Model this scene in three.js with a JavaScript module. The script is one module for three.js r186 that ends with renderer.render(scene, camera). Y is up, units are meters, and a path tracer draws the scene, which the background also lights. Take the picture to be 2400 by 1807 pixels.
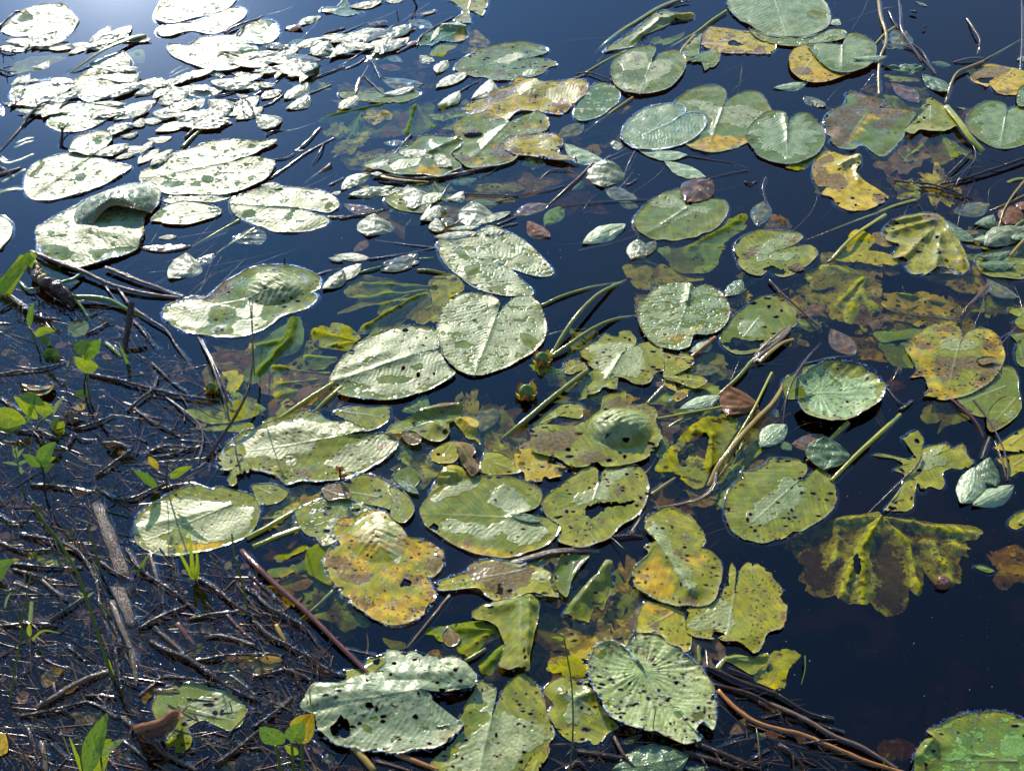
import * as THREE from 'three';
import { mergeGeometries } from 'three/addons/utils/BufferGeometryUtils.js';

// ---------- camera, sky, sun, exposure ----------
const EYE = 1.8, PITCH = 45 * Math.PI / 180, FOV = 32, ASPECT = 1024 / 770;
const scene = new THREE.Scene();
const camera = new THREE.PerspectiveCamera(FOV, ASPECT, 0.05, 400);
camera.position.set(0, EYE, 0);
camera.rotation.set(-PITCH, 0, 0);
const renderer = new THREE.WebGLRenderer({ antialias: true });
renderer.toneMapping = THREE.LinearToneMapping;
renderer.toneMappingExposure = 1.95;
renderer.shadowMap.enabled = true;
const SUN_EL = 26 * Math.PI / 180, SUN_AZ = 17.5 * Math.PI / 180;      // ahead of the camera, to its left
const SUN = new THREE.Vector3(-Math.sin(SUN_AZ) * Math.cos(SUN_EL), Math.sin(SUN_EL), -Math.cos(SUN_AZ) * Math.cos(SUN_EL));
const sun = new THREE.DirectionalLight(new THREE.Color(1, 0.905, 0.71), 4.7);
sun.position.copy(SUN).multiplyScalar(20).add(new THREE.Vector3(0, 0, -2));
sun.target.position.set(0, 0, -2);
sun.castShadow = true; sun.shadow.mapSize.set(4096, 4096);
Object.assign(sun.shadow.camera, { left: -3, right: 3, top: 3, bottom: -3, near: 1, far: 40 });
scene.add(sun, sun.target);
{ // clear autumn sky: deep blue overhead, paler low down, an aureole round the sun
  const W = 512, H = 256, d = new Float32Array(W * H * 4), L = (a, b, k) => a + (b - a) * k;
  for (let r = 0; r < H; r++) for (let c = 0; c < W; c++) {
    const up = ((r + 0.5) / H - 0.5) * Math.PI, az = ((c + 0.5) / W - 0.5) * 2 * Math.PI;
    const x = Math.cos(az) * Math.cos(up), y = Math.sin(up), z = Math.sin(az) * Math.cos(up);
    const k = Math.pow(1 - Math.max(0, y), 2.6), cs = x * SUN.x + y * SUN.y + z * SUN.z, ang = Math.acos(Math.min(1, Math.max(-1, cs)));
    const au = 5.5 * Math.exp(-ang / 0.046) + 3.0 * Math.exp(-ang / 0.035), wide = Math.exp(-ang / 0.36);
    const o = (r * W + c) * 4, m = y < 0 ? 0.35 : 1;
    d[o] = (L(0.07, 0.30, k) + au * 0.92 + wide * 0.44) * m; d[o + 1] = (L(0.125, 0.38, k) + au * 0.96 + wide * 1.3) * m; d[o + 2] = (L(0.27, 0.50, k) + au + wide * 2.95) * m; d[o + 3] = 1;
  }
  const t = new THREE.DataTexture(d, W, H, THREE.RGBAFormat, THREE.FloatType);
  t.mapping = THREE.EquirectangularReflectionMapping; t.magFilter = THREE.LinearFilter; t.needsUpdate = true;
  scene.background = t; scene.environment = t;
}

// ---------- small tools ----------
function RNG(s) { let a = (s * 2654435761) >>> 0; return () => { a = (a + 0x6d2b79f5) >>> 0; let t = Math.imul(a ^ (a >>> 15), 1 | a); t = (t + Math.imul(t ^ (t >>> 7), 61 | t)) ^ t; return ((t ^ (t >>> 14)) >>> 0) / 4294967296; }; }
const PERM = new Uint8Array(512), GX = new Float32Array(256), GY = new Float32Array(256);
{ const r = RNG(11), p = [...Array(256).keys()]; for (let i = 255; i > 0; i--) { const j = Math.floor(r() * (i + 1)); [p[i], p[j]] = [p[j], p[i]]; } for (let i = 0; i < 512; i++) PERM[i] = p[i & 255]; for (let i = 0; i < 256; i++) { const a = r() * 6.2832; GX[i] = Math.cos(a); GY[i] = Math.sin(a); } }
function noise(x, y) {
  const xi = Math.floor(x), yi = Math.floor(y), fx = x - xi, fy = y - yi, X = xi & 255, Y = yi & 255;
  const u = fx * fx * fx * (fx * (fx * 6 - 15) + 10), v = fy * fy * fy * (fy * (fy * 6 - 15) + 10);
  const a = PERM[PERM[X] + Y], b = PERM[PERM[X + 1] + Y], c = PERM[PERM[X] + Y + 1], e = PERM[PERM[X + 1] + Y + 1];
  const p = GX[a] * fx + GY[a] * fy, q = GX[b] * (fx - 1) + GY[b] * fy, r = GX[c] * fx + GY[c] * (fy - 1), s = GX[e] * (fx - 1) + GY[e] * (fy - 1);
  return 1.5 * (p + (q - p) * u + (r + (s - r) * u - p - (q - p) * u) * v);
}
const fbm = (x, y) => noise(x, y) * 0.6 + noise(x * 2.1 + 7.3, y * 2.1 + 3.1) * 0.3 + noise(x * 4.3 + 1.7, y * 4.3 + 9.2) * 0.15;
const clamp = (x, a = 0, b = 1) => x < a ? a : x > b ? b : x, sst = (a, b, x) => { x = clamp((x - a) / (b - a)); return x * x * (3 - 2 * x); }, mix = (a, b, k) => a + (b - a) * k;
const frac = (x) => x - Math.floor(x), hash2 = (i, j, s) => { let h = Math.imul(i, 374761393) + Math.imul(j, 668265263) + Math.imul(s, 974634677) | 0; h = Math.imul(h ^ (h >>> 13), 1274126177); h = Math.imul(h ^ (h >>> 15), 2246822519); return ((h ^ (h >>> 16)) >>> 0) / 4294967296; };
// photograph coordinates (2400 x 1807) -> a point at height y above the water in metres
const SP = Math.sin(PITCH), CP = Math.cos(PITCH), TY = Math.tan(FOV * Math.PI / 360);
function at(px, py, y = 0) {
  const a = (px / 1200 - 1) * TY * ASPECT, b = (1 - py / 903.5) * TY, dy = -SP + b * CP, dz = -CP - b * SP, k = (y - EYE) / dy;
  return new THREE.Vector3(a * k, y, dz * k);
}
// the views in which the photograph was measured: [x, y, photograph pixels per unit]
const VIEW = { V: [0, 0, 1.0855] };
[...'ABCDEFGHIJKL'].forEach((n, i) => { VIEW[n] = [(i % 4) * 600, Math.floor(i / 4) * 600, i < 8 ? 600 / 1665 : 600 / 1646]; });
[...'abcdef'].forEach((n, i) => { VIEW[n] = [(i % 3) * 400, i < 3 ? 0 : 300, 400 / 1665]; });
const px = (v, x, y) => { const [a, b, s] = VIEW[v]; return [a + x * s, b + y * s]; };
const pairs = (v, l) => { const o = []; for (let i = 0; i + 1 < l.length; i += 2) o.push(px(v, l[i], l[i + 1])); return o; };
const used = new Map();
function numbered(n) { const k = used.get(n) ?? 0; used.set(n, k + 1); return k ? n + '_' + String(k).padStart(3, '0') : n; }
function tag(o, label, category, group) { o.userData.label = label; o.userData.category = category; if (group) o.userData.group = group; o.castShadow = o.receiveShadow = true; return o; }
function struct(o, name) { o.name = numbered(name); o.userData.kind = 'structure'; o.receiveShadow = true; scene.add(o); return o; }
function inside(p, x, y) { let c = false; for (let i = 0, j = p.length - 1; i < p.length; j = i++) if ((p[i][1] > y) !== (p[j][1] > y) && x < (p[j][0] - p[i][0]) * (y - p[i][1]) / (p[j][1] - p[i][1]) + p[i][0]) c = !c; return c; }
function sdist(p, x, y) { // signed distance to a polygon, positive inside
  let m = 1e9;
  for (let i = 0, j = p.length - 1; i < p.length; j = i++) { const ax = p[j][0], ay = p[j][1], bx = p[i][0] - ax, by = p[i][1] - ay, k = clamp(((x - ax) * bx + (y - ay) * by) / (bx * bx + by * by + 1e-12)), dx = x - ax - bx * k, dy = y - ay - by * k, q = dx * dx + dy * dy; if (q < m) m = q; }
  return (inside(p, x, y) ? 1 : -1) * Math.sqrt(m);
}
function spline(pts, n) { // closed, even steps
  const c = new THREE.CatmullRomCurve3(pts.map((p) => new THREE.Vector3(p[0], p[1], 0)), true, 'centripetal');
  c.arcLengthDivisions = Math.max(200, n * 2);
  return c.getSpacedPoints(n).slice(0, n).map((p) => [p.x, p.y]);
}
// ---------- labels of small things: said by the landmark they are beside ----------
const MARKS = [], SMALL = [];
function mark(handle, poly) { let x = 0, y = 0; for (const p of poly) { x += p[0] / poly.length; y += p[1] / poly.length; } MARKS.push({ handle, poly, x, y }); }
function later(o, what, x, y) { SMALL.push({ o, what, x, y }); return o; }
function labelSmall() {
  const by = new Map();
  for (const s of SMALL) {
    let best = null, bd = 1e9;
    for (const m of MARKS) { const d = -sdist(m.poly, s.x, s.y); if (d < bd) { bd = d; best = m; } }
    const dx = s.x - best.x, dy = (s.y - best.y) * 1.35;
    const where = bd < -6 ? 'on' : Math.abs(dx) > Math.abs(dy) * 2.2 ? (dx > 0 ? 'right of' : 'left of') : Math.abs(dy) > Math.abs(dx) * 2.2 ? (dy > 0 ? 'below' : 'above') : (dy > 0 ? 'below' : 'above') + (dx > 0 ? ' and right of' : ' and left of');
    s.key = `${s.what} ${where} the ${best.handle}`; s.d = Math.max(0, bd); s.one = best;
    if (!by.has(s.key)) by.set(s.key, []);
    by.get(s.key).push(s);
  }
  const word = ['nearest', 'second', 'third', 'fourth', 'fifth', 'sixth', 'seventh', 'eighth', 'ninth', 'tenth', 'eleventh', 'twelfth', 'thirteenth', 'fourteenth', 'fifteenth', 'sixteenth'];
  for (const l of by.values()) {
    l.sort((a, b) => a.x - b.x);
    l.forEach((s, i) => { s.o.userData.label = l.length === 1 ? s.key : i === 0 ? 'leftmost ' + s.key : i === l.length - 1 ? 'rightmost ' + s.key : `${s.key}, ${word[Math.min(15, i)]} from left`; });
  }
}

// ---------- water: a clear surface over dim brown water and a muddy bed ----------
{
  const sheet = (y, s) => { const g = new THREE.PlaneGeometry(s, s).rotateX(-Math.PI / 2).translate(0, 0, -6); g.translate(0, y, 0); return g; };
  struct(new THREE.Mesh(sheet(0, 60), new THREE.MeshPhysicalMaterial({ color: new THREE.Color(0.95, 0.97, 0.94), transmission: 1, thickness: 0, roughness: 0.0, ior: 1.33 })), 'water_surface');
  const tint = new THREE.MeshPhysicalMaterial({ color: new THREE.Color(0.80, 0.74, 0.58), transmission: 1, thickness: 0, roughness: 0, specularIntensity: 0, ior: 1.33 });
  for (const y of [-0.004, -0.010, -0.018, -0.030, -0.048, -0.075, -0.12]) {
    const g = new THREE.PlaneGeometry(5, 6, 120, 140).rotateX(-Math.PI / 2).translate(0, 0, -2.4), p = g.attributes.position;
    for (let i = 0; i < p.count; i++) p.setY(i, y * (1 + 0.35 * noise(p.getX(i) * 9 + y * 900, p.getZ(i) * 9)));
    struct(new THREE.Mesh(g, tint), 'murky_water');
  }
  const g = new THREE.PlaneGeometry(120, 120, 60, 60).rotateX(-Math.PI / 2), p = g.attributes.position;
  for (let i = 0; i < p.count; i++) p.setY(i, -0.32 + 0.05 * noise(p.getX(i) * 0.7, p.getZ(i) * 0.7));
  g.computeVertexNormals();
  struct(new THREE.Mesh(g, new THREE.MeshStandardMaterial({ color: new THREE.Color(0.05, 0.04, 0.028), roughness: 1 })), 'pond_bed');
}

// ---------- leaf textures: tiles of 256 pixels in shared sheets ----------
const TILE = 256, PER = 8, LUT = new Uint8Array(4097);
for (let i = 0; i <= 4096; i++) { const c = i / 4096; LUT[i] = 255 * (c <= 0.0031308 ? 12.92 * c : 1.055 * Math.pow(c, 1 / 2.4) - 0.055); }
class Sheet {
  constructor(name, opt, per = PER) {
    this.n = 0; this.per = per; const S = TILE * per; this.S = S;
    this.c = new Uint8Array(S * S * 4); this.r = new Uint8Array(S * S * 4);
    const mk = (d, srgb) => { const t = new THREE.DataTexture(d, S, S); t.magFilter = THREE.LinearFilter; if (srgb) t.colorSpace = THREE.SRGBColorSpace; t.needsUpdate = true; return t; };
    const map = mk(this.c, true), rm = mk(this.r, false);
    this.mat = new THREE.MeshPhysicalMaterial({ name, map, roughnessMap: rm, bumpMap: rm, bumpScale: 0.0035, roughness: 1, metalness: 0, ior: 1.39, side: THREE.DoubleSide, ...opt });
    this.sunk = new THREE.MeshPhysicalMaterial({ name: name + '_under_water', map, roughness: 0.9, specularIntensity: 0, side: THREE.DoubleSide });
    this.thin = new THREE.MeshPhysicalMaterial({ name: name + '_backlit', map, roughness: 0.55, transmission: 0.45, thickness: 0, ior: 1.4, side: THREE.DoubleSide });
  }
  full() { return this.n >= this.per * this.per; }
  // paint(u, v, out): out = [r, g, b, roughness, height]; returns the tile's corner and size in uv
  tile(paint) {
    const k = this.n++, x0 = (k % this.per) * TILE, y0 = Math.floor(k / this.per) * TILE, o = [0, 0, 0, 0, 0];
    for (let j = 0; j < TILE; j++) for (let i = 0; i < TILE; i++) {
      paint((i + 0.5) / TILE, (j + 0.5) / TILE, o);
      const q = ((y0 + j) * this.S + x0 + i) * 4;
      for (let c = 0; c < 3; c++) this.c[q + c] = LUT[Math.round(clamp(o[c]) * 4096)];
      this.c[q + 3] = 255;
      this.r[q] = 255 * clamp(o[4]); this.r[q + 1] = 255 * clamp(o[3]); this.r[q + 2] = 0; this.r[q + 3] = 255;
    }
    return [x0 / this.S, y0 / this.S, TILE / this.S];
  }
}
const HUES = [[0.056, 0.112, 0.016], [0.118, 0.142, 0.010], [0.265, 0.235, 0.010], [0.50, 0.31, 0.006]];
function hue(h, o) { h = clamp(h, 0, 2.999); const i = Math.floor(h), k = h - i; for (let c = 0; c < 3; c++) o[c] = mix(HUES[i][c], HUES[i + 1][c], k); }

// ---------- floating leaves ----------
const sheets = [];
function sheet() { if (!sheets.length || sheets.at(-1).full()) sheets.push(new Sheet('leaf_' + sheets.length, {})); return sheets.at(-1); }
const swell = (x, z) => 0.0012 * noise(x * 7, z * 7) + 0.0007 * noise(x * 19, z * 19);       // shared, so that overlapping leaves nest
const PADS = [], beads = [], films = [];   // films: where water climbs the side of what floats in it
let seedN = 1;

function cut(geo, keep) { // drop what lies where keep < 0, cutting triangles along the zero line
  const P = geo.attributes.position, U = geo.attributes.uv, N = geo.attributes.normal, I = geo.index.array, p = [], u = [], n = [];
  const put = (a) => { p.push(a[0], a[1], a[2]); u.push(a[3], a[4]); n.push(a[5], a[6], a[7]); };
  const get = (i) => [P.getX(i), P.getY(i), P.getZ(i), U.getX(i), U.getY(i), N.getX(i), N.getY(i), N.getZ(i)];
  for (let t = 0; t < I.length; t += 3) {
    const k = [I[t], I[t + 1], I[t + 2]], f = k.map((i) => keep[i]);
    if (f[0] < 0 && f[1] < 0 && f[2] < 0) continue;
    if (f[0] >= 0 && f[1] >= 0 && f[2] >= 0) { k.forEach((i) => put(get(i))); continue; }
    const poly = [];
    for (let i = 0; i < 3; i++) {
      const j = (i + 1) % 3, a = get(k[i]);
      if (f[i] >= 0) poly.push(a);
      if ((f[i] >= 0) !== (f[j] >= 0)) { const b = get(k[j]), s = f[i] / (f[i] - f[j]); poly.push(a.map((x, c) => x + (b[c] - x) * s)); }
    }
    for (let i = 1; i + 1 < poly.length; i++) { put(poly[0]); put(poly[i]); put(poly[i + 1]); }
  }
  const g = new THREE.BufferGeometry();
  g.setAttribute('position', new THREE.Float32BufferAttribute(p, 3)); g.setAttribute('uv', new THREE.Float32BufferAttribute(u, 2)); g.setAttribute('normal', new THREE.Float32BufferAttribute(n, 3));
  return g;
}

// P(view, handle, label, outline, options): one leaf as measured in the photograph, laid on the water
function P(v, handle, label, outline, o = {}) {
  const seed = seedN++, rnd = RNG(seed * 31 + 5), s1 = rnd() * 200, s2 = rnd() * 200;
  const img = pairs(v, outline), low = (o.sub ?? 0) / 1000;
  let layer = 0;
  if (!o.sub) for (const q of PADS) if (!q.sub && (q.img.some((p) => inside(img, p[0], p[1])) || img.some((p) => inside(q.img, p[0], p[1])))) layer = Math.max(layer, q.layer + 1);
  layer = o.layer ?? layer;
  const base = -low + (o.sub ? 0 : 0.0022) + layer * 0.0022;
  const ext = Math.sqrt(Math.abs(img.reduce((q, p, i) => { const n = img[(i + 1) % img.length]; return q + p[0] * n[1] - n[0] * p[1]; }, 0)) / 2) / 200, big = (o.n ?? 1) * clamp(ext, 0.55, 1.25), NA = Math.round(205 * big), NR = Math.round(50 * big);
  const toXZ = (q) => { const w = at(q[0], q[1], base); return [w.x, w.z]; };
  const ring0 = img.map(toXZ);
  const c = o.c ? toXZ(px(v, ...o.c)) : ring0.reduce((a, p) => [a[0] + p[0] / ring0.length, a[1] + p[1] / ring0.length], [0, 0]);
  const loc = (q) => { const w = toXZ(q); return [w[0] - c[0], w[1] - c[1]]; };
  const ring = spline(ring0.map((p) => [p[0] - c[0], p[1] - c[1]]), NA);
  const poly = (l) => (l ?? []).map((a) => pairs(v, a).map(loc));
  const dp = poly(o.dp), wp = poly(o.wp), yp = poly(o.yp), bp = poly(o.bp), hp = poly(o.hp);
  const Rt = new Float32Array(256).fill(0);
  let x0 = 1e9, x1 = -1e9, z0 = 1e9, z1 = -1e9, far = 0, tip = [0, 0.1];
  for (const [x, z] of ring) { const a = Math.floor((Math.atan2(z, x) / 6.2832 + 1) * 256) % 256, r = Math.hypot(x, z); for (let d = -2; d <= 2; d++) { const k = (a + d + 256) % 256; Rt[k] = Math.max(Rt[k], r * (d ? 0.97 : 1)); } x0 = Math.min(x0, x); x1 = Math.max(x1, x); z0 = Math.min(z0, z); z1 = Math.max(z1, z); if (r > far) { far = r; tip = [x, z]; } }
  for (let i = 0; i < 512; i++) { const k = i % 256; if (Rt[k] < 1e-4) Rt[k] = Rt[(k + 255) % 256] || 0.05; }
  if (o.tip) tip = loc(px(v, ...o.tip));
  const tl = Math.hypot(...tip), ax = tip[0] / tl, az = tip[1] / tl, size = Math.max(x1 - x0, z1 - z0) * 1.03, cx = (x0 + x1) / 2, cz = (z0 + z1) / 2;
  const tOf = (x, z) => Math.hypot(x, z) / Rt[Math.floor((Math.atan2(z, x) / 6.2832 + 1) * 256) % 256];
  const H = o.h ?? 1, bl = o.bl ?? 0.4, dry = o.d ?? 0, sp = o.s ?? 0.3, yel = o.y ?? 0, brn = o.b ?? 0, dk = o.dk ?? 1;
  const bloom = o.bc ?? [mix(0.235, 0.145, bl), mix(0.245, 0.215, bl), mix(0.14, 0.112, bl)];
  const thr = dry ? 0.24 * Math.log(dry / (1.001 - dry)) : 0;
  const dryAt = (x, z) => {
    let f = 0;
    if (dry) f = Math.max(f, sst(-0.04, 0.04, noise(x * 36 + s1, z * 50 + s2) * 0.5 + noise(x * 95 + s2, z * 125 + s1) * 0.45 + noise(x * 230 + s1, z * 260) * 0.2 + thr));
    if (o.dr) { const a = Math.atan2(z, x); f = Math.max(f, sst(-0.025, 0.025, o.dr - tOf(x, z) + 0.24 * noise(Math.cos(a) * 3 + s1, Math.sin(a) * 3 + s2) + 0.09 * noise(x * 120 + s1, z * 120) + 0.07 * noise(x * 45, z * 45 + s2))); }
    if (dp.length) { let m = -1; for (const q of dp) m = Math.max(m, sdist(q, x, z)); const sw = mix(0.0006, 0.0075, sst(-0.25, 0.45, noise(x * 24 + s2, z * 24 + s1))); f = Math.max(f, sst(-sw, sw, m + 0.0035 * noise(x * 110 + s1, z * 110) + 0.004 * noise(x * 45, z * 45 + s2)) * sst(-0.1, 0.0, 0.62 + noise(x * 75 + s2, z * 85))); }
    for (const q of wp) f *= 1 - sst(-0.0008, 0.0008, sdist(q, x, z) + 0.003 * noise(x * 100, z * 100 + s1));
    return f;
  };
  const pit = (x, z, cell, dens, r0, r1, k) => { // scattered round marks: how deep inside one
    const i0 = Math.floor(x / cell), j0 = Math.floor(z / cell); let m = -1;
    for (let i = i0 - 1; i <= i0 + 1; i++) for (let j = j0 - 1; j <= j0 + 1; j++) {
      if (hash2(i, j, k) > dens) continue;
      const px_ = (i + hash2(i, j, k + 1)) * cell, pz = (j + hash2(i, j, k + 2)) * cell, r = mix(r0, r1, hash2(i, j, k + 3) ** 2), st = mix(0.7, 1.8, hash2(i, j, k + 4));
      m = Math.max(m, r - Math.hypot((x - px_) / st, (z - pz) * Math.min(1.3, st)));
    }
    return m;
  };
  const spc = mix(0.006, 0.0125, rnd()), spr = spc * mix(0.28, 0.5, rnd());
  const spotAt = (x, z, t) => { const cl = sst(-0.35, 0.45, noise(x * 26 + s2, z * 26 + s1) + 0.5 * (t - 0.55)); return pit(x + s1 + 0.0012 * noise(x * 190 + s2, z * 190 + s1), z + s2 + 0.0012 * noise(x * 210 + 5, z * 210), spc, sp * 1.25 * cl, 0.0002, spr, seed % 17); };
  const sh = o.sheet ?? sheet(), col = [0, 0, 0];
  const uv0 = sh.tile((u, w, out) => {
    const x = (u - 0.5) * size + cx, z = (w - 0.5) * size + cz, t = tOf(x, z), al = x * ax + z * az, pe = Math.abs(-x * az + z * ax), side = -x * az + z * ax > 0 ? 1 : 0;
    const f = dryAt(x, z), n1 = noise(x * 55 + s1, z * 55 + s2), n2 = noise(x * 190 + s2, z * 190 + s1), n3 = noise(x * 14 + s2, z * 14 + s1);
    let y = yel ? sst(-0.12, 0.3, fbm(x * 24 + s2, z * 24 + s1) + yel * 1.7 - 1.0 + 0.25 * (t - 0.5)) : 0;
    for (const q of yp) y = Math.max(y, sst(-0.008, 0.01, sdist(q, x, z) + 0.008 * n1));
    const vc = al - pe * 0.95, nv = noise(vc * 130 + s1, pe * 22 + s2 + side * 9) * sst(0.02, 0.2, t);
    if (y > 0) y = clamp(y + 0.5 * y * nv); hue(H + 0.28 * n3 + 0.2 * n1 + 0.14 * n2 + 0.42 * nv + (o.edge ?? 0.25) * sst(0.6, 1, t), col);
    if (y > 0) { const k = [HUES[3][0] * (0.85 + 0.2 * n1), HUES[3][1] * (0.8 + 0.25 * n1), HUES[3][2]]; for (let c2 = 0; c2 < 3; c2++) col[c2] = mix(col[c2], k[c2], y * 0.9); }
    // veins leave the midrib at a slant and run to the margin
    const vein = Math.sin((al - pe * 0.95 * (1 - 0.35 * sst(0, far, pe)) + 0.003 * n1 + 0.006 * n3) * 6.2832 / (o.vw ?? 0.0105) + side * 2), rid = 0.5 + 0.5 * vein * clamp(0.55 + 0.9 * noise(x * 28 + s2, z * 28)), midr = Math.exp(-((pe / 0.0022) ** 2)) * (al > -0.004 ? 1 : 0) * (1 - 0.8 * t);
    const lum = dk * (1 + 0.14 * n2 + 0.12 * n1 + 0.10 * (rid - 0.5));
    for (let c2 = 0; c2 < 3; c2++) col[c2] *= lum;
    let b = brn ? sst(-0.03, 0.05, fbm(x * 30 + s1 + 9, z * 36 + s2) * 1.0 + brn * 1.5 - 1.0 + 0.35 * sst(0.5, 1, t) + 0.45 * nv) : 0;
    for (const q of bp) b = Math.max(b, sst(-0.001, 0.0015, sdist(q, x, z) + (o.sub ? 0.014 : 0.006) * n1 + (o.sub ? 0.008 : 0.003) * n2 + 0.006 * nv));
    if (!o.sub) b = Math.max(b, (o.eb ?? 0.7) * sst(0.96, 1.0, t + 0.05 * noise(x * 50 + s2, z * 50 + s1) + 0.02 * n2));
    const fd = f * (1 - b * 0.75);
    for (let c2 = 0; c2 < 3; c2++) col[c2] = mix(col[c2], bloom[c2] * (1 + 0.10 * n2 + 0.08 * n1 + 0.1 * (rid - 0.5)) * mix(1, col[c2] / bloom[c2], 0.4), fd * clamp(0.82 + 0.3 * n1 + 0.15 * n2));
    if (b > 0) { const w2 = 0.5 + 0.5 * noise(x * 130, z * 130 + s1), k = [mix(0.045, 0.19, w2), mix(0.026, 0.098, w2), mix(0.016, 0.036, w2)]; for (let c2 = 0; c2 < 3; c2++) col[c2] = mix(col[c2], k[c2], b * 0.93 * (0.8 + 0.2 * n2)); if (o.bd) for (let c2 = 0; c2 < 3; c2++) col[c2] *= mix(1, o.bd, b); }
    if (sp) { const m = spotAt(x, z, t); if (m > -0.0022) { const h2 = sst(-0.0022, -0.0002, m) * 0.45; col[0] = mix(col[0], 0.13, h2); col[1] = mix(col[1], 0.085, h2); col[2] = mix(col[2], 0.02, h2); const k = sst(-0.0004, 0.0003, m); col[0] = mix(col[0], 0.03, k * 0.9); col[1] = mix(col[1], 0.021, k * 0.9); col[2] = mix(col[2], 0.012, k * 0.9); } }
    if (o.moss) { const k = sst(-0.1, 0.3, fbm(x * 60 + s2, z * 60) + 0.35 * noise(x * 330, z * 330)) * o.moss; col[0] = mix(col[0], 0.05, k); col[1] = mix(col[1], 0.037, k); col[2] = mix(col[2], 0.015, k); }
    { const k = (o.mot ?? 0.35) * sst(0.05, 0.5, noise(x * 65 + s1, z * 65 + s2) + 0.7 * n2 + 0.4 * n3) * (1 - f); col[0] = mix(col[0], 0.085, k); col[1] = mix(col[1], 0.062, k); col[2] = mix(col[2], 0.03, k); }
    if (midr > 0.02 && !o.sub) for (let c2 = 0; c2 < 3; c2++) col[c2] = mix(col[c2], [0.28, 0.30, 0.16][c2], midr * 0.35);
    out[0] = col[0]; out[1] = col[1]; out[2] = col[2];
    out[3] = mix(0.06 + 0.07 * b, (o.ro ?? 0.465) + 0.10 * n2 + 0.08 * n1, f);
    out[4] = 0.3 + f * 0.13 + f * (o.rb ?? 0.085) * rid * sst(0.02, 0.25, t) + 0.05 * n2 * f + midr * 0.22 + 0.07 * n1 * (0.2 + f) + 0.03 * noise(x * 400, z * 400 + s1) * (f + b) + b * 0.07 * n2;
  });
  // mesh
  const pos = [], uv = [], idx = [], keep = [], rgs = (o.rg ?? []).map((r) => { const a = loc(px(v, r[0], r[1])), b = loc(px(v, r[2], r[3])); return [a[0], a[1], b[0], b[1], r[4] / 1000, r[5] / 1000]; });
  const domes = (o.dome ?? []).map((r) => { const a = loc(px(v, r[0], r[1])), b = loc(px(v, r[2], r[1])), e = loc(px(v, r[0], r[3])); return [a[0], a[1], Math.hypot(b[0] - a[0], b[1] - a[1]), Math.hypot(e[0] - a[0], e[1] - a[1]), r[4] / 1000]; });
  const al_ = (x, z) => x * ax + z * az - Math.abs(-x * az + z * ax) * 0.8, rag = Math.max(o.rag ?? 1.1, 0.9) / 1000, hol = o.hol ?? 0, wv = Math.min(o.wv ?? 1, 2 + ((o.wv ?? 1) - 2) * 0.5) / 1000, cup = (o.cup ?? 0) / 1000;
  const anyCut = true;
  const tilt = o.tilt ? (() => { const a = loc(px(v, o.tilt[0], o.tilt[1])), l = Math.hypot(...a); return [a[0] / l, a[1] / l, o.tilt[2] / 1000 / l]; })() : null;
  for (let j = 0; j <= NR; j++) for (let i = 0; i < NA; i++) {
    const t = j / NR, [ex, ez] = ring[i], x = ex * t, z = ez * t, R = Math.hypot(ex, ez);
    let h = swell(x + c[0], z + c[1]) * (o.sub ? 4 : 1) + wv * (noise(x * 22 + s1, z * 22 + s2) * 1.5 + 0.2 * noise(x * 55 + s2, z * 55)) * t;
    h += cup * t ** 3 * (0.7 + 0.5 * noise(ex * 12 + s1, ez * 12)) + (o.sub ? 0 : 0.0011) * sst(0.955, 1, t);
    if (o.rib) h += o.rib[1] / 1000 * Math.cos(Math.atan2(z, x) * o.rib[0] + 2 * noise(x * 20 + s1, z * 20)) * sst(0.05, 0.4, t) * (1 - t ** 6);
    if (o.ruffle) h += o.ruffle / 1000 * t * t * Math.sin(i / NA * 6.2832 * (o.rn ?? 17) + 3 * noise(ex * 15, ez * 15 + s1)) * (0.6 + 0.6 * noise(ex * 9 + s2, ez * 9));
    let rh = 0, rl = 0; for (const r of rgs) { const bx = r[2] - r[0], bz = r[3] - r[1], k = clamp(((x - r[0]) * bx + (z - r[1]) * bz) / (bx * bx + bz * bz)), d = Math.max(0, Math.hypot(x - r[0] - bx * k, z - r[1] - bz * k) + 0.0035 * noise(x * 45 + s2, z * 45) + 0.0012 * noise(x * 130, z * 130 + s1)); const e = r[4] * Math.exp(-((d / r[5]) ** 1.35)) * (0.9 + 0.12 * noise(x * 60 + s1, z * 60)); rh = Math.max(rh, e); rl = Math.min(rl, e); } h += rh + rl;
    for (const m of domes) { const q = ((x - m[0]) / m[2]) ** 2 + ((z - m[1]) / m[3]) ** 2; if (q < 1) h += m[4] * (1 - q) ** 1.1 * (1 + 0.16 * noise(x * 40 + s1, z * 40) + 0.07 * noise(x * 95, z * 95 + s2) + 0.05 * Math.sin((al_(x, z)) * 6.2832 / 0.014)); }
    if (tilt) h += (x * tilt[0] + z * tilt[1]) * tilt[2];
    pos.push(x, h, z); uv.push(uv0[0] + ((x - cx) / size + 0.5) * uv0[2], uv0[1] + ((z - cz) / size + 0.5) * uv0[2]);
    let f = 1;
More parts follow.
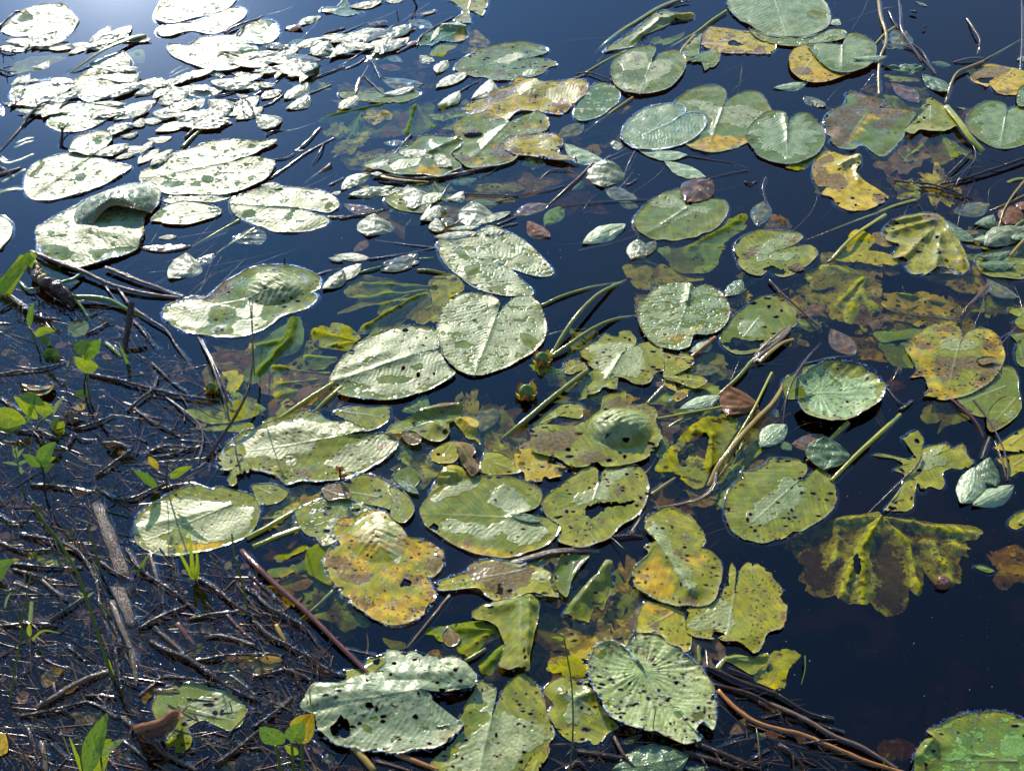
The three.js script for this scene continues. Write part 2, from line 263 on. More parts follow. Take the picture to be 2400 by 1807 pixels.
    if (anyCut) {
      for (const q of hp) f = Math.min(f, -sdist(q, x, z) - 0.004 * noise(x * 90 + s1, z * 90) - 0.002 * noise(x * 240, z * 240));
      if (sp > 0.15 && !o.sub) f = Math.min(f, 0.0007 - spotAt(x, z, t));
      if (hol) f = Math.min(f, -pit(x + s2, z + s1, 0.03, hol, 0.001, 0.007, 40 + seed % 13) - 0.0015 * noise(x * 200, z * 200));
      f = Math.min(f, (1 - t) * R - rag * Math.max(0, noise(ex * 60 + s1, ez * 60 + s2) * 1.3 + noise(ex * 190 + s2, ez * 190) * 0.9 + 0.1) - ((o.rag ?? 0) >= 1.5 ? rag * 7 * Math.max(0, noise(ex * 30 + s2 + 40, ez * 30 + s1) - 0.25 + 0.25 * noise(ex * 120, ez * 120)) : 0));
    }
    keep.push(f);
  }
  for (let j = 0; j < NR; j++) for (let i = 0; i < NA; i++) { const a = j * NA + i, b = j * NA + (i + 1) % NA, d = a + NA, e = b + NA; idx.push(a, b, e, a, e, d); }
  let g = new THREE.BufferGeometry();
  g.setAttribute('position', new THREE.Float32BufferAttribute(pos, 3)); g.setAttribute('uv', new THREE.Float32BufferAttribute(uv, 2)); g.setIndex(idx); g.computeVertexNormals();
  { const n = g.attributes.normal; let s = 0; for (let i = 0; i < n.count; i++) s += n.getY(i); if (s < 0) { for (let i = 0; i < idx.length; i += 3) { const q = idx[i]; idx[i] = idx[i + 1]; idx[i + 1] = q; } g.setIndex(idx); g.computeVertexNormals(); } }
  if (anyCut) g = cut(g, keep);
  const m = new THREE.Mesh(g, o.mat ?? (o.sub ? sh.sunk : sh.mat));
  m.name = numbered(o.name ?? 'lily_pad'); m.position.set(c[0], base, c[1]); scene.add(m);
  tag(m, label, o.cat ?? 'lily pad', o.group ?? (o.sub ? 'torn lily leaves under the water' : 'lily pads floating on the pond'));
  if (handle) mark(handle, img);
  PADS.push({ img, layer, sub: o.sub });
  if (!o.sub && layer === 0 && !o.cup && !o.tilt) { const l = []; for (let i = 0; i < NA; i++) { const [x, z] = ring[i], [x2, z2] = ring[(i + 1) % NA], [x1b, z1b] = ring[(i + NA - 1) % NA], tx = x2 - x1b, tz = z2 - z1b, L = Math.hypot(tx, tz) || 1; l.push([c[0] + x, c[1] + z, tz / L, -tx / L]); } let sgn = 0; for (const p of l) sgn += (p[0] - c[0]) * p[2] + (p[1] - c[1]) * p[3]; films.push([l.map((p) => sgn > 0 ? p : [p[0], p[1], -p[2], -p[3]]), true, 0.001]); }
  // clear beads of water on the pad and along its rim
  if (!o.sub && (o.dew ?? 0) > 0) {
    const area = (x1 - x0) * (z1 - z0), n = Math.round(area * 17000 * o.dew);
    for (let i = 0; i < n; i++) {
      let x, z, rim = rnd() < 0.45;
      if (rim) { const q = ring[Math.floor(rnd() * NA)], k = 0.97 + rnd() * 0.05; x = q[0] * k; z = q[1] * k; } else { x = mix(x0, x1, rnd()); z = mix(z0, z1, rnd()); if (tOf(x, z) > 0.97) continue; }
      const t = Math.min(1, tOf(x, z));
      beads.push([c[0] + x, base + swell(x + c[0], z + c[1]) + (rim ? 0.0012 : 0.0004) + cup * t ** 3, c[1] + z, mix(0.0008, 0.0026, rnd() ** 1.8) * (0.75 - 0.1 * c[1])]);
    }
  }
  return m;
}

// ---------- small oval leaves of pondweed ----------
const smallKinds = { silver: [], half: [], olive: [], brown: [], orange: [], green: [], pale: [] };
function paintSmall(kind, k) {
  const s = k * 17.3 + kind.length * 5.1, r = RNG(k * 7 + kind.length), wetside = r() < 0.5 ? 1 : -1, wetEnd = r();
  const B = { silver: [0.24, 0.245, 0.14], half: [0.15, 0.165, 0.075], olive: [0.125, 0.125, 0.045], brown: [0.15, 0.085, 0.032], orange: [0.20, 0.085, 0.02], green: [0.085, 0.125, 0.05], pale: [0.20, 0.25, 0.125] }[kind];
  return (u, v, o) => {
    const x = u * 2 - 1, y = v * 2 - 1, n = noise(u * 9 + s, v * 5 + s), n2 = noise(u * 34 + s, v * 30), w = Math.abs(y), vein = Math.pow(0.5 + 0.5 * Math.cos(y * 3.1416 * 7 + 1.8 * n + 0.5 * n2), 2.0) * clamp(0.6 + n2 + 0.5 * n), mid = Math.exp(-((y / 0.07) ** 2));
    const q = { silver: 0.42, half: 0.0, olive: -0.75, brown: -0.55, orange: -0.7, green: 0.3, pale: 0.8 }[kind];
    const f = sst(-0.06, 0.06, q + 0.75 * n + 0.25 * n2 + wetside * y * 0.45 - (kind === 'half' ? (x - wetEnd) * 0.3 : 0) - 0.25 * sst(0.75, 1, w));
    const lum = 1 + 0.22 * n + 0.2 * n2 + 0.12 * (vein - 0.4), spot = sst(0.5, 0.62, noise(u * 11 + s * 3, v * 7)) * (kind === 'silver' || kind === 'brown' ? 1 : 0.4);
    for (let c = 0; c < 3; c++) o[c] = B[c] * lum * mix(0.8, 1.15, f);
    if (spot > 0) { o[0] = mix(o[0], 0.08, spot * 0.7); o[1] = mix(o[1], 0.055, spot * 0.7); o[2] = mix(o[2], 0.025, spot * 0.7); }
    if (kind === 'olive' || kind === 'brown') { const e = sst(0.1, 0.5, noise(u * 4 + s, v * 3) + 0.3); o[0] *= mix(0.7, 1.25, e); o[1] *= mix(0.75, 1.1, e); }
    o[3] = mix(0.10, 0.30 + 0.08 * n2, f);
    o[4] = 0.35 + f * 0.17 * vein + 0.15 * mid + 0.10 * n2 * f + 0.1 * n;
  };
}
const smallSheet = new Sheet('small_leaf', { bumpScale: 0.0022 });
{ const want = { silver: 14, half: 10, olive: 10, brown: 8, orange: 4, green: 8, pale: 6 }; for (const k in want) for (let i = 0; i < want[k]; i++) smallKinds[k].push(smallSheet.tile(paintSmall(k, i + 1))); }
const SAY = { silver: 'silvery oval pondweed leaf', half: 'half wet oval pondweed leaf', olive: 'wet olive pondweed leaf', brown: 'brown oval pondweed leaf', orange: 'orange brown dead leaf', green: 'green oval pondweed leaf', pale: 'pale green oval pondweed leaf' };
const smallAt = [];
let smallN = 0;
function ovalGeo(L, W, uv0, r, o) { // a leaf along x from 0 to L, arched across and along
  const NU = 30, NV = 10, pos = [], uv = [], idx = [], bend = (o.bend ?? (r() - 0.4) * 0.5) * W, arch = (o.arch ?? 0.05 + r() * 0.16) * W, up = (o.up ?? 0) * L, s = r() * 99, sw = (o.sw ?? 0.5), rip = o.rip ?? 0.035;
  for (let i = 0; i <= NU; i++) for (let j = 0; j <= NV; j++) {
    const u = i / NU, q = j / NV * 2 - 1, w = W / 2 * Math.pow(Math.sin(Math.PI * clamp(Math.pow(u, sw < 0.5 ? 0.85 : 1.1) * 0.985 + 0.008)), 0.82) * (1 + 0.05 * noise(u * 5 + s, q));
    const y = arch * (0.35 - q * q * w / W * 2 * 0.8) + up * u * u + rip * W * noise(u * 6 + s, q * 2) + (o.tip ?? 0) * L * sst(0.7, 1, u) + W * (o.vee ?? 0) * Math.abs(q) * w / W;
    pos.push(u * L, y, q * w + bend * Math.sin(Math.PI * u)); uv.push(uv0[0] + (0.02 + 0.96 * u) * uv0[2], uv0[1] + (0.03 + 0.94 * (q + 1) / 2) * uv0[2]);
  }
  for (let i = 0; i < NU; i++) for (let j = 0; j < NV; j++) { const a = i * (NV + 1) + j, b = a + NV + 1; idx.push(a, a + 1, b, b, a + 1, b + 1); }
  const g = new THREE.BufferGeometry(); g.setAttribute('position', new THREE.Float32BufferAttribute(pos, 3)); g.setAttribute('uv', new THREE.Float32BufferAttribute(uv, 2)); g.setIndex(idx); g.computeVertexNormals();
  return g;
}
// S(view, kind, x0, y0, x1, y1, width / length, options)
function S(v, kind, ax, ay, bx, by, ratio = 0.36, o = {}) {
  const r = RNG(900 + ++smallN), A = px(v, ax, ay), B = px(v, bx, by);
  let lay = 0; const mx = (A[0] + B[0]) / 2, my = (A[1] + B[1]) / 2;
  const wet = kind === 'olive' || kind === 'brown';
  for (const p of PADS) if (!p.sub && (inside(p.img, mx, my) || inside(p.img, ...A) || inside(p.img, ...B))) lay = Math.max(lay, (p.layer + 1) * 0.0022);
  for (const q of smallAt) if (Math.hypot(q[0] - mx, q[1] - my) < 45) lay = Math.max(lay, Math.min(0.006, q[2] + 0.0014));
  smallAt.push([mx, my, lay]);
  const y = o.sub ? -o.sub / 1000 : 0.0018 + lay - (wet && !lay ? 0.0022 : 0), a = at(...A, y), b = at(...B, y), L = a.distanceTo(b), W = L * ratio * (v === 'a' || v === 'b' ? 1.45 : 1.22), t = smallKinds[kind], k = t[smallN % t.length];
  const m = new THREE.Mesh(ovalGeo(L, W, k, r, { arch: wet ? 0.05 : undefined, ...o }), o.sub ? smallSheet.sunk : smallSheet.mat);
  m.position.copy(a); m.rotation.y = Math.atan2(-(b.z - a.z), b.x - a.x); m.rotation.x = (r() - 0.5) * (wet || o.sub ? 0.02 : 0.12);
  m.name = numbered(o.name ?? 'pondweed_leaf'); scene.add(m);
  tag(m, o.label ?? '', o.cat ?? 'leaf', o.group ?? 'small oval leaves among the lily pads');
  if (!o.label) later(m, o.say ?? (o.sub ? 'sunken ' : '') + SAY[kind], mx, my);
  if (o.mark) mark(o.mark, [A, [mx, my - 8], B, [mx, my + 8]]);
  if (!o.sub && !wet) for (let i = 0; i < 14; i++) { const e = r(), q = (r() - 0.5) * W * 0.8 * Math.sin(Math.PI * e), d = new THREE.Vector3(e * L, 0, q).applyAxisAngle(new THREE.Vector3(0, 1, 0), m.rotation.y).add(a); beads.push([d.x, y + W * 0.05 + 0.0006, d.z, mix(0.0008, 0.0022, r() ** 2) * (0.75 - 0.1 * d.z)]); }
  return m;
}

// ---------- stalks, twigs, reeds ----------
function woodTex(seed, c0, c1, c2, speck, stretch) { // fibres run along u
  const W = 256, H = 128, a = new Uint8Array(W * H * 4), b = new Uint8Array(W * H * 4), P2 = 6.2832;
  for (let j = 0; j < H; j++) for (let i = 0; i < W; i++) {
    const u = i / W, v = j / H, wx = Math.cos(u * P2) * 1.6 * stretch + seed, wy = Math.sin(u * P2) * 1.6 * stretch, f = noise(wx + Math.cos(v * P2) * 3.1, wy + Math.sin(v * P2) * 3.1), g = noise(wx * 4 + Math.cos(v * P2) * 9, wy * 4 + Math.sin(v * P2) * 9), k = sst(-0.5, 0.6, f), sp = sst(speck, speck + 0.15, g), q = (j * W + i) * 4;
    for (let c = 0; c < 3; c++) a[q + c] = LUT[Math.round(clamp(mix(mix(c0[c], c1[c], k), c2[c], sp) * (1 + 0.15 * g)) * 4096)];
    a[q + 3] = b[q + 3] = 255; b[q] = 255 * clamp(0.5 + 0.3 * f + 0.25 * g); b[q + 1] = 255 * clamp(0.15 + 0.10 * g);
  }
  const mk = (d, s) => { const t = new THREE.DataTexture(d, W, H); t.magFilter = THREE.LinearFilter; t.wrapS = t.wrapT = THREE.RepeatWrapping; if (s) t.colorSpace = THREE.SRGBColorSpace; t.needsUpdate = true; return t; };
  return [mk(a, true), mk(b, false)];
}
function woodMat(name, seed, c0, c1, c2, speck, o = {}) { const [m, b] = woodTex(seed, c0, c1, c2, speck, o.stretch ?? 1); return new THREE.MeshPhysicalMaterial({ name, map: m, roughnessMap: b, bumpMap: b, bumpScale: o.bump ?? 0.0012, roughness: o.rough ?? 1, ior: 1.36, side: THREE.DoubleSide, transmission: o.thru ?? 0, thickness: 0 }); }
const WOOD = {
  twig: woodMat('dark_wet_bark', 3, [0.016, 0.009, 0.005], [0.05, 0.027, 0.014], [0.12, 0.072, 0.034], 0.35, { bump: 0.002 }),
  brown: woodMat('brown_bark', 8, [0.05, 0.028, 0.017], [0.11, 0.062, 0.034], [0.16, 0.11, 0.06], 0.4),
  reed: woodMat('tan_reed', 13, [0.10, 0.065, 0.038], [0.19, 0.13, 0.075], [0.05, 0.035, 0.022], 0.4),
  red: woodMat('red_brown_cane', 17, [0.085, 0.032, 0.022], [0.15, 0.062, 0.04], [0.2, 0.12, 0.07], 0.45, { bump: 0.0006 }),
  orange: woodMat('orange_cane', 23, [0.25, 0.10, 0.025], [0.38, 0.17, 0.045], [0.12, 0.045, 0.02], 0.42, { bump: 0.0006 }),
  stalk: woodMat('lily_stalk', 29, [0.12, 0.14, 0.022], [0.23, 0.22, 0.035], [0.07, 0.07, 0.02], 0.5, { bump: 0.0005 }),
  lime: woodMat('yellow_green_stalk', 31, [0.22, 0.24, 0.03], [0.34, 0.31, 0.045], [0.12, 0.11, 0.02], 0.5, { bump: 0.0005 }),
  ochre: woodMat('ochre_stalk', 37, [0.22, 0.15, 0.03], [0.33, 0.22, 0.045], [0.12, 0.07, 0.025], 0.42, { bump: 0.0006 }),
  green: woodMat('green_stem', 41, [0.07, 0.12, 0.02], [0.13, 0.19, 0.03], [0.05, 0.07, 0.015], 0.5, { bump: 0.0004 }),
  old: woodMat('weathered_reed', 47, [0.05, 0.032, 0.02], [0.12, 0.08, 0.05], [0.03, 0.02, 0.014], 0.35, { rough: 3.2, bump: 0.003 }),
  root: woodMat('fine_root', 43, [0.06, 0.045, 0.04], [0.12, 0.09, 0.075], [0.05, 0.04, 0.03], 0.5, { bump: 0.0003 }),
};
function tube(pts, r0, r1, o = {}) { // o: seg, flat (height / width), rough (unevenness), nodes
  const curve = new THREE.CatmullRomCurve3(pts, false, 'centripetal'), len = curve.getLength(), n = Math.min(160, Math.max(6, Math.round(len / (o.step ?? 0.008)))), m = o.seg ?? 8, pos = [], uv = [], idx = [], s = o.seed ?? 1;
  const up = new THREE.Vector3(0, 1, 0), side = new THREE.Vector3(), nor = new THREE.Vector3(), p = new THREE.Vector3(), t = new THREE.Vector3();
  for (let i = 0; i <= n; i++) {
    const k = i / n; curve.getPointAt(k, p); curve.getTangentAt(k, t);
    side.crossVectors(t, Math.abs(t.y) > 0.95 ? new THREE.Vector3(1, 0, 0) : up).normalize(); nor.crossVectors(side, t).normalize();
    let r = mix(r0, r1, k) * (1 + (o.rough ?? 0.1) * noise(k * len * 45 + s, s)); if (o.nodes) { const d = Math.abs(frac(k * len / o.nodes + 0.5) - 0.5) * o.nodes; r *= 1 + 0.22 * Math.exp(-((d / 0.003) ** 2)); }
    const wx = (o.wob ?? 0) * noise(k * len * 14 + s, 3.3), wz = (o.wob ?? 0) * noise(k * len * 14 + s, 8.8);
    for (let j = 0; j <= m; j++) { const a = j / m * 6.28319, c = Math.cos(a) * r, d = Math.sin(a) * r * (o.flat ?? 1) * (1 + (o.rough ?? 0.1) * 0.8 * noise(k * len * 60 + s, j * 1.7 % (m * 1.7))); pos.push(p.x + side.x * c + nor.x * d + wx, p.y + side.y * c + nor.y * d, p.z + side.z * c + nor.z * d + wz); uv.push(k * len / 0.11, j / m); }
  }
  for (let i = 0; i < n; i++) for (let j = 0; j < m; j++) { const a = i * (m + 1) + j, b = a + m + 1; idx.push(a, b, a + 1, b, b + 1, a + 1); }
  for (const [row, e] of [[0, 0], [n, 1]]) { const c = pos.length / 3, q = curve.getPointAt(e); pos.push(q.x, q.y, q.z); uv.push(0, 0); for (let j = 0; j < m; j++) { const a = row * (m + 1) + j; e ? idx.push(c, a + 1, a) : idx.push(c, a, a + 1); } }
  const g = new THREE.BufferGeometry(); g.setAttribute('position', new THREE.Float32BufferAttribute(pos, 3)); g.setAttribute('uv', new THREE.Float32BufferAttribute(uv, 2)); g.setIndex(idx); g.computeVertexNormals();
  return g;
}
const WSAY = { twig: ['twig', 'dark wet twig', 'twig'], brown: ['twig', 'brown twig', 'twig'], old: ['reed_trunk', 'weathered reed trunk', 'stem'], reed: ['dead_reed', 'tan dead reed stem', 'stem'], red: ['cane', 'red brown cane', 'stem'], orange: ['cane', 'orange cane', 'stem'], stalk: ['lily_stalk', 'olive green lily stalk', 'stem'], lime: ['lily_stalk', 'yellow green lily stalk', 'stem'], ochre: ['lily_stalk', 'ochre lily stalk', 'stem'], green: ['runner', 'green runner stem', 'stem'], root: ['waterweed_strand', 'thin brown water stem', 'stem'] };
let woodN = 0;
// T(view, kind, points, radius mm, heights mm (one per point, or first and last), options)
function T(v, kind, pts, r, hs = [3, 3], o = {}) {
  if (kind === 'twig' || kind === 'brown') r *= 0.74;
  const l = pairs(v, pts), n = l.length, ps = l.map((q, i) => at(q[0], q[1], (hs.length === n ? hs[i] : mix(hs[0], hs.at(-1), n > 1 ? i / (n - 1) : 0)) / 1000)), c = ps[Math.floor(n / 2)].clone(); c.y = 0;
  const [name, say, cat] = WSAY[kind], k = ++woodN;
  const g = tube(ps.map((p) => p.clone().sub(c)), r / 1000, (o.r1 ?? r * (kind === 'twig' || kind === 'brown' ? 0.5 : 0.75)) / 1000, { seed: k * 3.7, rough: kind === 'twig' || kind === 'brown' ? 0.15 : 0.07, wob: kind === 'twig' || kind === 'brown' ? r / 1000 * 0.35 : 0, seg: r > 4 ? 12 : r < 1.3 ? 5 : 8, ...o });
  let g2 = g; // stubs of side shoots on the thicker twigs
  if (kind === 'twig' && r > 2.6 && n > 2) { const q = new THREE.CatmullRomCurve3(ps.map((p) => p.clone().sub(c)), false, 'centripetal'), rr = RNG(k * 7 + 3), add = []; for (let i = 0; i < 3; i++) { const t = mix(0.15, 0.9, rr()), p = q.getPointAt(t), d = q.getTangentAt(t), sd = rr() < 0.5 ? 1 : -1, L = mix(0.012, 0.045, rr()), e = p.clone().addScaledVector(d, L * 0.7).add(new THREE.Vector3(-d.z * sd * L * 0.7, L * 0.12, d.x * sd * L * 0.7)); add.push(tube([p, p.clone().lerp(e, 0.5).add(new THREE.Vector3(0, L * 0.05, 0)), e], r * 0.00045, r * 0.00018, { seg: 6, seed: k + i })); } g2 = mergeGeometries([g, ...add]); }
  const m = new THREE.Mesh(g2, WOOD[kind]); m.position.copy(c); m.name = numbered(o.name ?? name); scene.add(m);
  tag(m, o.label ?? '', o.cat ?? cat, o.group ?? { stem: 'stems and canes in the water', twig: 'twigs lying in the shallows' }[cat]);
  const mid = l[Math.floor((n - 1) / 2)], e = l[Math.min(n - 1, Math.floor((n - 1) / 2) + 1)], X = (mid[0] + e[0]) / 2, Y = (mid[1] + e[1]) / 2;
  if (!o.label) later(m, o.say ?? say, X, Y);
  { const q = new THREE.CatmullRomCurve3(ps, false, 'centripetal'), nn = Math.max(4, Math.round(q.getLength() / 0.006)), run = [[], []]; const flush = () => { for (const w of run) { if (w.length > 2) films.push([w.slice(), false, 0.0024]); w.length = 0; } }; for (let i = 0; i <= nn; i++) { const p = q.getPointAt(i / nn), d = q.getTangentAt(i / nn), R = r / 1000 * 0.9; if (p.y - R < 0.0035 && p.y + R > 0.0012 && R > 0.0012) { const L = Math.hypot(d.x, d.z) || 1; run[0].push([p.x - d.z / L * R * 0.9, p.z + d.x / L * R * 0.9, -d.z / L, d.x / L]); run[1].push([p.x + d.z / L * R * 0.9, p.z - d.x / L * R * 0.9, d.z / L, -d.x / L]); } else flush(); } flush(); }
  if ('EI'.includes(v) || (v === 'J' && kind === 'twig')) { const q = new THREE.CatmullRomCurve3(ps, false, 'centripetal'), len = q.getLength(), rr = RNG(k * 13); for (let i = 0; i < len * 190; i++) { const p = q.getPointAt(rr()); if (p.y > 0) beads.push([p.x + (rr() - 0.5) * r * 0.0012, p.y + r * 0.00092 * (o.flat ?? 1), p.z + (rr() - 0.5) * r * 0.0012, mix(0.0007, 0.0022, rr() ** 2)]); } }
  if (o.mark) { const d = 10; mark(o.mark, [...l.map((p) => [p[0], p[1] - d]), ...l.slice().reverse().map((p) => [p[0], p[1] + d])]); }
  return m;
}
// blade of a leaf along a space curve: width along it, folded by «fold», twisted
function bladeGeo(pts, W, o = {}) {
  const curve = new THREE.CatmullRomCurve3(pts, false, 'centripetal'), n = o.n ?? 22, m = 6, pos = [], uv = [], idx = [], t = new THREE.Vector3(), p = new THREE.Vector3(), face = (o.face ?? new THREE.Vector3(0, 0.5, 0.87)), uv0 = o.uv ?? [0, 0, 1];
  for (let i = 0; i <= n; i++) {
    const k = i / n; curve.getPointAt(k, p); curve.getTangentAt(k, t);
    const side = new THREE.Vector3().crossVectors(t, face).normalize(), nor = new THREE.Vector3().crossVectors(side, t).normalize();
    const w = W / 2 * (o.shape === 'grass' ? Math.pow(1 - k, 0.6) * sst(-0.3, 0.15, k + 0.1) : o.shape === 'strip' ? 1 - 0.25 * k : Math.pow(Math.sin(Math.PI * clamp(Math.pow(k, o.pow ?? 0.8) * 0.98 + 0.01)), 0.8));
    for (let j = 0; j <= m; j++) { const q = j / m * 2 - 1, f = (o.fold ?? 0.25) * Math.abs(q) * w + (o.wave ?? 0.04) * W * noise(k * 7 + (o.seed ?? 1), q * 1.5); pos.push(p.x + side.x * q * w + nor.x * f, p.y + side.y * q * w + nor.y * f, p.z + side.z * q * w + nor.z * f); uv.push(uv0[0] + (0.03 + 0.94 * k) * uv0[2], uv0[1] + (0.03 + 0.94 * j / m) * uv0[2]); }
  }
  for (let i = 0; i < n; i++) for (let j = 0; j < m; j++) { const a = i * (m + 1) + j, b = a + m + 1; idx.push(a, a + 1, b, b, a + 1, b + 1); }
  const g = new THREE.BufferGeometry(); g.setAttribute('position', new THREE.Float32BufferAttribute(pos, 3)); g.setAttribute('uv', new THREE.Float32BufferAttribute(uv, 2)); g.setIndex(idx); g.computeVertexNormals();
  return g;
}
const shootSheet = new Sheet('shoot_leaf', {}, 3);
function paintShoot(c, seed, tipc) { return (u, v, o) => { const y = Math.abs(v * 2 - 1), n = noise(u * 9 + seed, v * 9), n2 = noise(u * 40 + seed, v * 40), vein = Math.pow(0.5 + 0.5 * Math.cos((u - y * 0.45) * 6.2832 * 7), 3), mid = Math.exp(-((y / 0.06) ** 2)), k = tipc ? sst(0.5, 0.95, u + 0.3 * n) : 0; for (let i = 0; i < 3; i++) o[i] = mix(c[i], tipc ? tipc[i] : 0, k) * (1 + 0.2 * n + 0.12 * n2 + 0.18 * vein + 0.35 * mid); const sp = sst(0.45, 0.6, noise(u * 14 + seed * 3, v * 11)); for (let i = 0; i < 3; i++) o[i] *= 1 - 0.55 * sp; o[3] = 0.4; o[4] = 0.5 + 0.2 * vein; }; }
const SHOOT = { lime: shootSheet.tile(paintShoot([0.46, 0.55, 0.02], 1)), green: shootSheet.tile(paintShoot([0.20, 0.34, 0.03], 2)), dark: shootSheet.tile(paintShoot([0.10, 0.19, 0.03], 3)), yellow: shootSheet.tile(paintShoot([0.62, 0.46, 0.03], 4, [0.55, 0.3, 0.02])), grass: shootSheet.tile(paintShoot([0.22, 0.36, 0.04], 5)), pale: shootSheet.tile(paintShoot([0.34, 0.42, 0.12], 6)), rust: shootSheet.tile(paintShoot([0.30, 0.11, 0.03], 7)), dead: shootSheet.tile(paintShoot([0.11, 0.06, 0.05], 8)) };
// a point seen at (x, y) in a view that stands h metres above the water straight over the foot f
function above(v, x, y, foot) { const q = px(v, x, y), d = at(q[0], q[1], 0).sub(camera.position), k = (foot.z - camera.position.z) / d.z; return camera.position.clone().addScaledVector(d, k); }
// plant(view, foot, label, leaves, stems): every leaf [kind, x0, y0, x1, y1, width mm, options], its ends as seen, standing over the foot
function plant(v, foot, label, leaves, stems = [], o = {}) {
  const q = px(v, ...foot), F = at(q[0], q[1], 0), g = new THREE.Group(); g.position.copy(F); g.name = numbered(o.name ?? 'seedling'); scene.add(g); tag(g, label, o.cat ?? 'plant', o.group ?? 'green shoots in the shallows');
  const rel = (x, y, dz = 0) => { const p = above(v, x, y, F).sub(F); if (dz) { const a = F.clone(); a.z += dz; return above(v, x, y, a).sub(F); } return p; };
  let k = 0;
  for (const [kind, x0, y0, x1, y1, w, e = {}] of leaves) {
    const a = rel(x0, y0, e.z0 ?? 0), b = rel(x1, y1, e.z1 ?? 0), mid = a.clone().lerp(b, 0.5); mid.y += (e.arc ?? 0.1) * a.distanceTo(b); if (e.side) mid.x += e.side * a.distanceTo(b);
    const m = new THREE.Mesh(bladeGeo([a, mid, b], w * (w > 9 ? 1.22 : 1.05) / 1000, { ...e, uv: SHOOT[kind], seed: ++k * 3.3, face: e.face ? new THREE.Vector3(...e.face).normalize() : undefined }), shootSheet.thin);
    m.name = e.part ?? 'leaf'; m.castShadow = m.receiveShadow = true; if (e.label) m.userData.label = e.label; g.add(m);
  }
  for (const [kind, pts, r, e = {}] of stems) { const l = []; for (let i = 0; i < pts.length; i += 2) l.push(rel(pts[i], pts[i + 1])); l[0].y -= 0.03; const m = new THREE.Mesh(tube(l, r / 1000, r * 0.7 / 1000, { seed: ++k, ...e }), WOOD[kind]); m.name = e.part ?? 'stem'; m.castShadow = m.receiveShadow = true; g.add(m); }
  if (o.mark) mark(o.mark, [px(v, foot[0] - 40, foot[1] - 60), px(v, foot[0] + 40, foot[1] - 60), px(v, foot[0] + 40, foot[1] + 20), px(v, foot[0] - 40, foot[1] + 20)]);
  return g;
}

// ---------- leaves that hang under the surface or just break it ----------
P('B', 'green drowned ribbed leaf', 'green torn lily leaf hanging under water with two bright ribs breaking the surface', [400,790,470,750,560,740,680,690,780,665,880,660,960,690,1060,680,1120,655,1175,680,1150,740,1165,850,1100,870,1040,892,960,890,930,850,850,880,760,900,640,922,560,890,500,870,560,830,600,800,500,810],
  { c: [860, 690], tip: [860, 900], sub: 9, h: 0.35, rg: [[860,690,450,780,13,9],[700,740,630,900,12,8],[1040,700,980,890,15,8],[1060,720,1150,850,10,14]], moss: 0.3, wv: 2, s: 0.4, rag: 3 });
P('B', null, 'narrow yellow green leaf strip floating above the green drowned ribbed leaf', [540,600,700,595,900,600,1060,580,1078,600,1000,655,880,670,760,665,650,650,560,640], { c: [800, 630], h: 1.2, b: 0.15, s: 0.5, rag: 3 });
P('B', null, 'dark drowned leaf sunk left of the green pad with a white crossed sprig', [520,975,600,990,720,1030,830,1060,720,1120,640,1115,570,1070], { sub: 14, h: 0.6, moss: 0.8, wv: 3, rag: 3 });
P('L', 'drooping drowned leaf', 'big drooping lily leaf hanging in the dark water with bright green ribs', [80,210,160,150,240,110,380,50,560,25,700,5,760,40,900,40,1000,50,1100,80,1220,135,1330,100,1380,140,1345,190,1270,210,1300,250,1350,295,1320,330,1250,290,1230,330,1255,410,1230,470,1150,500,1090,490,1060,420,1030,370,990,300,1000,390,980,545,930,600,800,680,740,670,665,640,520,605,400,560,260,530,190,450,220,350,130,290],
  { c: [722, 60], tip: [640, 640], sub: 12, h: 1.6, rg: [[722,50,600,260,17,13],[600,260,600,620,15,17],[560,330,470,560,15,12],[722,50,900,240,16,12],[900,240,960,540,15,10],[722,50,1080,130,16,15],[1080,130,1330,160,14,18],[722,50,450,70,15,14],[450,110,420,340,11,12],[1040,220,1180,470,14,16],[1180,230,1300,300,12,14]], hp: [[540,330,560,290,585,330,590,400,575,450,555,420,545,380]], bp: [[690,190,760,170,860,330,920,560,800,670,690,620,690,400],[190,300,330,200,360,300,350,380,480,340,400,520,300,520,210,430],[860,110,960,180,1020,300,980,300,900,200]], moss: 0.7, wv: 2, s: 0.6, rag: 5, bd: 0.3 });
P('H', null, 'wide crumpled leaf half sunk in the water left of the yellow and brown pad', [240,110,400,60,600,100,760,160,730,230,760,300,720,370,650,420,640,500,560,470,480,440,420,420,380,360,350,310,420,240,420,210,300,230,240,200], { c: [620, 150], sub: 9, h: 1.55, rg: [[620,160,450,330,12,12],[600,220,690,370,11,14],[560,300,520,440,10,16],[420,90,600,130,6,16],[640,150,540,380,9,10]], moss: 0.4, wv: 4, s: 0.5, rag: 4 });
P('H', null, 'torn dark olive leaf sunk with one pointed tip at its right', [750,260,830,235,960,280,1080,310,1190,330,1120,350,1090,400,960,410,830,370,760,310], { c: [830, 260], sub: 8, h: 1.2, rg: [[830,250,1180,330,9,7]], moss: 0.4, wv: 3, rag: 3 });
P('H', null, 'murky brown leaf sunk under the crumpled leaf beside the yellow and brown pad', [700,400,830,360,960,420,1010,470,940,500,700,500,640,520,560,500,640,440], { sub: 12, h: 1.7, moss: 0.6, wv: 4, b: 0.2, rag: 4 });
P('H', null, 'long flat green leaf strip reaching to the left edge of the yellow and brown pad', [680,495,800,490,980,468,1010,480,960,530,850,545,740,560,700,530], { c: [980, 490], sub: 1, h: 0.7, wv: 1, s: 0.2, rag: 2 });
P('H', null, 'dark green leaf under the left side of the yellow and brown pad', [720,570,800,560,900,555,950,650,950,720,900,752,800,700,760,650], { sub: 3, h: 0.5, moss: 0.25, wv: 2, rag: 4 });
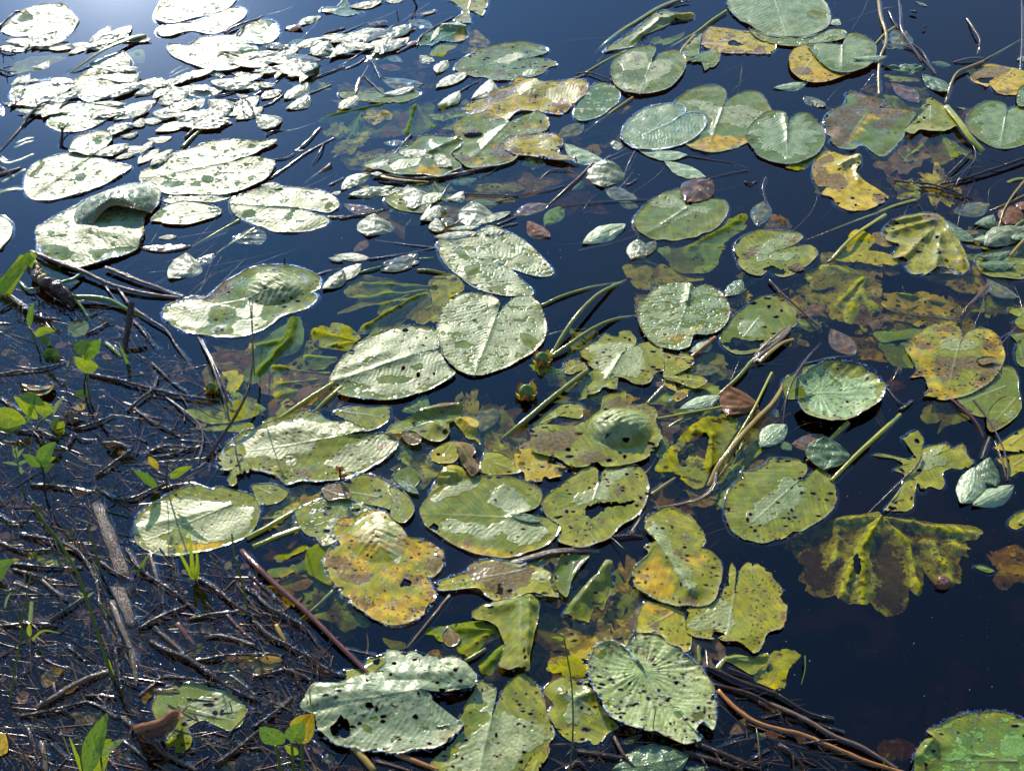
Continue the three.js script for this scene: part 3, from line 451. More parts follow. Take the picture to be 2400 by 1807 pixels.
P('G', null, 'brown olive drowned leaf behind the round pad with a curled lobe', [720,60,850,55,980,50,1110,100,1250,130,1240,160,1100,180,960,200,860,230,780,190,740,130], { sub: 7, h: 1.7, b: 0.25, moss: 0.35, wv: 3, s: 0.5, rag: 4 });
P('H', null, 'dark brown drowned leaf at the right edge below the row of three pondweed leaves', [1640,280,1700,250,1800,260,1850,500,1700,560,1600,520,1560,420], { sub: 22, h: 2.4, b: 0.7, moss: 0.5, wv: 4, rag: 4 });
P('L', null, 'red brown drowned leaf at the right edge beside the drooping drowned leaf', [1400,260,1480,240,1560,215,1700,230,1700,480,1600,470,1550,500,1490,500,1440,450,1470,390,1420,330], { sub: 16, h: 2.6, b: 0.75, moss: 0.4, wv: 4, rag: 5 });
P('L', null, 'dim brown leaf deep in the water above the bright green corner pad', [700,1500,780,1450,860,1440,930,1480,950,1560,820,1600,720,1580], { sub: 45, h: 2.5, b: 0.8, moss: 0.5, wv: 4, rag: 4 });
P('A', null, 'pale olive leaf sunk between the frame edge and the top left silver pad', [60,430,180,370,330,360,420,300,440,370,330,420,200,470,90,480], { sub: 5, h: 1.3, wv: 2, rag: 3 });
P('A', null, 'grey green leaf sunk below the long green blade at the top left', [830,350,920,320,945,370,930,410,860,400], { sub: 5, h: 0.8, hp: [[880,350,905,345,910,370,885,375]], wv: 2 });
P('C', null, 'brown decayed leaf sunk below the yellow and brown mottled leaf', [-20,1150,150,1100,280,1090,400,1130,330,1200,200,1260,60,1290,-40,1230], { sub: 18, h: 2.3, b: 0.8, moss: 0.3, wv: 4, rag: 4 });
P('C', null, 'bright green rough leaf half sunk below the olive pad with a brown leaflet', [930,1625,1020,1600,1180,1585,1270,1520,1380,1440,1520,1400,1525,1480,1420,1560,1370,1680,1260,1780,1060,1750,1000,1680], { sub: 4, h: 0.7, rg: [[1150,1620,1500,1430,7,12],[1250,1600,1300,1740,6,12]], moss: 0.25, wv: 5, s: 0.3, rag: 3 });
P('F', 'ribbed yellow green leaf', 'ribbed yellow green leaf half sunk in front of the mottled silver pads', [520,385,600,330,640,305,570,240,640,170,720,120,790,130,900,150,1000,175,1180,195,1260,250,1200,340,1190,400,1060,440,990,400,940,440,900,475,760,525,660,510,700,450,800,400,760,350,650,340], { c: [1180, 215], sub: 6, h: 1.1, rg: [[1160,210,700,190,9,7],[1100,230,620,290,8,7],[1100,260,720,350,9,7],[1050,270,720,470,13,8],[1000,250,850,330,7,8]], moss: 0.3, wv: 3, s: 0.4, rag: 4 });
P('F', null, 'mossy brown leaf at the right end of the ribbed yellow green leaf', [1130,150,1250,110,1360,210,1280,290,1230,330,1180,430,1060,440,1040,370,1140,330], { sub: 4, h: 1.7, b: 0.2, moss: 0.5, wv: 4, rag: 4 });
P('F', null, 'yellow ragged leaf left of the long silver pad with a fold', [355,500,440,450,540,435,600,460,680,530,640,570,600,620,520,610,420,590,370,550], { sub: 1, c: [660, 560], h: 1.5, s: 0.7, wv: 3, rg: [[660,560,400,500,5,9],[660,560,480,590,5,9]], rag: 4 });
P('F', null, 'green folded leaf with a bright wet ridge left of the ribbed yellow green leaf', [-60,700,0,600,-20,560,60,565,130,560,190,480,200,420,140,390,220,400,300,385,310,450,310,560,280,620,190,660,130,700,60,790,0,840,-70,820], { c: [250, 420], sub: 5, h: 0.4, rg: [[250,420,220,560,12,10],[220,560,20,770,12,9],[200,560,-10,600,9,9]], wv: 2, s: 0.2, rag: 2 });
P('F', 'ribbed olive fan leaf', 'ribbed olive leaf fan under water left of the long silver pad', [60,740,180,720,230,730,330,760,470,720,480,780,470,850,400,880,300,900,200,990,120,960,60,900,120,860,80,820], { c: [480, 790], sub: 7, h: 1.2, rg: [[480,770,120,740,8,8],[480,800,150,850,8,8],[470,830,140,930,6,9]], moss: 0.35, wv: 3, s: 0.4, rag: 4 });
P('F', null, 'green wet leaf lobe between the yellow ragged leaf and the ribbed olive fan leaf', [310,640,380,640,500,650,540,670,480,700,430,740,340,720], { sub: 2, h: 0.9, wv: 3, rg: [[320,660,530,665,5,7]], rag: 2 });
P('E', null, 'yellow leaf scrap under the arched brown twig', [1445,760,1540,745,1590,780,1560,860,1520,930,1470,890,1480,820], { sub: 3, h: 2.1, s: 0.5, wv: 2, rag: 4 });
P('E', 'olive drowned pad', 'olive yellow pad under a film of water left of the white streaked pad', [1180,1000,1250,1010,1340,980,1460,965,1530,940,1600,960,1690,1000,1680,1030,1560,1075,1400,1092,1270,1060], { c: [1400, 980], sub: 1.5, h: 1.25, yp: [[1330,990,1450,970,1460,1010,1360,1020]], s: 0.4, wv: 1.5, rag: 1 });
P('E', null, 'olive leaf scrap just below the olive drowned pad', [1230,1130,1380,1110,1500,1080,1640,1090,1650,1140,1540,1150,1440,1140,1360,1150], { sub: 3, h: 1.3, s: 0.6, wv: 2, rag: 5 });
P('E', null, 'green sunken leaf beneath the brown knotted root', [240,40,380,60,420,130,520,170,430,180,300,110], { sub: 6, h: 0.6, wv: 2 });
P('E', null, 'green sunken leaf in the debris left of the dark upright stick', [440,480,500,420,560,430,580,480,540,530,480,530], { sub: 5, h: 0.7, moss: 0.3, wv: 2, rag: 3 });
P('I', null, 'olive leaf scrap sunk among the dead reeds at the left', [190,250,250,220,370,270,480,300,370,350,250,330,190,320], { sub: 2, h: 1.4, s: 0.8, wv: 2, rag: 3 });
P('I', null, 'small dark green sunken leaf below the long twig in the shallows', [1190,910,1230,870,1305,850,1300,900,1250,930], { sub: 8, h: 0.6, moss: 0.2 });
P('I', null, 'green sunken leaf right of the long twig in the shallows', [1420,1060,1470,960,1510,965,1570,1060,1560,1130,1480,1100], { sub: 8, h: 0.7, s: 0.5, moss: 0.2 });
P('J', null, 'thin green leaf strip left of the yellow brown pad with a dry heart', [110,290,200,270,320,220,340,240,230,300,130,330], { sub: 2, h: 1.3, b: 0.1, wv: 2, rag: 3 });
P('J', null, 'dark green leaf strip with a yellow bud left of the pad with a dry heart', [70,380,180,350,280,330,340,290,420,330,350,370,240,390,140,440], { sub: 3, h: 0.9, moss: 0.3, yp: [[140,440,150,410,220,390,230,410,180,440]], wv: 3, rag: 3 });
P('J', null, 'dark green leaf lobe under the left flank of the pad with a dry heart', [330,240,400,200,450,190,520,250,480,380,480,475,400,440,330,390], { sub: 1, h: 0.7, s: 0.4, wv: 2, moss: 0.15, rag: 2 });
P('J', null, 'limp green leaf left of the upright yellow green leaf', [1085,790,1120,745,1300,722,1480,705,1560,760,1560,800,1430,850,1390,935,1310,915,1260,850,1180,840,1140,800], { c: [1540, 770], sub: 1, h: 0.9, rg: [[1530,770,1300,760,6,10],[1480,800,1360,890,5,10]], s: 0.4, wv: 3, rag: 3 });
P('J', null, 'pointed green leaf tip left of the dark upright stick of the limp green leaf', [815,810,880,825,960,840,960,875,880,880,840,860], { sub: 5, h: 1.0, moss: 0.3 });
P('J', null, 'wet green leaf funnel between the limp green leaf and the big wrinkled silver pad', [1430,985,1500,930,1590,850,1650,870,1680,960,1640,1010,1560,990,1500,1060,1450,1050], { sub: 2, c: [1600, 860], h: 0.8, rg: [[1600,870,1460,1020,8,11],[1640,880,1640,1000,6,9]], moss: 0.2, wv: 3, s: 0.4, rag: 2 });
P('J', null, 'brown decayed leaf under the limp green leaf', [1100,910,1180,880,1290,860,1330,900,1290,960,1180,950], { sub: 10, h: 2.5, b: 0.7, moss: 0.4 });
P('K', null, 'dark brown weed strand below the red brown weed tuft', [655,620,700,560,760,580,780,660,770,760,720,760,660,700], { sub: 9, h: 2.5, b: 0.8, moss: 0.5, wv: 5, rag: 8, name: 'water_weed', cat: 'water weed', group: 'brown water weeds' });
P('K', 'red brown weed tuft', 'red brown tuft of drowned weed right of the folded green leaf', [640,500,700,540,720,430,680,360,720,280,790,300,810,370,760,420,770,480,800,520,740,600,690,600], { sub: 5, h: 2.5, b: 0.8, moss: 0.3, wv: 5, rag: 8, name: 'water_weed', cat: 'water weed', group: 'brown water weeds' });
P('K', null, 'brown weed clump above the light green ribbed pad', [430,900,480,780,560,820,640,850,560,870,500,920], { sub: 6, h: 2.6, b: 0.75, moss: 0.4, wv: 5, rag: 8, name: 'water_weed', cat: 'water weed', group: 'brown water weeds' });
P('K', null, 'yellow brown decayed leaf above the speckled olive pad with an upturned center', [215,1010,240,950,320,930,440,940,500,1000,480,1060,400,1080,300,1060], { sub: 1, h: 1.8, b: 0.45, wv: 3, rag: 6 });
P('D', null, 'green fan shaped leaf sunk below the rolled green leaf', [900,1020,980,980,1040,930,1070,860,1130,865,1190,920,1260,1040,1200,1050,1110,1082,1020,1040,1000,1000], { c: [1110, 860], sub: 8, h: 1.2, rg: [[1110,865,1220,1040,9,12],[1070,880,960,1000,7,10]], bp: [[1060,940,1090,900,1150,960,1170,1040,1110,1070,1070,1010]], moss: 0.4, wv: 2, rag: 4 });
P('D', null, 'yellow green leaf scrap sunk under the fig shaped teal pad beside the yellow curved leaf', [110,1100,220,1050,350,950,390,970,300,1060,200,1120], { sub: 3, h: 1.7, moss: 0.3, wv: 2, rag: 3 });
P('D', null, 'mottled green leaf sliver floating below the wavy green pondweed leaves', [750,490,850,500,970,505,1000,520,900,540,780,530], { sub: 4, h: 1.2, b: 0.2, moss: 0.3, rag: 5 });
P('C', null, 'dim brown leaf sunk between the notched pads at the upper right', [860,640,960,620,990,670,930,700,880,690], { sub: 25, h: 2.6, b: 0.7, moss: 0.5, rag: 5 });
P('H', null, 'mossy green leaf sunk in front of the yellow and brown pad', [990,1050,1040,960,1130,940,1250,960,1320,1060,1220,1090,1160,1100,1100,1160,1130,1080,1020,1090], { sub: 6, h: 1.0, yp: [[1060,990,1100,950,1130,960,1080,1010]], moss: 0.4, wv: 4, rag: 4 });
P('L', null, 'ragged round leaf at the right end of the dark sticks, mostly rotted through', [-90,1080,-60,950,0,900,90,880,180,885,215,910,190,950,150,990,120,1060,110,1140,60,1150,-30,1110], { sub: 0.5, h: 1.9, b: 0.2, moss: 0.4, wv: 3, rag: 4 });

// ---------- lily pads, far to near ----------
P('a', 'top left silver pad', 'glaring silver pad in the sun glitter at the top left corner', [15,300,60,240,150,165,240,110,330,75,420,55,600,45,660,65,690,110,740,150,772,190,740,260,700,320,640,345,540,385,430,380,330,355,220,350,130,345,60,330], { c: [480, 230], tip: [40, 310], d: 0.76, wp: [[145,200,200,160,290,145,335,165,310,200,220,220,170,215]], bl: 0.3, dew: 2, wv: 2, s: 0.1, tilt: [480, 60, 5] });
P('b', 'back silver pad', 'silver pad at the top edge partly hidden behind another silver pad', [-120,60,0,-60,200,-90,450,-80,640,-20,630,15,560,75,400,135,200,180,0,225,-140,200], { c: [260, 20], d: 0.72, dew: 2, wv: 2, s: 0.1, bl: 0.3 });
P('b', 'front silver pad', 'long silver pad with a clean rounded right end near the top edge', [-140,300,-60,240,60,225,200,215,380,150,470,115,560,80,640,65,700,66,740,100,735,150,690,195,600,250,530,295,460,320,340,330,200,300,80,330,0,355,-100,350], { c: [520, 190], tip: [-120, 310], d: 0.76, dew: 1, wv: 2, s: 0.1, bl: 0.2 });
P('b', 'crinkled silver leaf', 'crinkled silver leaf with a green shaded corner right of the notched silver pad', [600,350,680,290,760,240,860,205,940,192,1005,197,1052,250,1062,320,1045,370,1000,400,900,432,780,420,680,400], { c: [760, 330], d: 0.75, wp: [[930,200,1000,200,1045,255,960,260]], dew: 2, wv: 5, s: 0.3, rag: 5 });
P('b', 'notched silver pad', 'silver pad with an open notch and two lobes pointing right', [-40,440,60,430,150,440,280,372,450,342,560,342,650,350,700,400,760,440,830,455,855,500,860,542,780,560,700,556,600,535,510,512,600,555,690,575,716,615,700,650,640,675,560,692,440,690,300,662,200,620,120,590,0,525], { c: [495, 513], tip: [20, 480], d: 0.76, wp: [[655,510,690,465,760,452,825,475,832,520,770,545,700,538]], wv: 2.5, dew: 1.6, s: 0.15, rg: [[500,515,840,500,5,12],[500,520,700,600,4,10]] });
P('a', 'upper crowded silver leaf', 'small silver leaf at the back of the crowded silver clump', [870,640,920,600,1000,560,1100,530,1195,500,1230,540,1280,590,1265,640,1180,660,1080,650,960,665], { c: [1060, 600], d: 0.72, dew: 2, wv: 5, s: 0.3 });
P('a', 'broad crowded silver leaf', 'broad crinkled silver leaf in the middle of the crowded silver clump', [690,860,720,790,800,730,900,670,1000,660,1130,680,1250,690,1350,700,1360,730,1310,790,1220,850,1160,900,1040,940,950,960,895,1000,840,990,790,965,740,920], { c: [885, 995], tip: [1340, 710], d: 0.72, dew: 2.2, wv: 6, s: 0.3, bp: [[940,740,1000,740,1010,790,960,800]] });
P('a', 'ragged left silver leaf', 'ragged silver leaf at the left end of the crowded silver clump', [95,920,160,880,250,835,300,800,400,785,480,780,550,765,570,800,640,830,668,870,650,900,620,960,520,960,430,950,370,985,300,1010,240,1040,180,1042,120,1010], { c: [400, 880], d: 0.72, dew: 2, wv: 5, s: 0.4, rag: 4 });
P('a', 'large crowded silver pad', 'large silver pad along the front of the crowded silver clump', [330,1062,400,1030,500,1012,680,1000,870,1000,1000,1025,1235,1050,1120,1090,1060,1150,1000,1195,850,1262,700,1290,560,1272,450,1200,500,1130,400,1120], { c: [860, 1010], tip: [480, 1160], d: 0.72, dew: 1.6, wv: 3, s: 0.2 });
P('d', 'left ribbed silver pad', 'broad silver pad with a long midrib at the left edge of the silver leaves', [232,590,235,520,245,460,330,352,450,292,540,262,620,240,760,262,880,275,1000,300,1110,335,1200,355,1285,382,1200,450,1120,500,1050,542,900,605,800,640,700,665,590,690,480,712,400,712,330,700,260,660], { c: [890, 280], tip: [280, 670], d: 0.78, wp: [[730,490,745,455,800,445,845,470,820,510,770,530],[480,650,495,625,535,640,540,665,500,672],[270,470,330,420,420,330,440,340,380,430,310,480]], bl: 0.25, dew: 0.9, wv: 1.6, s: 0.15, rg: [[890,280,300,670,2.2,5]] });
P('d', 'small perched silver pad', 'small silver pad perched over the back of the left ribbed silver pad', [670,235,690,170,720,110,780,75,860,48,960,35,1050,40,1085,65,1098,105,1080,140,1040,180,980,220,900,268,850,272,760,250], { c: [885, 262], tip: [860, 50], d: 0.72, wp: [[900,120,950,112,1000,130,970,165,930,165]], cup: 3, dew: 1.2, wv: 2, s: 0.15 });
P('A', null, 'narrow silver lobe tucked between the great silver pad and the small lens shaped silver pad', [1050,1300,1150,1270,1280,1265,1400,1265,1490,1258,1500,1280,1420,1305,1340,1315,1240,1310,1120,1320], { c: [1200, 1290], d: 0.74, dew: 1, wv: 2, s: 0.3 });
P('A', 'lens shaped silver pad', 'small lens shaped silver pad with a green wet end beside the curled silver pad', [975,1432,1020,1380,1080,1335,1160,1312,1250,1312,1340,1328,1420,1350,1442,1368,1425,1395,1330,1430,1260,1450,1200,1462,1090,1457,1020,1440], { c: [1400, 1370], tip: [1000, 1430], d: 0.76, wp: [[980,1432,1050,1360,1080,1370,1040,1420],[1360,1350,1430,1360,1430,1390,1370,1385]], dew: 0.8, wv: 1.2, s: 0.2 });
P('e', 'great silver pad', 'great silver pad with a curled tip at the upper right of its rim', [-305,500,-290,430,-230,390,-150,335,-50,262,50,232,150,205,250,170,350,140,470,120,600,112,720,122,850,132,940,122,1025,112,1040,130,1000,165,900,205,840,245,750,285,690,302,560,336,690,298,800,284,900,286,960,300,1020,330,1005,390,960,470,880,525,800,562,700,600,600,632,480,650,380,652,250,645,100,640,0,640,-80,620,-150,600,-230,560], { c: [535, 340], tip: [-280, 480], d: 0.72, wp: [[290,500,320,460,400,465,425,500,400,530,330,530],[190,560,230,520,290,515,290,560,210,580],[745,490,780,465,830,470,815,510,770,525],[-110,540,-40,510,60,515,140,520,120,555,30,575,-60,580],[760,165,800,160,850,180,810,205,765,195],[510,490,530,460,560,490,540,515]], bl: 0.3, dew: 0.7, wv: 2, s: 0.2, rg: [[535,340,-250,480,1.5,6]], domeless: 1, tilt: [0, 640, -3] });
const curledPad = P('A', 'curled silver pad', 'silver pad with a tall lobe curled up over its own dark shadow', [240,1480,290,1450,380,1390,470,1350,560,1300,640,1270,720,1235,800,1205,900,1190,950,1190,1000,1210,1045,1235,1040,1290,1020,1340,960,1390,935,1430,935,1500,915,1570,890,1620,800,1660,700,1690,600,1720,500,1740,400,1730,320,1690,250,1640,235,1560], { c: [590, 1490], tip: [400, 1720], d: 0.76, wp: [[230,1600,330,1590,430,1610,480,1650,440,1690,330,1700,240,1680],[560,1640,700,1620,850,1600,880,1630,760,1680,620,1700],[290,1510,330,1500,360,1520,320,1540]], bl: 0.3, dew: 1.3, wv: 3, s: 0.15, rg: [[590,1490,940,1560,5,20],[590,1500,640,1660,3,16]], lobe: 1 });
{ // its back lobe lifted like an awning, open towards the camera
  const O = curledPad.position, F = (x, y, h) => { const q = px('A', x, y); return at(q[0], q[1], h / 1000).sub(O); };
  // the free edge is seen at (x, y): it stands h above the water, so its foot lies nearer the camera
  const B = new THREE.CatmullRomCurve3([F(470, 1500, 3), F(470, 1400, 4), F(560, 1300, 5), F(720, 1235, 5), F(880, 1195, 5), F(1000, 1225, 5), F(1045, 1300, 4)]);
  const E = new THREE.CatmullRomCurve3([F(592, 1488, 4), F(610, 1440, 16), F(660, 1365, 30), F(720, 1320, 36), F(810, 1325, 37), F(890, 1350, 30), F(985, 1385, 8)]);
  const NU = 60, NV = 24, pos = [], uv = [], idx = [], sh = sheet(), T0 = sh.tile((u, w, o) => { const n = noise(u * 12, w * 12), n2 = noise(u * 44, w * 44), f = sst(-0.1, 0.1, noise(u * 9 + 4, w * 7) * 0.6 + 0.5 * n2 + 0.35 - w * 0.6), e = sst(0.86, 0.97, w), vn = 0.5 + 0.5 * Math.sin(u * 60 + 2 * n); o[0] = mix(mix(0.085, 0.2, f), 0.2, e) * (1 + 0.2 * n2); o[1] = mix(mix(0.12, 0.22, f), 0.115, e) * (1 + 0.2 * n2); o[2] = mix(mix(0.04, 0.14, f), 0.02, e); o[3] = mix(0.2, 0.45, f); o[4] = 0.4 + 0.1 * f + 0.12 * vn + 0.06 * n2; });
  for (let i = 0; i <= NU; i++) { const a = B.getPoint(i / NU), b = E.getPoint(i / NU); for (let j = 0; j <= NV; j++) { const t = j / NV, p = a.clone().lerp(b, t); p.y += 0.014 * Math.sin(Math.PI * t) * Math.sin(Math.PI * i / NU) + 0.0016 * noise(i * 0.3, t * 4) - 0.008 * sst(0.85, 1, t) * Math.sin(Math.PI * i / NU); pos.push(p.x, p.y, p.z); uv.push(T0[0] + (0.02 + 0.96 * i / NU) * T0[2], T0[1] + (0.02 + 0.96 * t) * T0[2]); } }
  for (let i = 0; i < NU; i++) for (let j = 0; j < NV; j++) { const a = i * (NV + 1) + j, b = a + NV + 1; idx.push(a, a + 1, b, b, a + 1, b + 1); }
  const g = new THREE.BufferGeometry(); g.setAttribute('position', new THREE.Float32BufferAttribute(pos, 3)); g.setAttribute('uv', new THREE.Float32BufferAttribute(uv, 2)); g.setIndex(idx); g.computeVertexNormals();
  const m = new THREE.Mesh(g, sh.mat); m.name = 'curled_lobe'; m.userData.label = 'green lobe curled up with a yellow brown rim'; m.castShadow = m.receiveShadow = true; curledPad.add(m);
}
P('E', null, 'silver pad at the left frame edge, cut by it', [-120,-180,-60,-250,0,-265,55,-240,82,-190,70,-120,30,-70,0,-40,-80,-60], { c: [-40, -170], d: 0.88, dew: 1, wv: 1.5, s: 0.2 });
P('e', 'holed silver pad', 'silver pad with many small dark wet patches standing alone in open water', [575,745,590,700,640,662,740,625,850,600,920,585,1000,570,1120,570,1250,580,1350,592,1450,602,1530,630,1590,668,1630,715,1647,770,1600,802,1550,826,1460,815,1360,800,1250,782,1340,812,1440,842,1500,860,1547,890,1530,940,1470,968,1400,990,1300,1012,1200,1022,1100,1022,1000,1012,940,990,900,965,830,945,760,912,700,895,640,862,600,820], { c: [1240, 783], tip: [590, 740], d: 0.78, wp: [[690,840,720,810,790,795,838,815,820,855,740,875,700,870],[1100,890,1130,840,1180,810,1215,810,1190,860,1195,895,1150,900],[1010,600,1050,585,1098,595,1085,625,1040,632],[1480,710,1530,700,1560,712,1520,728],[1500,770,1550,735,1590,745,1570,780,1510,800],[905,860,930,835,990,825,975,850,920,868]], bl: 0.25, s: 0.35, dew: 0.8, wv: 2, rg: [[1240,783,600,730,3,5],[1000,1000,700,850,-3,14]] });
P('V', 'white domed olive pad', 'olive pad with a crusty white dome risen from the water', [350,680,358,662,372,654,420,640,440,646,470,620,500,600,522,588,545,577,575,572,620,572,650,578,672,587,690,600,694,615,684,628,672,632,685,636,688,645,670,662,640,674,610,684,592,698,570,712,540,724,510,729,480,728,450,726,420,722,385,712,365,700], { c: [560, 640], tip: [360, 680], h: 1.15, dp: [[535,660,530,630,545,605,570,592,600,590,630,598,655,610,655,628,630,645,600,655,575,660,560,680,530,690,500,680],[355,680,370,660,420,650,470,655,520,668,500,680,470,690,440,710,390,705],[500,705,520,690,560,690,580,695,550,715,510,725]], wp: [[455,665,470,660,510,668,510,690,490,720,455,715,450,690]], dome: [[590,622,655,660,17]], bp: [[372,650,420,636,470,618,500,600,505,625,480,640,440,655,400,660]], s: 0.4, dew: 1.6, wv: 2, rag: 1.5 });
P('c', null, 'folded green leaf with a bright yellow tip at the top of the pond', [760,440,790,380,840,320,960,265,1050,235,1120,230,1190,262,1230,320,1235,360,1180,400,1100,408,1000,400,930,412,880,450,850,440], { c: [1100, 330], h: 0.4, dp: [[965,300,985,262,1060,250,1150,240,1200,275,1180,300,1090,310]], yp: [[1090,390,1110,340,1180,310,1220,340,1190,395]], rg: [[1000,270,1210,290,14,14]], wv: 3, s: 0.2, dew: 1 });
P('c', null, 'yellow green leaf lobe below the folded green leaf with a yellow tip', [868,540,880,480,960,430,1060,408,1135,412,1110,460,1040,500,1000,555,920,550], { h: 1.4, s: 0.6, wv: 2, sub: 0.5, rag: 2 });
P('B', null, 'yellow decayed leaf at the top edge left of the open blue water', [1240,-20,1290,-60,1450,-70,1510,0,1500,60,1470,105,1420,70,1390,110,1395,150,1330,148,1290,130,1345,80,1320,40], { h: 1.9, b: 0.42, wv: 3, s: 0.6, rag: 5, dew: 0.6 });
P('c', null, 'small torn green leaf at the top edge left of the yellow decayed leaf', [-50,60,40,-20,60,20,100,90,220,120,210,140,100,150,40,160,-40,140,-200,110,-180,70], { c: [30, 70], h: 0.9, wv: 3, dp: [[-170,90,-100,70,-40,90,-60,120,-140,115]], s: 0.3, rag: 3, dew: 1 });
P('B', 'olive oval pad', 'olive oval pad with a dry pale center near the middle of the top edge', [1290,450,1305,415,1350,375,1400,345,1450,322,1520,300,1600,285,1665,278,1740,272,1800,282,1865,293,1895,310,1905,330,1880,352,1800,370,1700,388,1665,395,1720,392,1790,378,1870,380,1950,405,1960,425,1900,440,1880,470,1800,500,1740,505,1660,522,1600,525,1530,522,1480,500,1430,505,1380,490,1320,472], { c: [1672, 393], tip: [1300, 450], h: 1.05, dp: [[1560,395,1610,370,1665,345,1720,345,1770,355,1730,375,1670,400,1640,412,1590,415],[1740,460,1800,450,1840,455,1800,490,1745,490]], bp: [[1500,340,1530,320,1555,345,1520,355],[1560,350,1590,335,1600,350],[1545,485,1570,455,1620,455,1610,475,1570,500]], s: 0.5, dew: 0.5, wv: 1.5, rag: 1.5 });
P('C', null, 'green pad half under the yellow and brown mottled leaf', [400,745,430,660,480,600,560,535,650,548,690,570,708,615,690,670,640,710,600,745,540,770,480,790,430,785], { c: [470, 640], tip: [690, 700], h: 0.6, d: 0.25, s: 0.1, dew: 0.5, wv: 1.5 });
P('B', 'yellow and brown mottled leaf', 'large yellow and brown mottled leaf with a pale upturned heart', [1350,705,1400,665,1480,620,1560,585,1640,555,1700,495,1800,505,1860,530,1960,525,2070,515,2140,520,2165,545,2145,610,2110,640,2040,710,1990,742,1900,735,1800,722,1700,728,1620,790,1540,785,1470,762,1440,755,1380,740], { c: [1800, 590], tip: [1380, 720], h: 2.3, b: 0.34, y: 0.5, dp: [[1690,590,1740,555,1800,528,1860,540,1890,560,1850,590,1820,610,1860,600,1930,570,2040,530,2115,550,2125,615,2060,690,1990,680,1930,650,1850,635,1780,640,1720,610],[1545,770,1600,740,1680,730,1700,760,1620,790,1560,790]], bp: [[1480,640,1600,590,1680,560,1700,600,1600,650,1500,690],[1930,640,2010,640,2040,700,1980,720,1930,690]], dome: [[1800,575,1900,640,9]], wv: 4, s: 0.4, rag: 2.5, dew: 1, bl: 0.15 });
P('B', null, 'olive and yellow leaf with a pale diagonal rib below the mottled yellow and brown leaf', [1285,830,1310,780,1360,755,1440,740,1520,715,1580,760,1665,790,1760,790,1830,715,1895,760,1905,820,1880,850,1780,880,1700,905,1760,900,1790,930,1740,970,1680,1040,1620,1065,1560,1082,1470,1090,1380,1090,1320,1050,1275,1000,1255,930,1290,890], { c: [1640, 800], tip: [1420, 1020], h: 1.2, y: 0.42, dp: [[1440,925,1500,870,1580,820,1670,795,1650,830,1590,890,1530,950,1470,965],[1590,745,1660,750,1700,775,1620,785]], bp: [[1310,1010,1350,1000,1400,1020,1395,1050,1330,1045],[1530,970,1620,920,1720,900,1760,930,1700,1000,1600,1040,1540,1030],[1325,885,1360,850,1420,845,1460,870,1430,890,1360,895]], s: 0.5, rg: [[1640,800,1420,1010,3,8]], wv: 2, rag: 1.5, dew: 0.4 });
P('C', null, 'brown and yellow decayed leaf with one pale crinkled lobe left of the round olive pads', [-40,890,60,870,150,850,280,880,335,920,310,990,420,1040,320,1045,200,1032,100,1010,0,1000,-60,950], { h: 2.3, b: 0.5, dp: [[160,940,220,915,300,925,340,950,290,970,200,970]], s: 0.4, wv: 4, rag: 4, dew: 1 });
P('B', 'sprig pad', 'green pad carrying a white crossed sprig of small leaves', [700,1070,760,1030,860,990,960,960,1020,930,1080,880,1160,878,1250,885,1335,908,1330,950,1270,1000,1340,1085,1280,1110,1200,1150,1100,1135,1000,1142,900,1130,820,1110], { c: [1140, 990], tip: [780, 1060], h: 0.95, s: 0.2, dp: [[1120,915,1145,905,1180,950,1260,960,1200,985,1150,985],[1165,1010,1220,1000,1260,1040,1270,1070,1230,1085,1190,1050],[860,1080,960,1040,1080,1030,1060,1070,960,1100,900,1110]], rg: [[1140,990,1320,900,7,9]], yp: [[1000,1120,1080,1080,1200,1080,1180,1140,1060,1135]], wv: 2, dew: 0.6, bp: [[800,1000,860,975,900,1000,850,1030]] });
P('C', 'long folded leaf', 'long folded leaf with a yellow curled tip at the top right of the open water', [590,340,650,290,740,235,830,165,900,110,940,80,990,64,1030,75,1100,85,1170,90,1182,120,1140,135,1060,140,1000,172,900,215,830,262,790,300,740,312,660,330], { c: [1000, 100], tip: [600, 340], h: 1.35, b: 0.12, dp: [[800,230,900,150,960,95,1010,90,1030,140,940,180,850,235]], rg: [[790,270,960,140,10,10],[960,140,1160,105,14,12]], yp: [[1070,110,1090,85,1170,92,1175,125,1100,135]], wv: 3, s: 0.4, rag: 2, dew: 0.8 });
P('C', null, 'ragged green strip right of the long folded leaf', [860,265,900,220,960,230,960,280,1040,240,1130,195,1100,240,1010,290,950,300,900,270], { h: 0.9, sub: 1, moss: 0.3, wv: 3, rag: 4 });
P('C', 'rusty decayed leaf', 'brown and yellow decayed leaf under the teal pad at the top right', [1215,250,1270,170,1320,180,1370,215,1440,195,1530,210,1600,190,1680,240,1720,300,1680,355,1560,350,1450,350,1340,345,1250,310], { c: [1600, 210], h: 2.5, b: 0.5, hp: [[1400,270,1450,260,1500,290,1470,300,1410,300]], wv: 3, s: 0.4, rag: 5, dew: 0.6 });
P('C', null, 'crumpled yellow green leaf shreds below the rusty decayed leaf', [1080,340,1110,290,1160,260,1230,205,1220,260,1140,310,1130,390,1180,370,1260,330,1340,320,1355,370,1330,420,1280,450,1250,460,1270,410,1200,400,1130,410], { h: 1.3, b: 0.15, wv: 6, rag: 5, s: 0.3, dew: 0.8 });
P('V', null, 'olive leaf edge showing under the teal pad at the top right', [1615,60,1660,78,1740,82,1790,66,1806,78,1790,92,1740,100,1690,98,1640,85], { h: 1.1, d: 0.3, b: 0.15, s: 0.2 });
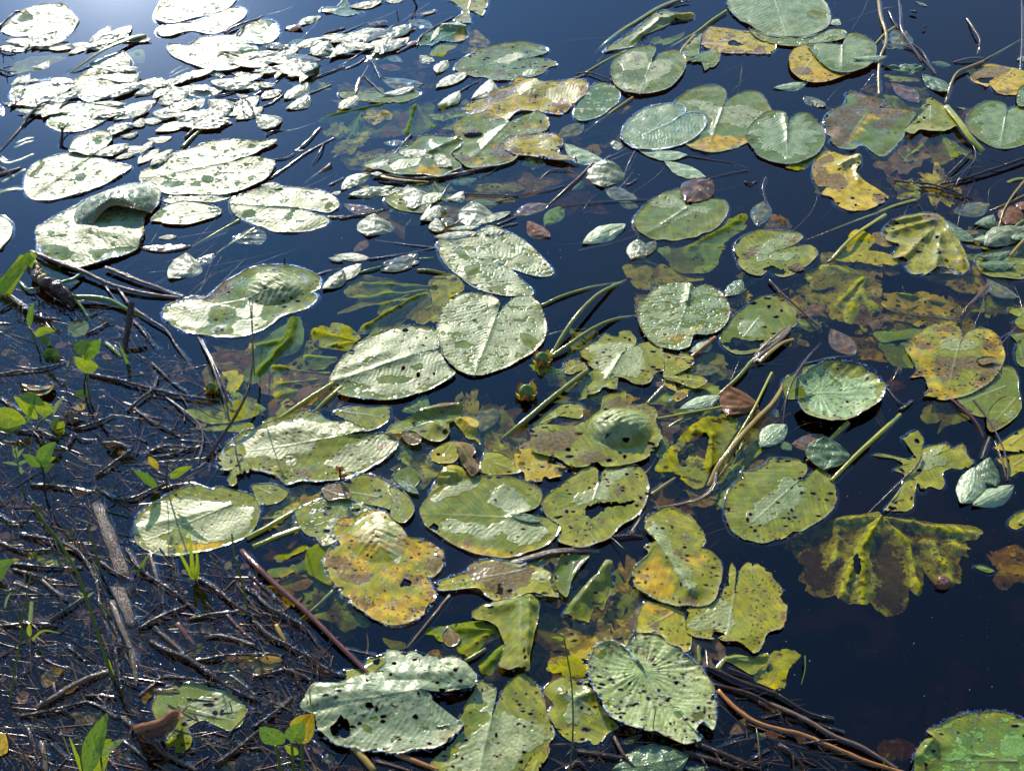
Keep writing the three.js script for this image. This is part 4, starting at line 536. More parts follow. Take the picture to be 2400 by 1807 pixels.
P('D', 'yellow pad with a brown hole', 'yellow pad with a rotten brown hole behind the pale veined pad', [135,380,150,340,180,312,230,290,300,285,400,330,480,420,550,462,480,500,400,525,290,537,230,525,190,500,150,460], { c: [330, 330], tip: [200, 500], h: 2.4, b: 0.12, bp: [[150,455,190,430,260,435,290,460,270,490,200,490],[480,470,540,462,500,490]], s: 0.3, yp: [[250,480,300,440,420,470,480,480,420,520,300,530]], wv: 1.5, rag: 1 });
P('V', 'top teal pad', 'large blue green pad with raised veins cut by the top edge', [1570,10,1580,-15,1620,-45,1690,-55,1750,-30,1782,5,1794,38,1788,56,1770,68,1745,76,1715,79,1690,78,1660,72,1638,66,1612,52,1590,38], { c: [1668, -18], tip: [1700, 78], d: 0.95, bl: 1, wp: [[1742,28,1755,22,1785,28,1785,38,1760,42,1745,38],[1593,42,1612,40,1630,64,1610,55]], vw: 0.014, s: 0.05, dew: 0.8, wv: 1.5, ro: 0.46 });
P('D', null, 'grey brown pad peeping out between the top teal pad and the pale veined pad', [250,270,310,235,420,185,480,190,512,215,500,245,440,262,340,280,270,300], { c: [420, 230], d: 0.6, bl: 0.6, h: 1.1, wv: 1.2, s: 0.2, b: 0.1 });
P('D', 'pale veined pad', 'pale green pad with a light midrib beside the curved yellow stem', [252,285,330,278,440,285,490,292,500,250,515,222,560,214,610,226,660,250,692,275,706,310,705,345,680,408,640,435,600,450,540,465,480,470,430,460,390,442,345,410,312,380,280,330], { c: [485, 290], tip: [480, 465], dr: 0.86, bl: 0.75, h: 0.8, s: 0.08, dew: 0.4, wv: 1.5, ro: 0.48, rg: [[485,290,480,460,1.6,4]] });
P('C', 'pink tinged notched pad', 'round olive pad with a deep notch and pale pink tinged patches', [640,460,645,420,662,388,700,355,745,325,800,305,860,295,905,296,935,310,930,345,905,408,960,350,1010,330,1060,325,1095,340,1122,370,1135,410,1128,445,1110,480,1085,512,1050,550,1000,580,930,600,860,610,800,610,740,600,700,575,660,540,645,500], { c: [902, 412], tip: [830, 605], h: 1.05, dp: [[690,400,730,360,800,330,870,345,900,410,960,385,1030,385,1065,400,1020,470,960,510,920,520,880,560,860,595,800,600,700,570,660,545,700,530,830,560,870,520,890,460,870,440,800,455,730,460],[640,500,690,480,720,490,700,510,650,520]], bp: [[790,370,820,355,840,370,815,385],[750,490,790,470,830,475,820,500,770,505]], s: 0.25, wv: 1.5, bl: 0.25, dew: 0.4 });
P('C', 'big notched pad', 'biggest notched pad at the upper right with a pale pink midrib and yellow front', [1060,655,1100,622,1150,590,1210,565,1270,550,1330,552,1370,570,1392,610,1385,660,1368,700,1410,645,1460,612,1510,592,1550,588,1600,596,1640,630,1668,680,1700,740,1705,790,1690,830,1655,865,1600,900,1550,922,1480,955,1400,980,1340,992,1280,996,1220,985,1170,968,1130,940,1070,800], { c: [1368, 705], tip: [1270, 980], h: 1.0, dp: [[1120,660,1200,640,1300,670,1365,700,1430,690,1540,690,1640,730,1665,790,1600,830,1500,830,1400,800,1340,800,1310,880,1280,870,1300,780,1220,700]], yp: [[1150,940,1230,890,1350,880,1500,890,1560,910,1420,970,1300,990,1180,965]], s: 0.5, bl: 0.3, wv: 1.5, rg: [[1368,705,1275,960,2,4]], dew: 0.15 });
P('D', 'fig shaped teal pad', 'teal pad with a pale folded lobe by its notch, right of the biggest notched pad', [-150,885,-130,830,-100,795,-60,755,-10,728,40,722,90,725,125,760,128,800,122,842,140,780,170,748,215,735,260,738,305,770,340,805,362,840,372,880,370,920,355,960,300,1015,240,1045,180,1068,120,1072,60,1062,0,1042,-60,1015,-100,965], { c: [122, 850], tip: [130, 1070], dr: 0.8, bl: 0.8, h: 0.6, s: 0.15, dp: [[85,740,115,745,128,800,120,850,105,820]], rg: [[122,845,105,750,6,7],[122,845,120,920,3,5]], dew: 0.6, wv: 1.8, ro: 0.46 });
P('C', 'dewy teal pad', 'teal pad strewn with dew overlapping the left of the biggest notched pad', [712,890,720,835,745,795,780,760,825,725,870,702,930,685,990,676,1050,672,1105,680,1130,705,1125,735,1050,788,1100,755,1150,733,1200,727,1240,740,1262,770,1265,800,1245,840,1215,875,1170,910,1100,940,1040,958,960,972,890,975,830,970,780,955,740,930], { c: [1040, 795], tip: [740, 920], d: 0.86, bl: 0.95, h: 0.5, s: 0.1, dew: 3, wv: 2, ro: 0.44 });
P('D', 'right edge teal pad', 'teal pad at the right edge with a notch at its top', [1290,790,1300,750,1325,715,1360,685,1405,662,1455,653,1500,656,1535,672,1552,700,1546,765,1570,705,1610,688,1680,680,1750,700,1790,780,1760,880,1690,930,1640,952,1590,966,1530,972,1475,962,1420,940,1365,905,1325,865,1300,830], { c: [1543, 768], tip: [1510, 965], dr: 0.72, bl: 0.8, h: 0.75, s: 0.05, dp: [[1450,920,1490,895,1560,905,1580,940,1520,955,1460,945]], dew: 0.2, wv: 1.4, ro: 0.47, rg: [[1543,768,1515,940,1.5,4]] });
P('D', null, 'yellow leaf with brown rotted back at the right edge above the right edge teal pad', [1300,472,1350,440,1400,420,1450,412,1530,428,1600,440,1680,470,1720,540,1680,600,1620,615,1560,622,1500,610,1465,585,1440,550,1420,572,1380,550,1340,535], { c: [1600, 450], tip: [1460, 580], h: 2.6, bp: [[1310,470,1400,425,1520,430,1600,450,1540,480,1440,520,1350,530],[1480,600,1560,570,1600,590,1560,620]], hp: [[1355,512,1420,500,1470,505,1430,540,1380,540]], s: 0.3, rag: 3, wv: 2 });
P('D', null, 'plain green pad at the right edge under the yellow leaf', [1620,600,1650,560,1720,540,1760,640,1700,690,1630,690], { h: 0.5, d: 0.5, bl: 0.7, s: 0.1 });
P('D', 'brown and orange patched leaf', 'leaf patched purple brown, orange and green with an orange midrib', [360,790,380,745,430,710,490,680,510,630,500,610,560,592,640,625,720,640,760,665,740,690,850,705,960,740,920,800,890,880,850,940,810,975,740,1020,690,1000,660,975,630,950,600,945,560,975,480,970,440,950,400,925,410,895,380,870,372,830], { c: [640, 745], tip: [480, 960], h: 0.75, bp: [[365,790,430,715,520,685,600,680,640,740,580,800,530,900,480,960,410,930,440,880,380,860],[530,610,600,600,740,650,850,710,930,740,840,780,740,770,650,720],[660,800,760,770,860,790,800,820,740,850,690,830]], yp: [[500,930,560,850,620,780,640,745,740,740,800,740,740,770,660,780,600,850,540,920],[380,850,430,820,490,840,480,880,400,880],[590,620,700,660,930,730,820,740,640,670]], s: 0.2, wv: 3, rag: 2.5, dew: 0.8, dp: [[575,730,630,730,630,755,600,760]] });
P('D', null, 'pale crumpled yellow green leaf overhanging the rolled green leaf', [885,860,930,790,975,730,1010,670,1040,632,1080,650,1140,682,1150,720,1200,760,1245,810,1200,840,1120,858,1050,862,985,850,940,880], { c: [1060, 680], tip: [1060, 860], h: 1.5, dp: [[965,720,1000,690,1060,680,1100,740,1040,790,980,770]], b: 0.1, cup: 4, wv: 4, s: 0.5, rag: 2 });
P('D', 'yellow curved leaf', 'curved yellow and brown leaf bitten out on one side with a white fold', [290,1110,300,1060,340,1010,400,980,460,1000,540,1010,590,1000,605,1070,575,1110,575,1180,610,1235,680,1262,780,1275,770,1305,735,1335,690,1355,640,1368,560,1376,500,1365,440,1330,420,1290,340,1262,400,1230,400,1215,330,1210,300,1180], { c: [500, 1090], tip: [560, 1370], h: 2.6, bp: [[300,1090,350,1020,420,1000,430,1050,360,1080,400,1130,460,1120,520,1160,500,1230,420,1230,320,1200],[690,1250,780,1275,740,1330,690,1310]], dp: [[460,1080,500,1050,545,1010,590,1005,605,1065,570,1110,580,1190,555,1150,545,1100,500,1100]], rg: [[480,1080,590,1030,12,10],[570,1090,590,1180,7,8]], s: 0.25, wv: 2, rag: 2 });
P('C', 'olive pad with a brown leaflet', 'olive pad with a scalloped front and a brown leaflet lying on it', [788,1450,800,1405,830,1368,870,1325,920,1290,985,1255,1040,1235,1110,1225,1145,1280,1155,1335,1200,1305,1260,1290,1330,1292,1385,1303,1408,1340,1405,1380,1375,1440,1330,1485,1290,1508,1240,1520,1200,1545,1140,1552,1090,1560,1040,1568,990,1560,930,1562,870,1540,825,1510], { c: [1150, 1340], tip: [860, 1530], h: 0.95, dp: [[850,1310,920,1290,990,1265,1050,1270,1110,1300,1150,1345,1230,1345,1310,1350,1270,1390,1190,1380,1100,1420,1020,1460,930,1500,970,1450,1050,1400,1120,1370,1080,1350,980,1355,900,1330]], bp: [[1060,1445,1090,1440,1100,1462,1070,1465],[1130,1490,1150,1475,1170,1490,1145,1508]], s: 0.1, bl: 0.5, wv: 1.5, rg: [[1150,1345,880,1520,2,5]] });
P('f', null, 'olive and yellow leaf under the heap of silver pondweed leaves', [420,700,470,660,640,600,740,640,800,740,880,740,860,790,800,830,720,828,640,815,560,800,490,770], { h: 1.4, s: 0.4, d: 0.2, bp: [[680,800,780,770,860,740,840,800,760,825]] });
P('V', 'mottled silver pad', 'silver pad mottled with small olive blotches, back one of two touching in the center', [943,530,950,515,965,508,1000,504,1030,500,1055,488,1075,492,1110,506,1135,522,1160,545,1182,568,1192,580,1195,592,1178,598,1150,596,1120,586,1104,580,1120,598,1140,615,1152,628,1150,637,1125,641,1095,640,1060,634,1030,624,1005,610,988,594,970,580,955,562,947,545], { c: [1102, 580], tip: [1000, 510], d: 0.68, wp: [[975,542,985,535,1000,540,1020,560,1005,562],[1000,580,1020,572,1038,578,1030,595,1008,595],[1055,622,1080,615,1090,625,1070,633]], s: 0.3, bl: 0.55, dew: 0.8, wv: 2, rg: [[1102,580,965,520,-2,6],[1000,600,1050,560,2,12]] });
P('V', 'heart notched silver pad', 'silver green pad with a folded heart notch, front of two touching in the center', [944,740,942,715,945,690,952,668,968,650,988,638,1012,632,1040,634,1062,638,1078,652,1076,672,1069,689,1085,664,1105,645,1125,637,1142,636,1156,646,1168,662,1176,682,1181,705,1177,732,1168,746,1155,758,1138,770,1120,780,1095,793,1070,802,1045,810,1020,812,1000,806,985,797,970,782,955,765], { c: [1069, 690], tip: [1025, 810], d: 0.74, wp: [[980,740,1000,735,1025,745,1010,755,985,750],[1120,720,1150,725,1165,740,1150,755,1130,745]], s: 0.25, bl: 0.5, dew: 0.3, wv: 1.8, rg: [[1069,690,1025,805,2.2,5],[1072,660,1085,640,6,8]] });
P('F', 'long silver pad with a fold', 'long silver pad creased at its midrib with a pointed left tip', [472,830,500,760,540,690,590,630,650,580,700,545,760,510,850,475,950,452,1040,452,1110,462,1185,485,1190,540,1190,598,1100,620,1015,650,1100,640,1192,612,1215,660,1250,715,1300,760,1260,800,1200,832,1100,880,1000,912,930,930,870,936,780,935,700,930,620,920,545,902,520,870], { c: [1015, 650], tip: [485, 832], dp: [[472,830,540,690,650,590,760,520,900,480,1050,470,1180,490,1190,610,1250,720,1290,760,1200,825,1080,850,950,890,850,905,780,890,760,850,700,840,620,810,540,850]], d: 0.3, wp: [[780,800,860,780,960,780,1035,795,1000,820,880,835,800,830],[690,690,720,670,780,655,800,630,760,660,720,700],[1000,720,1080,700,1100,740,1050,750],[945,470,980,460,990,490,960,495]], hp: [[950,475,975,465,985,485,965,495]], s: 0.25, bl: 0.4, dew: 0.5, wv: 2, rg: [[1015,655,500,820,5,9],[820,640,560,740,4,18]] });
P('F', 'olive tongue leaf', 'small olive yellow pad floating behind the white streaked pad', [500,1020,560,990,640,975,740,985,865,980,872,1030,865,1065,800,1120,740,1142,700,1142,650,1100,600,1070,540,1045], { c: [560, 1010], tip: [870, 1060], h: 1.3, s: 0.5, b: 0.08, wv: 1.2, rag: 1.5, dew: 0.6 });
P('F', 'white streaked pad', 'long olive pad with white dry streaks on both sides of its shaded notch', [-230,1290,-180,1210,-120,1160,-60,1130,20,1120,60,1090,150,1060,250,1020,320,1000,420,1030,450,1060,520,1080,600,1075,660,1100,715,1140,640,1165,560,1187,640,1182,740,1165,850,1155,930,1205,900,1270,860,1310,800,1350,740,1385,660,1420,600,1445,500,1460,400,1470,300,1465,200,1490,140,1440,60,1410,-20,1395,-100,1370,-180,1330], { c: [552, 1188], tip: [-200, 1290], h: 1.3, dp: [[-220,1280,-100,1190,0,1140,100,1120,250,1080,340,1070,440,1090,560,1085,690,1135,600,1165,500,1190,400,1200,390,1250,330,1290,240,1310,160,1330,40,1310,-60,1320,-150,1320],[440,1360,520,1280,600,1250,700,1200,850,1160,920,1205,870,1280,760,1340,650,1400,580,1420,520,1390],[200,1340,260,1320,270,1360,220,1370]], b: 0.1, bp: [[240,1400,330,1380,360,1430,270,1450],[780,1240,880,1200,870,1250,800,1270]], s: 0.6, bl: 0.35, dew: 1.4, wv: 2.5, rg: [[552,1188,200,1130,8,30],[560,1190,720,1150,7,12],[552,1188,450,1190,5,14]] });
P('V', 'small green round pad', 'small yellow green pad between the white streaked pad and the shadow marked pad', [545,1048,560,1045,590,1045,612,1055,624,1062,610,1080,585,1090,560,1090,550,1070], { h: 1.25, s: 0.5, dew: 0.6 });
P('E', null, 'torn olive leaf piece under the left end of the white streaked pad', [1410,1310,1470,1260,1560,1220,1600,1280,1560,1330,1640,1370,1620,1410,1540,1430,1540,1480,1500,1500,1480,1460,1500,1410,1420,1390], { h: 1.4, s: 0.5, wv: 2, rag: 4, dew: 1 });
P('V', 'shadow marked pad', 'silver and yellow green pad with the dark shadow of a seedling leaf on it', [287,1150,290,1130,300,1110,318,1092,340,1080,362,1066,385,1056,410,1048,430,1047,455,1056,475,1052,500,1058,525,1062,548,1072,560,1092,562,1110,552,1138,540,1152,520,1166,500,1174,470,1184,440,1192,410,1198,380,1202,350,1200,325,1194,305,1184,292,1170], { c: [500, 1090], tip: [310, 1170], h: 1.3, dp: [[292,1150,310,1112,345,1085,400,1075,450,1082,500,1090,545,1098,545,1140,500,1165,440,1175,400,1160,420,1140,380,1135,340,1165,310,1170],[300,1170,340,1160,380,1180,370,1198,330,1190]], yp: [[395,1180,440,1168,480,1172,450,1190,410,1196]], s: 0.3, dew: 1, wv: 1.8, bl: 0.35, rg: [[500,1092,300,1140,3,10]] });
P('V', 'ragged mid green pad', 'ragged green pad with brown spots left of the pad with a dry heart', [635,1112,650,1095,672,1085,700,1075,740,1072,780,1070,810,1080,800,1110,790,1130,765,1140,740,1160,720,1175,700,1182,680,1165,655,1150], { c: [740, 1090], h: 1.1, b: 0.2, d: 0.25, s: 0.5, wv: 2, rag: 3, dew: 1.6 });
P('V', 'olive brown leaf', 'olive brown leaf with glossy decay above the pad with a dry heart', [700,1055,740,1040,800,1025,850,1045,885,1075,892,1105,870,1110,840,1100,800,1090,760,1080], { h: 1.5, b: 0.4, s: 0.4, wv: 4, rag: 4, dew: 2 });
P('F', 'wet olive folded leaf', 'wet olive leaf with an upturned brown back edge below the heart notched silver pad', [845,1160,880,1110,920,1080,1030,1040,1100,1000,1160,985,1240,962,1300,970,1345,990,1320,1060,1240,1090,1260,1150,1200,1210,1130,1200,1060,1170,960,1160], { c: [1250, 1050], h: 1.2, s: 0.3, rg: [[1040,1030,1320,985,12,11],[1260,1150,1180,1100,7,10]], bp: [[1160,1000,1240,965,1340,990,1280,1010,1200,1030]], dp: [[1190,1080,1215,1090,1230,1160,1210,1150]], wv: 3, dew: 1.2, rag: 1 });
P('F', null, 'lime green crumpled leaf tip standing beside the wet olive folded leaf', [1290,1085,1330,1055,1390,1045,1440,1075,1450,1110,1440,1150,1460,1230,1420,1200,1380,1190,1340,1150], { h: 1.75, rg: [[1330,1080,1430,1140,12,12]], wv: 4, s: 0.1, dew: 1, yp: [[1300,1080,1380,1050,1440,1080,1420,1140,1350,1120]] });
P('F', null, 'yellow leaf lobe left of the dark toothed dead leaf', [1125,1315,1150,1270,1200,1235,1290,1205,1320,1250,1320,1300,1280,1350,1220,1355,1170,1345], { h: 1.9, s: 0.3, wv: 3, dew: 1.2, rag: 1 });
P('F', null, 'yellow green pad behind the yellow leaf lobe and the brown pad', [1440,1400,1470,1330,1490,1280,1560,1280,1640,1310,1700,1350,1720,1410,1600,1420,1500,1420], { h: 1.7, s: 0.3, wv: 2, y: 0.3, dew: 0.3 });
P('F', null, 'small green leaf with a dark curled front left of the two patch pad', [890,1440,930,1390,1000,1370,1060,1400,1065,1460,1010,1520,940,1480], { h: 0.8, s: 0.3, wv: 3, moss: 0.2 });
P('F', null, 'bright yellow leaf dome behind the two patch pad', [1130,1560,1160,1480,1200,1430,1260,1370,1320,1375,1370,1420,1395,1460,1330,1490,1250,1500,1200,1540], { h: 2.0, s: 0.3, dome: [[1260,1430,1380,1500,14]], dew: 1.5, wv: 2, y: 0.4 });
P('F', null, 'olive leaf with a yellow brown edge left of the two patch pad', [870,1500,930,1520,1010,1590,1030,1660,960,1740,880,1700,880,1600], { h: 1.3, b: 0.15, s: 0.5, dew: 1.5, rag: 2 });
P('G', null, 'orange and brown mossy leaf behind the two patch pad', [10,1310,60,1220,130,1200,220,1290,300,1350,360,1380,330,1430,250,1450,160,1470,60,1450], { h: 2.4, b: 0.4, moss: 0.2, wv: 4, s: 0.4, rag: 5, dew: 0.8 });
P('V', 'two patch pad', 'large olive pad with two broad pale dry patches in the lower center', [905,1105,910,1088,922,1072,940,1058,960,1046,990,1036,1020,1030,1050,1027,1080,1028,1112,1032,1140,1040,1160,1050,1170,1062,1168,1082,1160,1094,1140,1105,1108,1116,1150,1112,1185,1118,1211,1130,1208,1148,1196,1165,1175,1180,1150,1191,1120,1200,1090,1205,1055,1202,1020,1195,990,1182,960,1166,938,1150,920,1136], { c: [1104, 1117], tip: [920, 1110], h: 1.15, dp: [[1055,1085,1065,1062,1090,1048,1120,1062,1140,1085,1150,1106,1108,1116,1085,1100],[945,1128,975,1120,1015,1130,1060,1135,1105,1118,1160,1128,1185,1150,1160,1170,1120,1182,1095,1165,1085,1150,1065,1165,1040,1168,1020,1155,990,1150,960,1148],[928,1078,965,1050,1010,1036,1040,1044,1010,1062,970,1072,940,1090]], wp: [[1040,1100,1060,1085,1080,1110,1060,1125]], hp: [[925,1140,935,1128,950,1130,945,1145]], bp: [[995,1172,1010,1162,1025,1170,1010,1180]], yp: [[960,1165,1020,1180,1090,1195,1150,1185,1120,1200,1040,1200]], s: 0.35, bl: 0.35, dew: 0.3, wv: 1.8, rg: [[1104,1117,1160,1105,4,9]] });
P('V', 'spotted yellow green pad', 'spotted yellow green pad with a pale center and a torn brown gap', [1168,1085,1190,1062,1212,1045,1230,1030,1248,1020,1258,1012,1270,1008,1288,1011,1292,1045,1300,1020,1312,1008,1335,1000,1352,997,1367,999,1380,1007,1391,1018,1398,1032,1402,1052,1400,1072,1393,1092,1380,1110,1368,1120,1350,1130,1338,1140,1325,1155,1312,1166,1290,1174,1268,1181,1250,1183,1225,1178,1205,1168,1212,1148,1206,1132,1185,1118,1172,1102], { c: [1292, 1047], tip: [1250, 1170], h: 1.4, dp: [[1228,1085,1248,1068,1272,1056,1292,1045,1320,1018,1345,1004,1362,1010,1340,1035,1318,1050,1318,1078,1290,1078,1262,1090]], hp: [[1270,1092,1290,1082,1320,1086,1345,1086,1370,1082,1350,1094,1310,1096,1295,1110,1275,1120,1262,1108]], bp: [[1325,1060,1345,1050,1352,1065,1335,1075],[1290,1125,1310,1118,1300,1135]], b: 0.1, s: 0.75, bl: 0.7, dew: 0.4, wv: 1.8, rag: 1.2 });
P('G', null, 'thin arc of a rotted leaf behind the domed teal pad', [110,1110,170,1070,240,1010,330,960,410,955,470,975,465,1030,440,1060,400,1020,330,1020,260,1060,200,1100,150,1140], { h: 1.6, b: 0.15, d: 0.2, wv: 1.5, rag: 3, s: 0.3 });
P('G', 'domed teal pad', 'decaying olive brown pad with a pale teal dome risen from its middle', [115,1230,110,1180,140,1120,200,1090,250,1140,310,1125,380,1110,430,1085,480,1065,540,1020,600,970,590,910,640,895,700,890,738,880,745,930,800,960,880,955,940,1000,950,1040,940,1080,960,1130,980,1180,960,1220,930,1265,880,1310,820,1340,740,1360,650,1372,560,1370,480,1372,420,1375,360,1360,280,1310,180,1300,130,1270], { c: [560, 1110], tip: [960, 1200], h: 1.35, dp: [[530,1110,545,1040,580,1010,650,1000,720,1008,800,1025,880,1060,895,1090,870,1140,820,1180,760,1215,690,1232,610,1240,560,1220,525,1180]], dome: [[710,1120,920,1250,26]], bp: [[120,1230,150,1150,250,1150,330,1130,400,1120,420,1180,380,1240,300,1280,180,1280],[600,960,700,920,800,960,900,990,920,1050,840,1000,720,980,620,990],[400,1330,480,1270,560,1280,660,1320,560,1350,460,1350]], b: 0.05, s: 0.35, bl: 0.8, wv: 1.6, rag: 3, ro: 0.46 });
P('G', 'ring shaped rotten leaf', 'rotten olive leaf with a big dark hole beside the bent orange stalk', [915,1410,950,1340,990,1280,1080,1190,1180,1100,1300,1042,1440,1048,1485,1100,1420,1170,1400,1240,1340,1330,1270,1420,1245,1500,1190,1512,1100,1462,1035,1380,1030,1330,985,1370], { c: [1290, 1400], sub: 0.5, h: 1.45, b: 0.12, moss: 0.3, hp: [[1075,1300,1100,1240,1180,1185,1250,1160,1285,1200,1265,1280,1230,1380,1150,1400,1090,1360]], rg: [[1300,1180,1290,1380,9,9],[1190,1150,1260,1170,6,6]], s: 0.4, wv: 3, rag: 3 });
P('G', null, 'ragged brown leaf fringe left of the torn pale pad', [335,740,350,680,420,670,470,690,490,730,440,750,400,770,340,765], { h: 1.7, b: 0.5, s: 0.4, rag: 4 });
P('G', 'torn pale pad', 'pale green pad with ragged torn olive edges below the yellow green twin stems', [450,610,490,580,520,560,560,540,580,505,600,498,640,515,690,520,700,485,740,478,780,492,805,525,808,560,790,590,760,610,705,650,760,600,800,585,850,560,900,555,950,575,985,620,1002,660,1000,710,990,745,950,760,920,790,890,830,850,838,800,830,740,800,700,790,660,788,645,800,660,850,690,870,640,868,600,850,560,890,500,905,475,880,490,840,525,800,520,760,490,730,495,700,440,640], { c: [705, 650], tip: [620, 820], h: 1.45, dp: [[495,605,540,580,600,572,680,560,740,560,790,580,850,610,860,660,860,720,815,800,750,790,700,775,650,770,615,820,590,770,560,740,520,720,540,660]], b: 0.12, s: 0.6, bl: 0.65, wv: 2, rag: 2.5, rg: [[705,655,610,800,3,6]], dew: 0.2 });
P('G', null, 'two small yellow green leaves forming an open V right of the torn pale pad', [985,790,990,720,1000,630,1050,640,1110,630,1170,650,1188,685,1150,730,1080,765,1010,790,1120,770,1200,775,1255,800,1272,825,1230,850,1190,860,1100,830,1030,810], { c: [995, 785], h: 1.75, y: 0.35, s: 0.4, d: 0.15, wv: 2, dew: 0.4 });
P('G', null, 'brown lacy leaf scraps below the yellow green leaf pair', [985,800,1060,830,1120,860,1175,870,1130,920,1080,945,1030,940,1070,890,1000,850], { h: 2.4, b: 0.6, rag: 6, wv: 3, s: 0.3 });
P('G', 'round pad with a curled lobe', 'round teal and olive pad with a small curled white lobe at its notch', [812,370,820,330,850,285,890,245,930,212,985,185,1040,168,1100,165,1150,178,1178,200,1172,245,1140,305,1165,250,1190,205,1240,188,1290,192,1330,210,1368,245,1395,290,1415,335,1420,375,1408,415,1380,455,1330,492,1270,510,1185,515,1170,550,1155,585,1110,605,1060,612,1000,600,950,590,900,555,865,520,835,470,818,420], { c: [1140, 308], tip: [1040, 605], d: 0.62, bl: 0.9, h: 1.0, dp: [[1095,205,1130,180,1170,190,1172,245,1140,300,1115,270,1130,230]], yp: [[1000,540,1060,500,1150,490,1220,460,1180,500,1100,560]], s: 0.3, dew: 0.6, wv: 1.6, rg: [[1140,300,1160,195,7,6]], ro: 0.46 });
P('V', 'olive pad with a dark gap', 'olive pad with a rotten dark gap, right of the round pad with a curled lobe', [1555,735,1562,712,1575,692,1588,678,1605,665,1622,652,1640,643,1662,638,1685,642,1700,652,1715,665,1722,682,1721,700,1706,712,1690,722,1675,735,1655,748,1638,760,1610,766,1585,764,1565,752], { c: [1640, 685], tip: [1580, 760], h: 1.0, dp: [[1590,705,1610,692,1640,690,1660,705,1640,712,1650,725,1625,728,1600,722]], hp: [[1562,742,1585,728,1615,735,1648,735,1640,752,1600,758,1580,752]], s: 0.3, bl: 0.8, wv: 1.8, rag: 1.5 });
P('V', 'split olive pad', 'yellow olive pad with a rotted front and an open notch at its right', [1590,560,1585,530,1600,512,1620,502,1645,497,1672,496,1705,498,1728,504,1733,514,1715,528,1685,540,1660,548,1690,538,1725,530,1752,530,1766,548,1755,565,1730,582,1700,598,1680,597,1660,585,1640,598,1615,592,1600,580], { c: [1655, 548], tip: [1590, 540], h: 1.35, dp: [[1630,540,1665,520,1700,502,1725,508,1690,535,1660,548,1700,545,1730,548,1700,565,1660,560,1635,565]], hp: [[1648,580,1665,572,1690,582,1705,590,1690,592,1665,590]], bp: [[1605,545,1640,530,1640,545,1610,560],[1690,515,1725,508,1715,525]], s: 0.4, b: 0.08, bl: 0.7, wv: 2, rag: 2 });
P('V', 'yellow sunken fringe leaf', 'brownish yellow leaf with two lobes at the lower end of the green grass stems', [1800,562,1818,540,1830,510,1850,495,1875,505,1890,520,1880,535,1910,545,1940,562,1925,576,1890,572,1850,566], { h: 2.1, b: 0.25, sub: 0.8, wv: 3, rag: 4, s: 0.4 });
P('V', 'crumpled yellow leaf', 'crumpled yellow leaf with wavy ribs and a brown hollow at its top', [1905,500,1915,485,1940,470,1975,462,2010,458,2035,470,2050,490,2070,520,2088,560,2092,582,2065,592,2040,575,2020,585,1990,595,1960,585,1950,560,1925,555,1940,530,1915,520], { c: [2020, 480], h: 1.9, rg: [[2015,480,1930,500,8,8],[2010,500,1950,560,8,8],[2030,510,2020,580,8,9],[2045,500,2080,575,7,8],[1985,470,1925,480,7,6]], bp: [[1990,465,2020,460,2035,480,2010,490]], wv: 5, b: 0.22, s: 0.5, rag: 4, dew: 1, moss: 0.35 });
P('V', null, 'pale olive leaf at the right edge below the row of three pondweed leaves', [2105,560,2130,545,2180,555,2220,560,2215,600,2160,600,2120,590], { h: 1.1, d: 0.2, s: 0.3, wv: 2 });
P('H', null, 'olive leaf scraps at the right edge right of the yellow and brown pad', [1560,350,1620,335,1700,330,1700,480,1640,470,1600,430,1640,400,1570,370], { h: 1.6, b: 0.15, wv: 3, rag: 3 });
P('H', null, 'green leaf with dark streaks at the right edge beyond the yellow and brown pad', [1570,505,1640,500,1700,490,1700,720,1640,715,1610,660,1615,570,1640,540], { h: 0.9, b: 0.15, wv: 3, rag: 2 });
P('H', 'plain olive pad', 'plain olive pad tucked under the front of the yellow and brown pad', [1225,935,1300,900,1380,870,1450,800,1540,715,1590,725,1620,770,1632,820,1630,870,1640,940,1560,960,1470,1000,1420,1050,1320,1030,1270,980], { c: [1540, 850], tip: [1260, 960], h: 0.95, s: 0.08, d: 0.0, wv: 1.2 });
P('H', null, 'olive brown leaf with a pale scar overlapping the plain olive pad', [1420,1080,1430,1020,1470,960,1520,920,1580,910,1640,930,1650,980,1620,1040,1560,1092,1500,1130,1450,1148,1425,1120], { c: [1610, 930], tip: [1430, 1130], h: 1.15, s: 0.05, dp: [[1550,1030,1580,1005,1620,1010,1600,1050,1565,1060]], bp: [[1430,1080,1480,1070,1540,1090,1470,1135,1430,1120]], wv: 1.2 });
